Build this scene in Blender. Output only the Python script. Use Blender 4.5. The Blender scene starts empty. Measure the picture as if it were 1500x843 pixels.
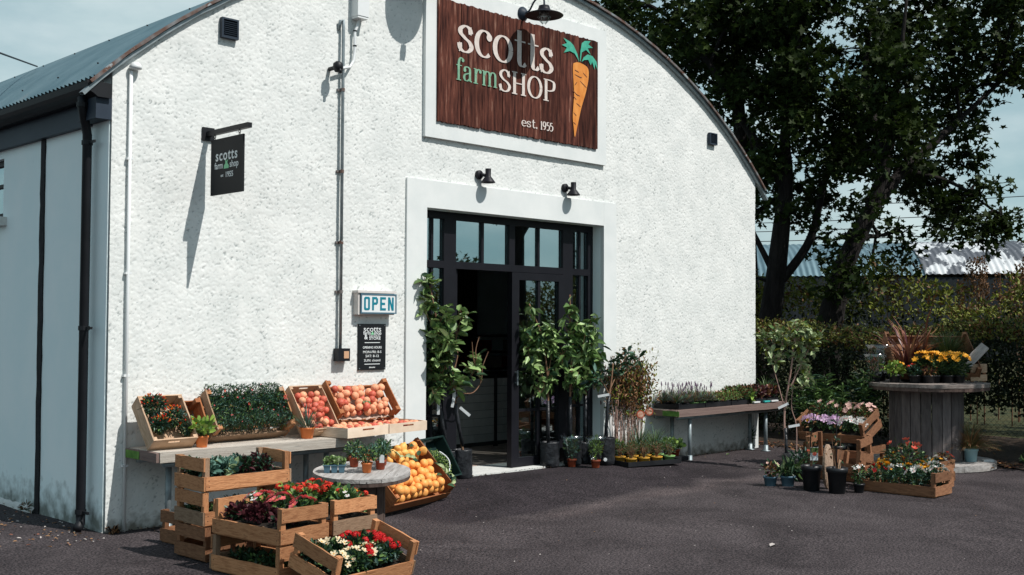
import bpy, bmesh, math, random
import numpy as np
from mathutils import Matrix, Vector
R = math.radians
PI = math.pi
random.seed(7)
rng = np.random.default_rng(11)
scene = bpy.context.scene
col = scene.collection

# ------------------------------------------------------------------ camera
cam_d = bpy.data.cameras.new("camera")
cam = bpy.data.objects.new("camera", cam_d)
col.objects.link(cam)
scene.camera = cam
_yaw, _pitch, _roll = .7873, .0354, .0045
_F = Vector((math.sin(_yaw) * math.cos(_pitch), math.cos(_yaw) * math.cos(_pitch), math.sin(_pitch)))
_Rt = Vector((math.cos(_yaw), -math.sin(_yaw), 0))
_U = _Rt.cross(_F)
_R2 = _Rt * math.cos(_roll) + _U * math.sin(_roll)
_U2 = _R2.cross(_F)
_m = Matrix((_R2, _U2, -_F)).transposed().to_4x4()
_m.translation = Vector((-3.939, -8.344, 1.6))
cam.matrix_world = _m
cam_d.sensor_width = 36
cam_d.lens = 39.36
cam_d.clip_start = .05
cam_d.clip_end = 6000

# ------------------------------------------------------------------ light
SUN_DIR = Vector((.29, -1.0, 1.36)).normalized()      # towards the sun
elev = math.asin(SUN_DIR.z)
sun_d = bpy.data.lights.new("sun", 'SUN')
sun = bpy.data.objects.new("sun", sun_d)
col.objects.link(sun)
sun.rotation_euler = SUN_DIR.to_track_quat('Z', 'Y').to_euler()
sun_d.energy = 4.9
sun_d.angle = R(.5)
sun_d.color = (1.0, .965, .92)

world = bpy.data.worlds.new("World")
scene.world = world
world.use_nodes = True
nt = world.node_tree
nt.nodes.clear()
wo = nt.nodes.new('ShaderNodeOutputWorld')
wb = nt.nodes.new('ShaderNodeBackground')
wb.inputs['Strength'].default_value = .1
sky = nt.nodes.new('ShaderNodeTexSky')
sky.sky_type = 'NISHITA'
sky.sun_disc = False
sky.sun_elevation = elev
sky.sun_rotation = math.atan2(SUN_DIR.x, SUN_DIR.y)
tc = nt.nodes.new('ShaderNodeTexCoord')
mp = nt.nodes.new('ShaderNodeMapping')
mp.inputs['Scale'].default_value = (1.0, 1.0, 2.6)
mp.inputs['Location'].default_value = (.35, .1, .2)
ns = nt.nodes.new('ShaderNodeTexNoise')
ns.inputs['Scale'].default_value = 2.3
ns.inputs['Detail'].default_value = 9
ns.inputs['Roughness'].default_value = .58
ns.inputs['Distortion'].default_value = .25
rp = nt.nodes.new('ShaderNodeValToRGB')
rp.color_ramp.elements[0].position = .33
rp.color_ramp.elements[1].position = .66
rp.color_ramp.elements[0].color = (.72, .72, .72, 1)
rp.color_ramp.elements[1].color = (.95, .95, .95, 1)
mx = nt.nodes.new('ShaderNodeMix')
mx.data_type = 'RGBA'
ns2 = nt.nodes.new('ShaderNodeTexNoise')
ns2.inputs['Scale'].default_value = 5.0
ns2.inputs['Detail'].default_value = 7
rp2 = nt.nodes.new('ShaderNodeValToRGB')
rp2.color_ramp.elements[0].position = .36
rp2.color_ramp.elements[1].position = .68
rp2.color_ramp.elements[0].color = (2.9, 4.9, 5.4, 1)
rp2.color_ramp.elements[1].color = (7.6, 8.9, 8.9, 1)
L = nt.links.new
L(tc.outputs['Generated'], mp.inputs['Vector'])
L(mp.outputs[0], ns.inputs['Vector'])
L(mp.outputs[0], ns2.inputs['Vector'])
L(ns.outputs['Fac'], rp.inputs['Fac'])
L(ns2.outputs['Fac'], rp2.inputs['Fac'])
sxyz = nt.nodes.new('ShaderNodeSeparateXYZ'); L(tc.outputs['Generated'], sxyz.inputs[0])
mrz = nt.nodes.new('ShaderNodeMapRange'); mrz.inputs['From Min'].default_value = .25; mrz.inputs['From Max'].default_value = .95; mrz.inputs['To Min'].default_value = 1; mrz.inputs['To Max'].default_value = .25
L(sxyz.outputs['Z'], mrz.inputs['Value'])
mm_ = nt.nodes.new('ShaderNodeMath'); mm_.operation = 'MULTIPLY'; L(rp.outputs['Color'], mm_.inputs[0]); L(mrz.outputs[0], mm_.inputs[1]); L(mm_.outputs[0], mx.inputs[0])
L(sky.outputs[0], mx.inputs[6])
L(rp2.outputs['Color'], mx.inputs[7])
L(mx.outputs[2], wb.inputs['Color'])
L(wb.outputs[0], wo.inputs['Surface'])

scene.view_settings.view_transform = 'Standard'
scene.view_settings.look = 'None'
scene.view_settings.exposure = -.06
scene.view_settings.gamma = 1
scene.view_settings.use_curve_mapping = False

# ------------------------------------------------------------------ materials
MATS = {}


def mat(name, c1, c2=None, rough=.7, scale=8., stretch=(1, 1, 1), bump=0., bscale=None, metal=0., coord='Object',
        rand=0., spec=.28, detail=5, c3=None, c3pos=.75, trans=0.0, dist=.01, pos=(.35, .65)):
    if name in MATS:
        return MATS[name]
    m = bpy.data.materials.new(name)
    m.use_nodes = True
    n = m.node_tree.nodes
    l = m.node_tree.links.new
    b = n['Principled BSDF']
    b.inputs['Roughness'].default_value = rough
    b.inputs['Metallic'].default_value = metal
    b.inputs['Specular IOR Level'].default_value = spec
    b.inputs['Base Color'].default_value = (*c1, 1)
    t = n.new('ShaderNodeTexCoord')
    mpn = n.new('ShaderNodeMapping')
    mpn.inputs['Scale'].default_value = stretch
    l(t.outputs[coord], mpn.inputs['Vector'])
    oi = n.new('ShaderNodeObjectInfo')
    if rand:
        mu = n.new('ShaderNodeVectorMath')
        mu.operation = 'SCALE'
        mu.inputs[0].default_value = (7.3, 3.1, 5.7)
        l(oi.outputs['Random'], mu.inputs['Scale'])
        l(mu.outputs[0], mpn.inputs['Location'])
    out = None
    if c2 is not None:
        no = n.new('ShaderNodeTexNoise')
        no.inputs['Scale'].default_value = scale
        no.inputs['Detail'].default_value = detail
        no.inputs['Roughness'].default_value = .6
        l(mpn.outputs[0], no.inputs['Vector'])
        cr = n.new('ShaderNodeValToRGB')
        e = cr.color_ramp.elements
        e[0].position, e[1].position = pos
        e[0].color = (*c1, 1)
        e[1].color = (*c2, 1)
        if c3 is not None:
            q = e.new(c3pos)
            q.color = (*c3, 1)
        l(no.outputs['Fac'], cr.inputs['Fac'])
        out = cr.outputs['Color']
    if rand:
        hs = n.new('ShaderNodeHueSaturation')
        mr = n.new('ShaderNodeMapRange')
        mr.inputs['To Min'].default_value = 1 - rand
        mr.inputs['To Max'].default_value = 1 + rand
        l(oi.outputs['Random'], mr.inputs['Value'])
        l(mr.outputs[0], hs.inputs['Value'])
        if out is not None:
            l(out, hs.inputs['Color'])
        else:
            hs.inputs['Color'].default_value = (*c1, 1)
        out = hs.outputs['Color']
    if out is not None:
        l(out, b.inputs['Base Color'])
    if bump:
        bn = n.new('ShaderNodeTexNoise')
        bn.inputs['Scale'].default_value = bscale or scale * 3
        bn.inputs['Detail'].default_value = 6
        l(mpn.outputs[0], bn.inputs['Vector'])
        bu = n.new('ShaderNodeBump')
        bu.inputs['Strength'].default_value = bump
        bu.inputs['Distance'].default_value = dist
        l(bn.outputs['Fac'], bu.inputs['Height'])
        l(bu.outputs[0], b.inputs['Normal'])
    if trans:
        tr = n.new('ShaderNodeBsdfTranslucent')
        if out is not None:
            l(out, tr.inputs['Color'])
        else:
            tr.inputs['Color'].default_value = (*c1, 1)
        ms = n.new('ShaderNodeMixShader')
        ms.inputs[0].default_value = trans
        l(b.outputs[0], ms.inputs[1])
        l(tr.outputs[0], ms.inputs[2])
        l(ms.outputs[0], n['Material Output'].inputs['Surface'])
    MATS[name] = m
    return m


M = {}
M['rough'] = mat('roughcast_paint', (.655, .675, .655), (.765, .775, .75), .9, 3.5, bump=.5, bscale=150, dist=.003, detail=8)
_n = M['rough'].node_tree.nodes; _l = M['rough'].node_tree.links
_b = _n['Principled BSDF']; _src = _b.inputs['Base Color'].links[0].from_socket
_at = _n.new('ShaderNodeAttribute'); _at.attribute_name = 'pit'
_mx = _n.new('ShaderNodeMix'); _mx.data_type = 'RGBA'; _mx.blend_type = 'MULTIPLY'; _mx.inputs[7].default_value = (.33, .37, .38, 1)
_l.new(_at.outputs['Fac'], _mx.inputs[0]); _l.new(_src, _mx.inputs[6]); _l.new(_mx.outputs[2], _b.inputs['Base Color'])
M['smooth'] = mat('smooth_render', (.66, .69, .68), (.73, .75, .735), .8, 3, bump=.15, bscale=40, dist=.003)
M['side'] = mat('side_render', (.80, .92, .93), (.88, .96, .96), .75, 1.6, bump=.25, bscale=9, dist=.004)
def add_grime(m, zmax, colr, sc=9):
    n = m.node_tree.nodes; l = m.node_tree.links
    b = n['Principled BSDF']; src = b.inputs['Base Color'].links[0].from_socket
    tcx = n.new('ShaderNodeTexCoord'); sp_ = n.new('ShaderNodeSeparateXYZ'); l.new(tcx.outputs['Object'], sp_.inputs[0])
    mr = n.new('ShaderNodeMapRange'); mr.inputs['From Min'].default_value = 0; mr.inputs['From Max'].default_value = zmax; mr.inputs['To Min'].default_value = .62; mr.inputs['To Max'].default_value = .0
    l.new(sp_.outputs['Z'], mr.inputs['Value'])
    no = n.new('ShaderNodeTexNoise'); no.inputs['Scale'].default_value = sc; no.inputs['Detail'].default_value = 8; l.new(tcx.outputs['Object'], no.inputs['Vector'])
    ad = n.new('ShaderNodeMath'); ad.operation = 'ADD'; l.new(mr.outputs[0], ad.inputs[0]); l.new(no.outputs['Fac'], ad.inputs[1])
    mr2 = n.new('ShaderNodeMapRange'); mr2.inputs['From Min'].default_value = .72; mr2.inputs['From Max'].default_value = 1.15; l.new(ad.outputs[0], mr2.inputs['Value'])
    mx_ = n.new('ShaderNodeMix'); mx_.data_type = 'RGBA'; mx_.inputs[7].default_value = (*colr, 1)
    l.new(mr2.outputs[0], mx_.inputs[0]); l.new(src, mx_.inputs[6]); l.new(mx_.outputs[2], b.inputs['Base Color'])
add_grime(M['side'], .45, (.20, .22, .20))
add_grime(M['rough'], .22, (.20, .19, .16), 14)
M['black'] = mat('black_paint', (.006, .007, .009), (.010, .011, .014), .5, 6, spec=.3)
M['frame'] = mat('dark_frame', (.006, .006, .009), (.009, .009, .013), .5, 4, spec=.25)
M['tar'] = mat('black_strip', (.008, .008, .010), (.02, .02, .022), .8, 20, bump=.5)
M['fascia'] = mat('slate_blue_board', (.016, .026, .042), (.026, .040, .060), .55, 5, stretch=(1, .3, 1))
M['roof'] = mat('grey_tin', (.105, .18, .21), (.155, .24, .27), .45, 3, stretch=(1, 1, .4), c3=(.20, .24, .25), c3pos=.8, metal=.35)
M['rust'] = mat('rusty_flashing', (.20, .23, .24), (.34, .38, .39), .6, 5, c3=(.10, .04, .022), c3pos=.60)
M['asphalt'] = None
M['soil'] = mat('leafy_soil', (.018, .013, .010), (.055, .035, .022), .95, 14, bump=1, bscale=40, dist=.03)
M['field'] = mat('field_grass', (.022, .032, .008), (.06, .055, .018), .95, 3, bump=.8, bscale=20, dist=.05)
M['crate'] = mat('crate_wood', (.27, .105, .042), (.50, .235, .108), .75, 2.6, (2.2, 11, 3), bump=.35, bscale=7, coord='Object', rand=.28, c3=(.17, .07, .032), c3pos=.80, pos=(.30, .56))
M['crate_shaded'] = mat('crate_wood_shaded', (.17, .075, .038), (.30, .145, .075), .8, 2.6, (2.2, 11, 3), bump=.35, bscale=7, rand=.3, c3=(.08, .035, .018), c3pos=.72)  # crate wood darkened: partial shade of the right-hand group put into the colour
M['crate_old'] = mat('crate_wood_greyed', (.22, .13, .078), (.36, .235, .15), .85, 2.6, (2.2, 11, 3), bump=.4, bscale=7, rand=.25, c3=(.11, .06, .038), c3pos=.78, pos=(.30, .56))
M['crate_red'] = mat('crate_wood_reddish', (.25, .085, .030), (.40, .155, .062), .75, 3.0, (2, 9, 3), bump=.25, rand=.25)
M['crate_dark'] = mat('crate_wood_dark', (.15, .062, .028), (.27, .13, .065), .75, 3.0, (2, 9, 3), bump=.25, rand=.25)
M['ply'] = mat('thin_crate_wood', (.40, .25, .15), (.58, .40, .27), .75, 2.5, (2, 8, 3), bump=.15, rand=.12)
M['pale'] = mat('pale_tray_wood', (.60, .47, .35), (.74, .61, .48), .75, 2.5, (2, 8, 3), rand=.1)
M['bench'] = mat('weathered_plank', (.36, .31, .26), (.62, .57, .50), .85, 3.2, (1.6, 6, 6), bump=.5, c3=(.09, .08, .075), c3pos=.66, rand=.15)
M['bench_dark'] = mat('brown_weathered_plank', (.15, .10, .09), (.25, .18, .155), .85, 2.2, (1.2, 9, 9), bump=.4, rand=.1)
M['mossy'] = mat('green_painted_end', (.05, .14, .02), (.14, .28, .06), .85, 14)
M['zinc'] = mat('galvanised_steel', (.20, .24, .255), (.31, .355, .37), .5, 14, metal=.5)
M['spool'] = mat('grey_spool_wood', (.26, .24, .225), (.46, .44, .42), .85, 3, (1.2, 9, 9), bump=.5, c3=(.07, .06, .055), c3pos=.68)
M['spool_side'] = mat('brown_spool_wood', (.07, .045, .038), (.13, .09, .075), .85, 3, (9, 9, 1.5), bump=.5, rand=.25)
M['drum_side'] = mat('dull_drum_board', (.10, .085, .085), (.18, .155, .15), .85, 3, (9, 9, 1.5), bump=.5, rand=.3)
M['terra'] = mat('terracotta_plastic', (.60, .16, .045), (.70, .21, .06), .5, 6, rand=.05)
M['terra_red'] = mat('red_brown_plastic', (.30, .055, .025), (.38, .08, .035), .45, 6, rand=.1)
M['blackpot'] = mat('black_plastic', (.012, .013, .015), (.022, .023, .026), .38, 6)
M['bagwrap'] = mat('black_grow_bag', (.010, .011, .013), (.035, .037, .042), .35, 8, bump=.8, bscale=16, dist=.02)
M['yellowpot'] = mat('ochre_plastic', (.55, .28, .03), (.62, .34, .05), .5, 6)
M['greenpot'] = mat('green_plastic', (.22, .42, .14), (.27, .48, .18), .5, 6)
M['bluetray'] = mat('blue_grey_plastic', (.07, .14, .19), (.10, .19, .25), .45, 6)
M['bluebucket'] = mat('pale_blue_plastic', (.26, .42, .47), (.30, .48, .52), .5, 6)
M['darkgreen'] = mat('dark_green_plastic', (.008, .022, .020), (.014, .034, .030), .4, 6)
M['compost'] = mat('compost', (.012, .009, .007), (.03, .022, .016), .95, 40, bump=1, dist=.01)
M['bark'] = mat('tree_bark', (.006, .0045, .004), (.018, .014, .013), .95, 5, (3, 3, .6), bump=1, bscale=12, dist=.04)
M['stem'] = mat('woody_stem', (.16, .085, .05), (.26, .15, .09), .8, 12)
M['pinkstem'] = mat('pale_pink_stem', (.34, .20, .16), (.46, .30, .25), .8, 12)
M['greenstem'] = mat('green_stem', (.045, .085, .025), (.08, .13, .04), .7, 12)
M['white'] = mat('white_plastic', (.72, .74, .74), None, .45)
M['offwhite'] = mat('off_white_box', (.60, .56, .53), (.68, .65, .62), .5, 6)
M['teal'] = mat('teal_print', (.0, .19, .26), None, .6)
M['tealstrip'] = mat('turquoise_label', (.05, .45, .42), None, .6)
M['cream'] = mat('cream_sign_paint', (.60, .52, .47), (.72, .65, .60), .8, 30)
M['mint'] = mat('mint_sign_paint', (.16, .33, .22), (.24, .44, .30), .8, 30)
M['carrot'] = mat('carrot_paint', (.60, .20, .035), (.74, .30, .07), .8, 14, (1, 1, .4))
M['leafpaint'] = mat('green_leaf_paint', (.04, .32, .22), (.08, .42, .30), .8, 18)
M['carrotline'] = mat('brown_line_paint', (.10, .035, .02), None, .8)
M['signwood'] = mat('stained_sign_board', (.026, .0088, .0072), (.112, .038, .026), .85, 3.2, (9, 1, .9), bump=.8, bscale=5, rand=.35, c3=(.26, .15, .11), c3pos=.72, pos=(.36, .60), spec=.12)
M['signedge'] = mat('worn_pale_wood', (.30, .20, .16), (.45, .33, .28), .85, 30)
M['print'] = mat('white_print', (.72, .76, .76), None, .7)
M['printgreen'] = mat('green_print', (.25, .60, .35), None, .7)
M['boardblack'] = mat('matt_black_board', (.006, .008, .010), (.009, .011, .013), .6, 4, spec=.25)
M['tile'] = mat('white_wall_tile', (.52, .52, .50), (.60, .60, .58), .3, 3, rand=.05)
M['grout'] = mat('dark_grout', (.05, .05, .05), None, .9)
M['floor'] = mat('pink_paving', (.36, .27, .23), (.46, .36, .31), .75, 5)
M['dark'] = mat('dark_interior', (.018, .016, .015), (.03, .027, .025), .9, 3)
M['sillmat'] = mat('pale_concrete', (.55, .56, .54), (.66, .66, .63), .85, 14, bump=.4)
M['tag'] = mat('white_paper_tag', (.70, .72, .72), (.55, .58, .60), .6, 30)
M['amber'] = mat('amber_plate', (.55, .33, .20), None, .5)
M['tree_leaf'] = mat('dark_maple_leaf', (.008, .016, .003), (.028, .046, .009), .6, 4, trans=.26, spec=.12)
M['tree_leaf2'] = mat('lit_maple_leaf', (.035, .055, .012), (.06, .09, .02), .6, 4, trans=.22)  # copy of the maple leaf with sunlight put into its colour
M['hedge1'] = mat('hedge_leaf_dark', (.007, .013, .005), (.018, .030, .009), .6, 5, trans=.12)
M['hedge2'] = mat('hedge_leaf_olive', (.085, .10, .018), (.16, .17, .033), .6, 5, trans=.15)
M['hedge3'] = mat('hedge_leaf_russet', (.11, .05, .02), (.16, .08, .03), .6, 5, trans=.15)
M['yellowgreen'] = mat('yellow_green_leaf', (.13, .16, .02), (.23, .25, .035), .6, 5, trans=.2)
M['leafA'] = mat('fresh_leaf', (.065, .13, .035), (.14, .23, .07), .42, 5, rand=.25, trans=.12)
M['leafJ'] = mat('sunny_citrus_leaf', (.21, .34, .11), (.38, .50, .22), .38, 5, rand=.2, trans=.12)  # leaf highlights put into the colour as a paler green
M['leafB'] = mat('deep_leaf', (.022, .058, .028), (.045, .095, .045), .38, 5, rand=.25, trans=.08)
M['leafC'] = mat('blue_green_leaf', (.07, .15, .12), (.14, .26, .20), .45, 5, trans=.08)
M['leafD'] = mat('dark_carnation_leaf', (.018, .048, .038), (.05, .10, .08), .4, 5, trans=.06)
M['leafE'] = mat('lime_leaf', (.20, .33, .06), (.34, .46, .10), .45, 6, trans=.15)
M['leafF'] = mat('maroon_leaf', (.045, .010, .014), (.09, .025, .03), .35, 6, trans=.08)
M['leafG'] = mat('russet_leaf', (.15, .07, .03), (.27, .14, .06), .5, 6, trans=.12)
M['leafH'] = mat('variegated_leaf', (.16, .24, .10), (.42, .48, .26), .45, 30, trans=.12)
M['blade'] = mat('grass_blade', (.05, .085, .03), (.11, .14, .05), .6, 4, trans=.1)
M['bronze'] = mat('bronze_blade', (.16, .055, .035), (.30, .13, .085), .45, 4, trans=.08)
M['straw'] = mat('straw_blade', (.25, .13, .06), (.35, .2, .10), .7, 4, trans=.1)
for nm, a, b in [('red', (.62, .012, .012), (.42, .006, .010)), ('orange_red', (.75, .06, .025), (.60, .03, .02)),
                 ('pink', (.80, .20, .20), (.72, .11, .13)), ('whitef', (.80, .80, .76), (.72, .70, .64)),
                 ('creamf', (.78, .68, .48), (.70, .55, .34)), ('yellowf', (.85, .44, .03), (.75, .32, .02)),
                 ('lilac', (.66, .38, .62), (.78, .58, .76)), ('coral', (.75, .16, .10), (.66, .10, .07)),
                 ('purplef', (.25, .02, .13), (.32, .04, .18)), ('crimson', (.30, .006, .012), (.2, .004, .01)),
                 ('orangef', (.80, .22, .02), (.70, .12, .01)), ('lav', (.16, .10, .16), (.22, .15, .22)), ('blush', (.8, .55, .48), (.72, .42, .36))]:
    M[nm] = mat(nm + '_petal', a, b, .55, 20, trans=.15)
M['peach'] = mat('peach_skin', (.84, .50, .27), (.68, .21, .13), .6, 9, rand=.12, pos=(.4, .58), detail=3)
M['peach_red'] = mat('red_peach_skin', (.70, .26, .12), (.46, .045, .045), .5, 9, rand=.14, pos=(.35, .55), detail=3)
M['orange'] = mat('orange_peel', (.84, .32, .07), (.87, .42, .13), .45, 5, bump=.25, bscale=70, dist=.002, rand=.06)
M['tyre'] = mat('fibre_disc', (.30, .20, .14), (.42, .30, .22), .95, 30, bump=.8)

# asphalt: fresh dark ramp patch by the door, greyer tarmac elsewhere
am = bpy.data.materials.new('asphalt')
am.use_nodes = True
n = am.node_tree.nodes
l = am.node_tree.links.new
b = n['Principled BSDF']
b.inputs['Roughness'].default_value = .88
b.inputs['Specular IOR Level'].default_value = .22
tcn = n.new('ShaderNodeTexCoord')
big = n.new('ShaderNodeTexNoise'); big.inputs['Scale'].default_value = 1.15; big.inputs['Distortion'].default_value = .6; big.inputs['Detail'].default_value = 8; big.inputs['Roughness'].default_value = .65
fine = n.new('ShaderNodeTexNoise'); fine.inputs['Scale'].default_value = 62; fine.inputs['Detail'].default_value = 4
vor = n.new('ShaderNodeTexVoronoi'); vor.inputs['Scale'].default_value = 110
for q in (big, fine, vor):
    l(tcn.outputs['Object'], q.inputs['Vector'])
r1 = n.new('ShaderNodeValToRGB')
r1.color_ramp.elements[0].position = .36; r1.color_ramp.elements[1].position = .64
r1.color_ramp.elements[0].color = (.026, .0215, .0235, 1); r1.color_ramp.elements[1].color = (.054, .046, .049, 1)
l(big.outputs['Fac'], r1.inputs['Fac'])
att = n.new('ShaderNodeAttribute'); att.attribute_name = 'patch'
mxp = n.new('ShaderNodeMix'); mxp.data_type = 'RGBA'; mxp.blend_type = 'MULTIPLY'
l(att.outputs['Fac'], mxp.inputs[0]); l(r1.outputs[0], mxp.inputs[6]); mxp.inputs[7].default_value = (.52, .50, .55, 1)
r2 = n.new('ShaderNodeValToRGB')
r2.color_ramp.elements[0].position = .38; r2.color_ramp.elements[1].position = .66
r2.color_ramp.elements[0].color = (.40, .40, .42, 1); r2.color_ramp.elements[1].color = (2.5, 2.4, 2.3, 1)
l(fine.outputs['Fac'], r2.inputs['Fac'])
mx2 = n.new('ShaderNodeMix'); mx2.data_type = 'RGBA'; mx2.blend_type = 'MULTIPLY'; mx2.inputs[0].default_value = 1
l(mxp.outputs[2], mx2.inputs[6]); l(r2.outputs[0], mx2.inputs[7])
aw = n.new('ShaderNodeAttribute'); aw.attribute_name = 'worn'
mx3 = n.new('ShaderNodeMix'); mx3.data_type = 'RGBA'; mx3.blend_type = 'MULTIPLY'; mx3.inputs[7].default_value = (1.5, 1.45, 1.4, 1)
l(aw.outputs['Fac'], mx3.inputs[0]); l(mx2.outputs[2], mx3.inputs[6])
l(mx3.outputs[2], b.inputs['Base Color'])
bu = n.new('ShaderNodeBump'); bu.inputs['Strength'].default_value = .9; bu.inputs['Distance'].default_value = .008
l(vor.outputs['Distance'], bu.inputs['Height']); l(bu.outputs[0], b.inputs['Normal'])
M['asphalt'] = am

# reflective door glass
gm = bpy.data.materials.new('window_glass')
gm.use_nodes = True
n = gm.node_tree.nodes
l = gm.node_tree.links.new
n.remove(n['Principled BSDF'])
gl = n.new('ShaderNodeBsdfGlossy'); gl.inputs['Roughness'].default_value = .012; gl.inputs['Color'].default_value = (.74, .84, .86, 1)
tr = n.new('ShaderNodeBsdfTransparent'); tr.inputs['Color'].default_value = (.55, .6, .6, 1)
ms = n.new('ShaderNodeMixShader'); ms.inputs[0].default_value = .62
l(tr.outputs[0], ms.inputs[1]); l(gl.outputs[0], ms.inputs[2]); l(ms.outputs[0], n['Material Output'].inputs['Surface'])
M['glass'] = gm
gm2 = gm.copy(); gm2.name = 'door_glass'
gm2.node_tree.nodes['Mix Shader'].inputs[0].default_value = .3
M['glass2'] = gm2
cm = bpy.data.materials.new('clear_sleeve')
cm.use_nodes = True
n = cm.node_tree.nodes; l = cm.node_tree.links.new
n.remove(n['Principled BSDF'])
gl = n.new('ShaderNodeBsdfGlossy'); gl.inputs['Roughness'].default_value = .15
tr = n.new('ShaderNodeBsdfTransparent'); tr.inputs['Color'].default_value = (.86, .9, .9, 1)
ms = n.new('ShaderNodeMixShader'); ms.inputs[0].default_value = .16
l(tr.outputs[0], ms.inputs[1]); l(gl.outputs[0], ms.inputs[2]); l(ms.outputs[0], n['Material Output'].inputs['Surface'])
M['film'] = cm


# ------------------------------------------------------------------ helpers
class MB:
    def __init__(s):
        s.v = []; s.f = []; s.m = []

    def add(s, vs, fs, mi=0, X=None):
        o = len(s.v)
        if X is not None:
            vs = [tuple(X @ Vector(p)) for p in vs]
        s.v += [tuple(p) for p in vs]
        s.f += [tuple(i + o for i in f) for f in fs]
        s.m += [mi] * len(fs)
        return s

    def box(s, x0, x1, y0, y1, z0, z1, mi=0, X=None):
        return s.add([(x0, y0, z0), (x1, y0, z0), (x1, y1, z0), (x0, y1, z0), (x0, y0, z1), (x1, y0, z1), (x1, y1, z1), (x0, y1, z1)],
                     [(0, 3, 2, 1), (4, 5, 6, 7), (0, 1, 5, 4), (1, 2, 6, 5), (2, 3, 7, 6), (3, 0, 4, 7)], mi, X)

    def tube(s, pts, rad, seg=8, mi=0, cap=True):
        pts = [Vector(p) for p in pts]
        if not hasattr(rad, '__len__'):
            rad = [rad] * len(pts)
        vs = []
        up = Vector((0, 0, 1))
        d0 = (pts[1] - pts[0]).normalized()
        if abs(d0.z) > .9:
            up = Vector((1, 0, 0))
        a = d0.cross(up).normalized()
        for i, p in enumerate(pts):
            d = (pts[min(i + 1, len(pts) - 1)] - pts[max(i - 1, 0)]).normalized()
            a = (a - d * a.dot(d)).normalized()
            c = d.cross(a)
            for k in range(seg):
                t = 2 * PI * k / seg
                vs.append(p + (a * math.cos(t) + c * math.sin(t)) * rad[i])
        fs = []
        for i in range(len(pts) - 1):
            for k in range(seg):
                k2 = (k + 1) % seg
                fs.append((i * seg + k, i * seg + k2, (i + 1) * seg + k2, (i + 1) * seg + k))
        if cap:
            fs.append(tuple(range(seg))[::-1])
            fs.append(tuple((len(pts) - 1) * seg + k for k in range(seg)))
        return s.add(vs, fs, mi)

    def lathe(s, prof, seg=24, mi=0, c=(0, 0, 0), X=None):
        vs = []
        for r, z in prof:
            for k in range(seg):
                t = 2 * PI * k / seg
                vs.append((c[0] + r * math.cos(t), c[1] + r * math.sin(t), c[2] + z))
        fs = []
        for i in range(len(prof) - 1):
            for k in range(seg):
                k2 = (k + 1) % seg
                fs.append((i * seg + k, i * seg + k2, (i + 1) * seg + k2, (i + 1) * seg + k))
        if prof[0][0] > 1e-4:
            fs.append(tuple(range(seg))[::-1])
        if prof[-1][0] > 1e-4:
            fs.append(tuple((len(prof) - 1) * seg + k for k in range(seg)))
        return s.add(vs, fs, mi, X)

    def mesh(s, name, mats, smooth=False):
        me = bpy.data.meshes.new(name)
        me.from_pydata(s.v, [], s.f)
        for m in (mats if isinstance(mats, (list, tuple)) else [mats]):
            me.materials.append(m)
        if any(s.m):
            me.polygons.foreach_set('material_index', s.m)
        if smooth:
            me.polygons.foreach_set('use_smooth', [True] * len(me.polygons))
        me.update()
        return me

    def build(s, name, mats, parent=None, smooth=False, loc=None):
        return obj(name, s.mesh(name, mats, smooth), parent, loc)


def obj(name, me, parent=None, loc=None, X=None):
    o = bpy.data.objects.new(name, me)
    col.objects.link(o)
    if parent is not None:
        o.parent = parent
    if loc is not None:
        o.location = loc
    if X is not None:
        o.matrix_basis = X
    return o


def tag(o, label=None, cat=None, group=None, kind=None):
    if label: o['label'] = label
    if cat: o['category'] = cat
    if group: o['group'] = group
    if kind: o['kind'] = kind
    return o


def thing(name, label, cat, loc=(0, 0, 0), rz=0, group=None, X=None):
    o = bpy.data.objects.new(name, None)
    o.empty_display_size = .1
    col.objects.link(o)
    o.location = loc
    o.rotation_euler = (0, 0, rz)
    if X is not None:
        o.matrix_basis = X
    return tag(o, label, cat, group)


def copy_tree(o, parent=None):
    c = o.copy()
    col.objects.link(c)
    if parent is not None:
        c.parent = parent
    for ch in list(o.children):
        copy_tree(ch, c)
    return c


def sm(a, b_, x):
    t = np.clip((x - a) / (b_ - a), 0, 1)
    return t * t * (3 - 2 * t)


def gh(x, y):
    """height of the tarmac: a low ramp in front of the door"""
    return .085 * sm(2.3, 3.1, x) * (1 - sm(6.1, 7.6, x)) * sm(-1.55, -.45, y)


def ghz(x, y):
    return float(gh(x, y))


def np_mesh(name, V, Fc, k, mats, mi=None, smooth=False):
    """V (n,3), Fc (m,k) -> mesh"""
    me = bpy.data.meshes.new(name)
    m_ = len(Fc)
    me.vertices.add(len(V))
    me.vertices.foreach_set('co', np.ascontiguousarray(V, dtype=np.float32).ravel())
    me.loops.add(m_ * k)
    me.loops.foreach_set('vertex_index', np.ascontiguousarray(Fc, dtype=np.int32).ravel())
    me.polygons.add(m_)
    me.polygons.foreach_set('loop_start', np.arange(0, m_ * k, k, dtype=np.int32))
    try:
        me.polygons.foreach_set('loop_total', np.full(m_, k, dtype=np.int32))
    except Exception:
        pass
    for m in (mats if isinstance(mats, (list, tuple)) else [mats]):
        me.materials.append(m)
    if mi is not None:
        me.polygons.foreach_set('material_index', np.ascontiguousarray(mi, dtype=np.int32))
    if smooth:
        me.polygons.foreach_set('use_smooth', np.ones(m_, dtype=bool))
    me.update(calc_edges=True)
    me.validate()
    return me


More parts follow.
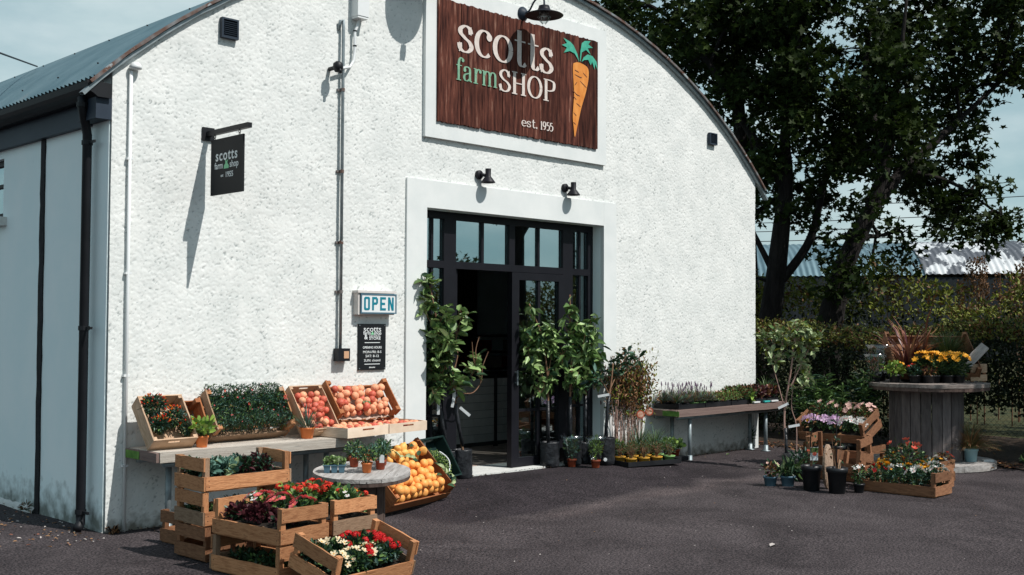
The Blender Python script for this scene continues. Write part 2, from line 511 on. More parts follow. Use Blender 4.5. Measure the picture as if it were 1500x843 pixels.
# leaf templates: (u along, v across, w normal) and quads/tris
T_OVAL = (np.array([(0, 0, 0), (.3, -.42, .10), (.7, -.36, .10), (1, 0, -.06), (.7, .36, .10), (.3, .42, .10)]), np.array([(0, 1, 2, 3), (0, 3, 4, 5)]))
T_LANCE = (np.array([(0, 0, 0), (.35, -.5, .08), (.7, -.3, .02), (1, 0, -.14), (.7, .3, .02), (.35, .5, .08)]), np.array([(0, 1, 2, 3), (0, 3, 4, 5)]))
T_BLADE = (np.array([(0, -.5, 0), (0, .5, 0), (.4, .42, .0), (.4, -.42, .0), (.75, .28, -.10), (.75, -.28, -.10), (1, 0, -.28), (1, .02, -.28)]),
           np.array([(0, 1, 2, 3), (3, 2, 4, 5), (5, 4, 7, 6)]))
_a = np.linspace(0, 2 * PI, 10, endpoint=False)
_mr = np.array([.55, .25, .50, .24, .46, .22, .46, .24, .50, .25]) * 1.0
_mv = np.stack([.5 + _mr * np.cos(_a), _mr * np.sin(_a), .06 * (np.abs(np.sin(_a)))], 1)
T_MAPLE = (np.vstack([_mv, [(.45, 0, 0)]]), np.array([(10, 0, 1, 2), (10, 2, 3, 4), (10, 4, 5, 6), (10, 6, 7, 8), (10, 8, 9, 0)]))


def norm(a):
    return a / (np.linalg.norm(a, axis=1, keepdims=True) + 1e-9)


def leaves(name, P, D, Nn, Ls, Ws, mats, mi=None, T=T_OVAL):
    """one mesh of many leaf blades"""
    P = np.asarray(P, float); D = norm(np.asarray(D, float)); Nn = np.asarray(Nn, float)
    Nn = norm(Nn - D * (Nn * D).sum(1, keepdims=True))
    S = np.cross(Nn, D)
    tv, tf = T
    Ls = np.broadcast_to(np.asarray(Ls, float), (len(P),))[:, None, None]
    Ws = np.broadcast_to(np.asarray(Ws, float), (len(P),))[:, None, None]
    V = P[:, None] + D[:, None] * tv[None, :, 0:1] * Ls + S[:, None] * tv[None, :, 1:2] * Ws + Nn[:, None] * tv[None, :, 2:3] * Ls
    nv = len(tv)
    Fc = tf[None] + (np.arange(len(P)) * nv)[:, None, None]
    m2 = None if mi is None else np.repeat(np.asarray(mi), len(tf))
    return np_mesh(name, V.reshape(-1, 3), Fc.reshape(-1, tf.shape[1]), tf.shape[1], mats, m2)


def rdir(n_, up=.3):
    d = rng.normal(size=(n_, 3))
    d[:, 2] += up * 1.5
    return norm(d)


def leaf_mat_idx(n_, probs):
    return rng.choice(len(probs), size=n_, p=np.array(probs) / sum(probs))


def in_ellipsoid(n_, c, r, shell=.35):
    d = norm(rng.normal(size=(n_, 3)))
    rad = (shell + (1 - shell) * rng.random(n_)) ** .5
    return np.asarray(c) + d * rad[:, None] * np.asarray(r), d


# planks with slightly uneven edges, unit size, shared
def unit_plank(name, m):
    mb = MB()
    ns_ = 6
    vs = []
    for i in range(ns_):
        x = i / (ns_ - 1) - .5
        for (yy, zz) in ((-.5, -.5), (.5, -.5), (.5, .5), (-.5, .5)):
            j = .035
            vs.append((x + random.uniform(-.004, .004), yy + random.uniform(-j, j), zz + random.uniform(-j, j)))
    fs = [(0, 1, 2, 3)]
    for i in range(ns_ - 1):
        for k in range(4):
            k2 = (k + 1) % 4
            fs.append((i * 4 + k2, i * 4 + k, (i + 1) * 4 + k, (i + 1) * 4 + k2))
    o = (ns_ - 1) * 4
    fs.append((o + 3, o + 2, o + 1, o))
    mb.add(vs, fs)
    if m.name.startswith('crate'):
        for sx_ in (-.465, .465):
            for sz_ in (-.22, .2):
                for sy_ in (-.545, .545):
                    x_, z_ = sx_ + random.uniform(-.006, .006), sz_ + random.uniform(-.05, .05)
                    mb.box(x_ - .005, x_ + .005, sy_ - .02, sy_ + .02, z_ - .03, z_ + .03, 1)
        return mb.mesh(name, [m, M['black']])
    return mb.mesh(name, m)


PLK = {}


def plank(matname):
    if matname not in PLK:
        PLK[matname] = [unit_plank('plank', M[matname]) for _ in range(5)]
    return random.choice(PLK[matname])


def put_plank(name, matname, parent, c, s, rot=(0, 0, 0)):
    """c centre, s full sizes (long axis first in local x)"""
    if matname == 'crate' and random.random() < .28:
        matname = 'crate_old'
    o = obj(name, plank(matname), parent)
    o.location = c
    o.rotation_euler = rot
    o.scale = s
    return o


# ------------------------------------------------------------------ ground
xs = np.concatenate([[-2500, -400, -80, -25, -12], np.arange(-7, 14.01, .09), [20, 30, 60, 120, 400, 2500]])
ys = np.concatenate([[-2500, -400, -80, -30, -15], np.arange(-10, 3.01, .09), [8, 20, 60, 120, 400, 2500]])
XX, YY = np.meshgrid(xs, ys, indexing='ij')
nz = rng.random((40, 40))


def vnoise(X, Y, s, seed):
    r_ = np.random.default_rng(seed)
    G = r_.random((128, 128))
    u = X * s; v = Y * s
    i = np.floor(u).astype(int); j = np.floor(v).astype(int)
    fu = u - i; fv = v - j
    fu = fu * fu * (3 - 2 * fu); fv = fv * fv * (3 - 2 * fv)
    g_ = lambda a, c: G[a % 128, c % 128]
    return (g_(i, j) * (1 - fu) * (1 - fv) + g_(i + 1, j) * fu * (1 - fv) + g_(i, j + 1) * (1 - fu) * fv + g_(i + 1, j + 1) * fu * fv)


near = (np.abs(XX - 3) < 12) & (YY > -12) & (YY < 4)
ZZ = gh(XX, YY) + np.where(near, (vnoise(XX, YY, 1.3, 1) - .5) * .012, 0)
ZZ = np.where(YY > .05, np.minimum(ZZ, .08), ZZ)
V = np.stack([XX, YY, ZZ], -1).reshape(-1, 3)
ny = len(ys)
ii, jj = np.meshgrid(np.arange(len(xs) - 1), np.arange(ny - 1), indexing='ij')
q = (ii * ny + jj).ravel()
Fc = np.stack([q, q + ny, q + ny + 1, q + 1], 1)
me = np_mesh('ground', V, Fc, 4, M['asphalt'], smooth=True)
edge = vnoise(XX, YY, 2.2, 3) * .28
pa = (sm(-1.62, -1.50, YY + edge - .14 - .05 * (XX - 4)) * sm(2.2, 2.6, XX + edge) * (1 - sm(6.2, 7.6, XX + .8 * edge))).ravel()
wn_ = (np.exp(-((YY + edge - .14 - .05 * (XX - 4) + 1.76) / .13) ** 2) * sm(2.6, 3.4, XX) * (1 - sm(6.0, 7.6, XX)) * (.5 + vnoise(XX, YY, 3.1, 44))).ravel()
me.attributes.new('worn', 'FLOAT', 'POINT').data.foreach_set('value', wn_.astype(np.float32))
at = me.attributes.new('patch', 'FLOAT', 'POINT')
at.data.foreach_set('value', pa.astype(np.float32))
tag(obj('ground', me), kind='structure')


def sheet(name, pts, z, m, kind='structure'):
    mb = MB()
    mb.add([(p[0], p[1], z) for p in pts], [tuple(range(len(pts)))])
    o = mb.build(name, m)
    return tag(o, kind=kind)


# verge with uneven edge, under the hedge
mb = MB()
ypts = np.arange(-40, 30, .5)
vs = []
for y in ypts:
    if y > 0:
        x0 = 9.14 + .05 * math.sin(3 * y)
    else:
        x0 = 9.45 + .12 * math.sin(2.1 * y) + .08 * math.sin(5.3 * y) - (.55 * float(sm(-2.8, -4.4, y)))
    for (x, z) in ((x0, .006), (x0 + .35, .05), (12.3, .07)):
        vs.append((x, y, z + random.uniform(0, .012)))
fs = []
for i in range(len(ypts) - 1):
    for k in range(2):
        fs.append((i * 3 + k, i * 3 + k + 1, i * 3 + k + 4, i * 3 + k + 3))
mb.add(vs, fs)
tag(mb.build('verge', M['soil'], smooth=True), kind='structure')
sheet('field', [(12.25, -2000), (2000, -2000), (2000, 2000), (12.25, 2000)], .05, M['field'])

# ------------------------------------------------------------------ shop building
shop = thing('shop_building', 'white roughcast farm shop with curved tin roof and black glazed doors', 'building')
W_ = 9.08
CX, CZ, RAD = 4.53, -1.382, 6.7135
OX0, OX1, OZ1 = 3.22, 5.895, 2.77        # door opening
SX0, SX1, SZ1 = 2.965, 6.12, 3.04        # smooth surround

# roughcast gable skin as real relief
st = .0088
gx = np.arange(0, W_ + st, st); gx[-1] = W_
gz = np.arange(-.12, 5.40, st)
GX, GZ = np.meshgrid(gx, gz, indexing='ij')
h1 = vnoise(GX * 1.0 + GZ * .5, GZ - GX * .35, 80, 5) * .65 + vnoise(GX, GZ, 47, 6) * .35
h2_ = vnoise(GX * .62 + GZ * .5, (GZ - GX * .6) * 1.25, 58, 9) * .72 + .28 * vnoise(GX, GZ, 95, 10)
Hh = -.0092 * np.clip(.55 - h1, 0, 1) - .022 * np.clip(.29 - h2_, 0, 1) + .006 * vnoise(GX, GZ, 3, 8)
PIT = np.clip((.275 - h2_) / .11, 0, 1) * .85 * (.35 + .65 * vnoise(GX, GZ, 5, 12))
GY = -.012 - (Hh - Hh.mean())
GY = np.where(GX < .02, np.minimum(GY, -.0), GY)
V = np.stack([GX, GY, GZ], -1).reshape(-1, 3)
nzp = len(gz)
ii, jj = np.meshgrid(np.arange(len(gx) - 1), np.arange(nzp - 1), indexing='ij')
cx_ = gx[:-1][ii] + st / 2; cz_ = gz[:-1][jj] + st / 2
keep = (np.hypot(cx_ - CX, cz_ - CZ) < RAD + .035) & ~((cx_ > OX0 - .1) & (cx_ < OX1 + .1) & (cz_ < OZ1 + .1))
q = (ii * nzp + jj)[keep]
Fc = np.stack([q, q + nzp, q + nzp + 1, q + 1], 1)
used = np.unique(Fc)
remap = np.zeros(len(V), int); remap[used] = np.arange(len(used))
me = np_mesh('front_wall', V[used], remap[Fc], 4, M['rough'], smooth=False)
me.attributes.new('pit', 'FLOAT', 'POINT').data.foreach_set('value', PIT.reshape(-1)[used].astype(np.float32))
obj('front_wall', me, shop)
# solid core behind the skin (three pieces round the opening)
def arch_top(x):
    return CZ + math.sqrt(max((RAD + .0) ** 2 - (x - CX) ** 2, 0))
def arch_slab(mb, x0, x1, y0, y1, z0, n_=24):
    vs = []
    for i in range(n_ + 1):
        x = x0 + (x1 - x0) * i / n_
        for (y, z) in ((y0, z0), (y1, z0), (y1, arch_top(x)), (y0, arch_top(x))):
            vs.append((x, y, z))
    fs = [(0, 3, 2, 1)]
    for i in range(n_):
        for k in range(4):
            k2 = (k + 1) % 4
            fs.append((i * 4 + k, i * 4 + k2, (i + 1) * 4 + k2, (i + 1) * 4 + k))
    o = n_ * 4
    fs.append((o, o + 1, o + 2, o + 3))
    mb.add(vs, fs)
mb = MB()
arch_slab(mb, .003, OX0 - .004, .02, .28, -.1)
arch_slab(mb, OX1 + .004, W_ - .003, .02, .28, -.1)
arch_slab(mb, OX0 - .002, OX1 + .002, .02, .28, OZ1 + .004)
mb.build('gable_core', M['smooth'], shop)
# reveals + surround (proud 30 mm)
mb = MB()
mb.box(SX0, OX0, -.035, .019, .0, SZ1)
mb.box(OX1, SX1, -.035, .019, .0, SZ1)
mb.box(OX0 + .0005, OX1 - .0005, -.0345, .019, OZ1, SZ1 - .0005)
mb.build('door_surround', M['smooth'], shop)
mb = MB()
mb.box(OX1 - .002, OX1 + .003, .0195, .27, .05, OZ1 + .003)
mb.box(OX0 - .003, OX0 + .002, .0195, .27, .05, OZ1 + .003)
mb.box(OX0 + .002, OX1 - .002, .0195, .27, OZ1 - .002, OZ1 + .003)
mb.build('reveal', M['side'], shop)
# side wall with window opening
mb = MB()
WY0, WY1, WZ0, WZ1 = 2.14, 3.10, 2.58, 3.12
mb.box(0, .22, .0305, WY0, -.1, 3.54)
mb.box(0, .22, WY1, 14, -.1, 3.54)
mb.box(0, .22, WY0 + .0005, WY1 - .0005, -.1, WZ0)
mb.box(0, .22, WY0 + .0005, WY1 - .0005, WZ1, 3.54)
mb.build('side_wall', M['side'], shop)
mb = MB(); mb.box(-.010, -.001, .012, .30, -.1, 3.2, 0); mb.build('corner_strip', M['side'], shop)
mb = MB(); mb.box(W_ - .22, W_ - .001, .281, 14, -.1, 3.54); mb.box(W_ - .4, W_ + .02, .0, .19, -.1, .01); mb.build('side_wall', M['side'], shop)
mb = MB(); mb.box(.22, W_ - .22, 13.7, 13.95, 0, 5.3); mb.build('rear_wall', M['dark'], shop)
for y0 in (1.215, 4.3, 7.3):
    mb = MB()
    zz = np.linspace(-.05, 3.22, 34)
    vs = []
    for z in zz:
        a = y0 + random.uniform(-.006, .006); c = y0 + .085 + random.uniform(-.008, .008)
        vs += [(-.012, a, z), (-.012, c, z), (0.002, c, z), (.002, a, z)]
    fs = []
    for i in range(len(zz) - 1):
        for k in range(4):
            k2 = (k + 1) % 4
            fs.append((i * 4 + k, i * 4 + k2, i * 4 + 4 + k2, i * 4 + 4 + k))
    mb.add(vs, fs); mb.build('expansion_strip', M['tar'], shop)
# crumbled plinth band along side wall base beyond the strip
mb = MB()
vs = []
yy = np.arange(1.31, 9, .06)
for y in yy:
    h = .02 + .012 * random.random()
    vs += [(-.03 - .01 * random.random(), y, -.02), (-.022, y, h), (0, y, h + .02)]
fs = []
for i in range(len(yy) - 1):
    for k in range(2):
        fs.append((i * 3 + k, i * 3 + k + 3, i * 3 + k + 4, i * 3 + k + 1))
mb.add(vs, fs); mb.build('plinth', M['sillmat'], shop)
# window
wn = MB()
for (a, c, d, e) in ((WY0, WY0 + .05, WZ0, WZ1), (WY1 - .05, WY1, WZ0, WZ1), (WY0 + .0505, WY1 - .0505, WZ0, WZ0 + .05), (WY0 + .0505, WY1 - .0505, WZ1 - .05, WZ1), (WY0 + .0505, WY1 - .0505, 2.87, 2.9)):
    wn.box(.05, .11, a, c, d, e)
wobj = wn.build('window', M['frame'], shop)
MB().box(.075, .082, WY0 + .04, WY1 - .04, WZ0 + .04, WZ1 - .04).build('pane', M['glass'], wobj)
mb = MB(); mb.box(-.07, .049, WY0 - .09, WY1 + .09, 2.50, 2.579); mb.build('sill', M['sillmat'], wobj)

# roof: corrugated barrel
ya = np.arange(-.075, 12.0, .0127)
t0 = math.atan2(3.50 - CZ, -.10 - CX); t1 = math.atan2(3.50 - CZ, W_ + .10 - CX)
ta = np.linspace(t0 + .0, t1, 44)
YA, TA = np.meshgrid(ya, ta, indexing='ij')
RR = RAD + .058 + .011 * np.sin(2 * PI * YA / .076)
V = np.stack([CX + RR * np.cos(TA), YA, CZ + RR * np.sin(TA)], -1).reshape(-1, 3)
ii, jj = np.meshgrid(np.arange(len(ya) - 1), np.arange(43), indexing='ij')
q = (ii * 44 + jj).ravel()
roof = obj('roof', np_mesh('roof', V, np.stack([q, q + 1, q + 45, q + 44], 1), 4, M['roof'], smooth=True), shop)
# lead roof fixings
bolt = MB().lathe([(.008, 0), (.008, .008), (.002, .014)], 8).mesh('fixing', M['black'])
for j in (1, 5, 10):
    for yk in np.arange(.35, 7, .76):
        tt = t0 + (t1 - t0) * j / 43 * 1.05
        rr = RAD + .068
        o = obj('fixing', bolt, roof, (CX + rr * math.cos(tt), yk, CZ + rr * math.sin(tt)))
        o.rotation_euler = (0, PI / 2 - tt, 0)
# verge flashing
def arc_strip(name, r0, r1, y0, y1, a0, a1, m, n_=60, jit=0.):
    mb = MB(); vs = []
    for i in range(n_ + 1):
        t = a0 + (a1 - a0) * i / n_
        j = random.uniform(-jit, jit)
        for (r, y) in ((r0 + j, y0), (r1 + j, y0), (r1, y1), (r0, y1)):
            vs.append((CX + r * math.cos(t), y, CZ + r * math.sin(t)))
    fs = []
    for i in range(n_):
        for k in range(4):
            k2 = (k + 1) % 4
            fs.append((i * 4 + k, i * 4 + k2, i * 4 + 4 + k2, i * 4 + 4 + k))
    mb.add(vs, fs)
    return mb.build(name, m, shop)
arc_strip('verge_flashing', RAD + .046, RAD + .070, -.085, -.062, t0 + .015, t1 - .01, M['rust'], 110, .004)
arc_strip('soffit', RAD + .012, RAD + .039, -.058, -.001, t0 + .03, t1 - .03, M['zinc'], 60, .003)

# gutter, fascia, downpipe
mb = MB(); mb.box(-.055, -.002, .302, 12, 3.19, 3.47); mb.box(-.13, -.001, -.012, .30, 3.2, 3.40); mb.build('fascia', M['fascia'], shop)
prof = [(-.055, 3.46), (-.06, 3.37), (-.13, 3.365), (-.16, 3.385), (-.19, 3.40), (-.205, 3.43), (-.215, 3.475), (-.205, 3.475), (-.195, 3.44), (-.15, 3.39), (-.07, 3.385), (-.065, 3.46)]
mb = MB()
k_ = len(prof)
vs = [(x, y, z) for y in (-.03, 12) for (x, z) in prof]
fs = [(i, (i + 1) % k_, (i + 1) % k_ + k_, i + k_) for i in range(k_)]
mb.add(vs, fs)
outer = [(-.02, 3.475), (-.02, 3.36), (-.13, 3.36), (-.165, 3.385), (-.20, 3.40), (-.22, 3.478)]
mb.add([(x, y, z) for y in (-.045, -.031) for (x, z) in outer], [tuple(range(6)), tuple(range(11, 5, -1))] + [(i, (i + 1) % 6, (i + 1) % 6 + 6, i + 6) for i in range(6)])
mb.build('gutter', M['black'], shop)
dp = MB().tube([(-.16, .16, 3.38), (-.16, .16, 3.30), (-.12, .20, 3.20), (-.085, .23, 3.10), (-.085, .23, .12), (-.085, .23, .06), (-.14, .16, .03)], .036, 12).build('downpipe', M['black'], shop, True)
for z in (3.02, 1.56, .13, 3.30):
    MB().lathe([(.043, 0), (.043, .035)], 12, 0, (-.085 if z < 3.2 else -.16, .23 if z < 3.2 else .16, z)).box(-.09, -.075, .10, .20, z + .008, z + .028).build('bracket', M['black'], dp)

# joinery
DY = .13
JF = []
def jf(name, x0, x1, z0, z1, y0=DY, y1=DY + .07, parent=None, m='frame'):
    return MB().box(x0, x1, y0, y1, z0, z1).build(name, M[m], parent or shop)
entrance = obj('door_frame', MB().box(OX0 + .003, OX1 - .003, DY, DY + .07, 2.695, OZ1 - .003).mesh('door_frame', M['frame']), shop)
E = entrance
jf('post', OX0 + .003, 3.265, .09, 2.694, parent=E)
jf('post', 3.59, 3.755, .09, 2.694, parent=E)
jf('post', 5.38, 5.545, .09, 2.694, parent=E)
jf('post', 5.81, OX1 - .003, .09, 2.694, parent=E)
jf('transom', 3.7555, 5.3795, 2.195, 2.268, parent=E)
jf('transom', 3.2655, 3.5895, 2.195, 2.268, parent=E)
jf('transom', 5.5455, 5.8095, 2.195, 2.268, parent=E)
jf('mullion', 4.525, 4.61, 2.2685, 2.694, parent=E)
for (a, c) in ((4.125, 4.16), (4.98, 5.012), ):
    jf('glazing_bar', a, c, 2.2685, 2.694, DY + .012, parent=E)
jf('glazing_bar', 3.43, 3.458, 2.2685, 2.694, DY + .012, parent=E)
jf('glazing_bar', 3.43, 3.458, .20, 2.1945, DY + .012, parent=E)
jf('glazing_bar', 5.665, 5.692, 2.2685, 2.694, DY + .012, parent=E)
jf('glazing_bar', 5.665, 5.692, .20, 2.1945, DY + .012, parent=E)
for zz_ in (.70, 1.14, 1.68):
    for (a, c) in ((3.2655, 3.4295), (3.4585, 3.5895), (5.5455, 5.6645), (5.6925, 5.8095)):
        if zz_ < 1.6:
            jf('glazing_bar', a, c, zz_, zz_ + .025, DY + .014, parent=E)
jf('bottom_rail', 3.2655, 3.5895, .09, .1995, parent=E)
jf('bottom_rail', 5.5455, 5.8095, .09, .1995, parent=E)
for (a, c, d, e) in ((3.7555, 4.1245, 2.2685, 2.694), (4.1605, 4.5245, 2.2685, 2.694), (4.6105, 4.9795, 2.2685, 2.694), (5.0125, 5.3795, 2.2685, 2.694),
                     (3.2655, 3.4295, 2.2685, 2.694), (3.4585, 3.5895, 2.2685, 2.694), (5.5455, 5.6645, 2.2685, 2.694), (5.6925, 5.8095, 2.2685, 2.694),
                     (3.2655, 3.4295, .2, 2.1945), (3.4585, 3.5895, .2, 2.1945), (5.5455, 5.6645, .2, 2.1945), (5.6925, 5.8095, .2, 2.1945)):
    jf('pane', a, c, d, e, DY + .035, DY + .041, parent=E, m='glass' if d > 2 else 'glass2')


def door_leaf(x0, x1, X=None, parent=None):
    d = MB()
    z0, z1 = .105, 2.19
    for bx in ((x0, x0 + .11, z0, z1), (x1 - .09, x1, z0, z1), (x0 + .1105, x1 - .0905, 2.11, z1), (x0 + .1105, x1 - .0905, z0, .20)):
        d.box(bx[0], bx[1], DY - .02, DY + .05, bx[2], bx[3])
    o = d.build('door', M['frame'], shop)
    c0, c1 = x0 + .1105, x1 - .0905
    xm = c0 + (c1 - c0) * .48
    obj('glazing_bar', MB().box(xm, xm + .04, DY - .01, DY + .04, .2005, 2.1095).mesh('glazing_bar', M['frame']), o)
    zs = [.2, .69, 1.13, 1.6, 2.11]
    for zb in zs[1:3]:
        for (a, c) in ((c0, xm - .0005), (xm + .0405, c1)):
            obj('glazing_bar', MB().box(a, c, DY - .008, DY + .038, zb, zb + .028).mesh('glazing_bar', M['frame']), o)
    for (a, c) in ((c0, xm - .0005), (xm + .0405, c1)):
        for i, (za, zb) in enumerate(((.2005, .6895), (.7185, 1.1295), (1.1585, 2.1095))):
            obj('pane', MB().box(a, c, DY + .012, DY + .018, za, zb).mesh('pane', M['glass2']), o)
    h = MB().box(x0 + .045, x0 + .06, DY - .06, DY - .05, .98, 1.14)
    h.box(x0 + .045, x0 + .06, DY - .05, DY - .02, 1.0, 1.015); h.box(x0 + .045, x0 + .06, DY - .05, DY - .02, 1.11, 1.125)
    obj('handle', h.mesh('handle', M['zinc']), o)
    return o


door_leaf(4.55, 5.379)
d2 = door_leaf(3.757, 4.549)          # left leaf standing open into the shop
pv = Vector((3.757, DY + .03, 0))
d2.matrix_basis = Matrix.Translation(pv) @ Matrix.Rotation(R(96), 4, 'Z') @ Matrix.Translation(-pv)

MB().box(OX0 - .0, OX1, -.03, .5, .03, .100).build('threshold', M['sillmat'], shop)
# paved floor slabs inside
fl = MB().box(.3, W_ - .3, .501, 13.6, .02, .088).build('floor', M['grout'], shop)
slab = MB().box(-.245, .245, -.245, .245, 0, .014).mesh('paving_slab', M['floor'])
for i in range(9):
    for j in range(6):
        obj('paving_slab', slab, fl, (2.9 + i * .5, .76 + j * .5, .089))
# tiled counter
ct = MB().box(4.6, 7.6, 1.93, 2.6, .10, .965).build('counter', M['grout'], shop)
MB().box(4.58, 7.62, 1.90, 2.62, .966, 1.0).build('counter_top', M['black'], ct)
tile = MB().box(-.097, .097, -.012, 0, -.0475, .0475).mesh('tile', M['tile'])
for r_ in range(8):
    for k in range(9):
        xx = 5.0 + k * .2 + (.1 if r_ % 2 else 0)
        obj('tile', tile, ct, (xx, 1.929, .20 + r_ * .1))
MB().tube([(5.96, 1.80, .13), (5.96, 1.80, 1.0)], .02, 8).lathe([(.03, 0), (.03, .03)], 8, 0, (5.96, 1.80, .10)).build('post', M['black'], ct)
# dark curtain folds and a shelf with cartons deep inside
cu = MB()
vs = []
for i in range(80):
    x = 4.6 + i * .055
    y = 5.2 + (.05 if i % 2 else 0)
    vs += [(x, y, .9), (x, y, 2.9)]
cu.add(vs, [(2 * i, 2 * i + 2, 2 * i + 3, 2 * i + 1) for i in range(79)])
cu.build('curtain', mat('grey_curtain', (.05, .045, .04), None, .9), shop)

shf = thing('shop_shelf', 'dim shelf of cartons behind the tiled counter inside the doorway', 'shelf', (8, 4.1, 0))
for z in (.95, 1.2, 1.45):
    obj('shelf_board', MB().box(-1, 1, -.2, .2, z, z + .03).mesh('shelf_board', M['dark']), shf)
for x in (-1, 1):
    obj('shelf_side', MB().box(x - .02, x + .02, -.2, .2, .09, 1.7).mesh('shelf_side', M['dark']), shf)
for k in range(8):
    cb = MB().box(-.1, .1, -.12, .12, 0, .17, k % 2)
    o = cb.build('carton', [mat('pale_carton', (.35, .30, .26), None, .8), M['crimson']])
    o.location = (7.2 + .23 * k, 4.1, .981 if k % 3 else 1.231)
    tag(o, 'small carton on the dim shelf inside the shop doorway', 'carton', 'cartons on the shelf inside')

# vents
def vent(x0, x1, z0, z1, label):
    v = thing('wall_vent', label, 'vent', ((x0 + x1) / 2, -.030, z0))
    w, h = (x1 - x0) / 2, z1 - z0
    f = MB()
    f.box(-w, -w + .015, -.03, .01, 0, h); f.box(w - .015, w, -.03, .01, 0, h)
    f.box(-w + .0155, w - .0155, -.03, .01, 0, .015); f.box(-w + .0155, w - .0155, -.03, .01, h - .015, h)
    f.box(-w + .0155, w - .0155, .0, .008, .0155, h - .0155)
    obj('vent_frame', f.mesh('vent_frame', M['fascia']), v)
    k = 8
    s = MB().add([(-w + .016, -.026, 0), (w - .016, -.026, 0), (w - .016, -.002, .010), (-w + .016, -.002, .010), (-w + .016, -.026, -.003), (w - .016, -.026, -.003), (w - .016, -.002, .007), (-w + .016, -.002, .007)],
                 [(0, 1, 2, 3), (4, 7, 6, 5), (0, 4, 5, 1), (1, 5, 6, 2), (2, 6, 7, 3), (3, 7, 4, 0)]).mesh('louvre', M['fascia'])
    for i in range(k):
        obj('louvre', s, v, (0, 0, .02 + i * (h - .035) / k))
vent(.925, 1.085, 4.02, 4.19, 'square black louvred vent high on the gable above the hanging sign')
vent(7.97, 8.13, 3.96, 4.11, 'small black vent at the right end of the gable near the roof edge')


# ------------------------------------------------------------------ lettering
def catmull(P, n_=10, closed=False):
    P = [Vector(p) for p in P]
    out = []
    m_ = len(P)
    rng_ = range(m_) if closed else range(m_ - 1)
    for i in rng_:
        if closed:
            a, b_, c, d = P[(i - 1) % m_], P[i], P[(i + 1) % m_], P[(i + 2) % m_]
        else:
            a, b_, c, d = P[max(i - 1, 0)], P[i], P[i + 1], P[min(i + 2, m_ - 1)]
        for k in range(n_):
            t = k / n_
            out.append(.5 * ((2 * b_) + (c - a) * t + (2 * a - 5 * b_ + 4 * c - d) * t * t + (3 * b_ - a - 3 * c + d) * t ** 3))
    if not closed:
        out.append(P[-1])
    else:
        out.append(out[0].copy())
    return out


def arcp(cx, cy, rx, ry, a0, a1, n_=28):
    return [Vector((cx + rx * math.cos(R(a0 + (a1 - a0) * i / n_)), cy + ry * math.sin(R(a0 + (a1 - a0) * i / n_)))) for i in range(n_ + 1)]


def seg2(*p):
    return [Vector(q_) for q_ in p]


SER = lambda x, y, w=.2: ('thin', seg2((x - w, y), (x + w, y)))
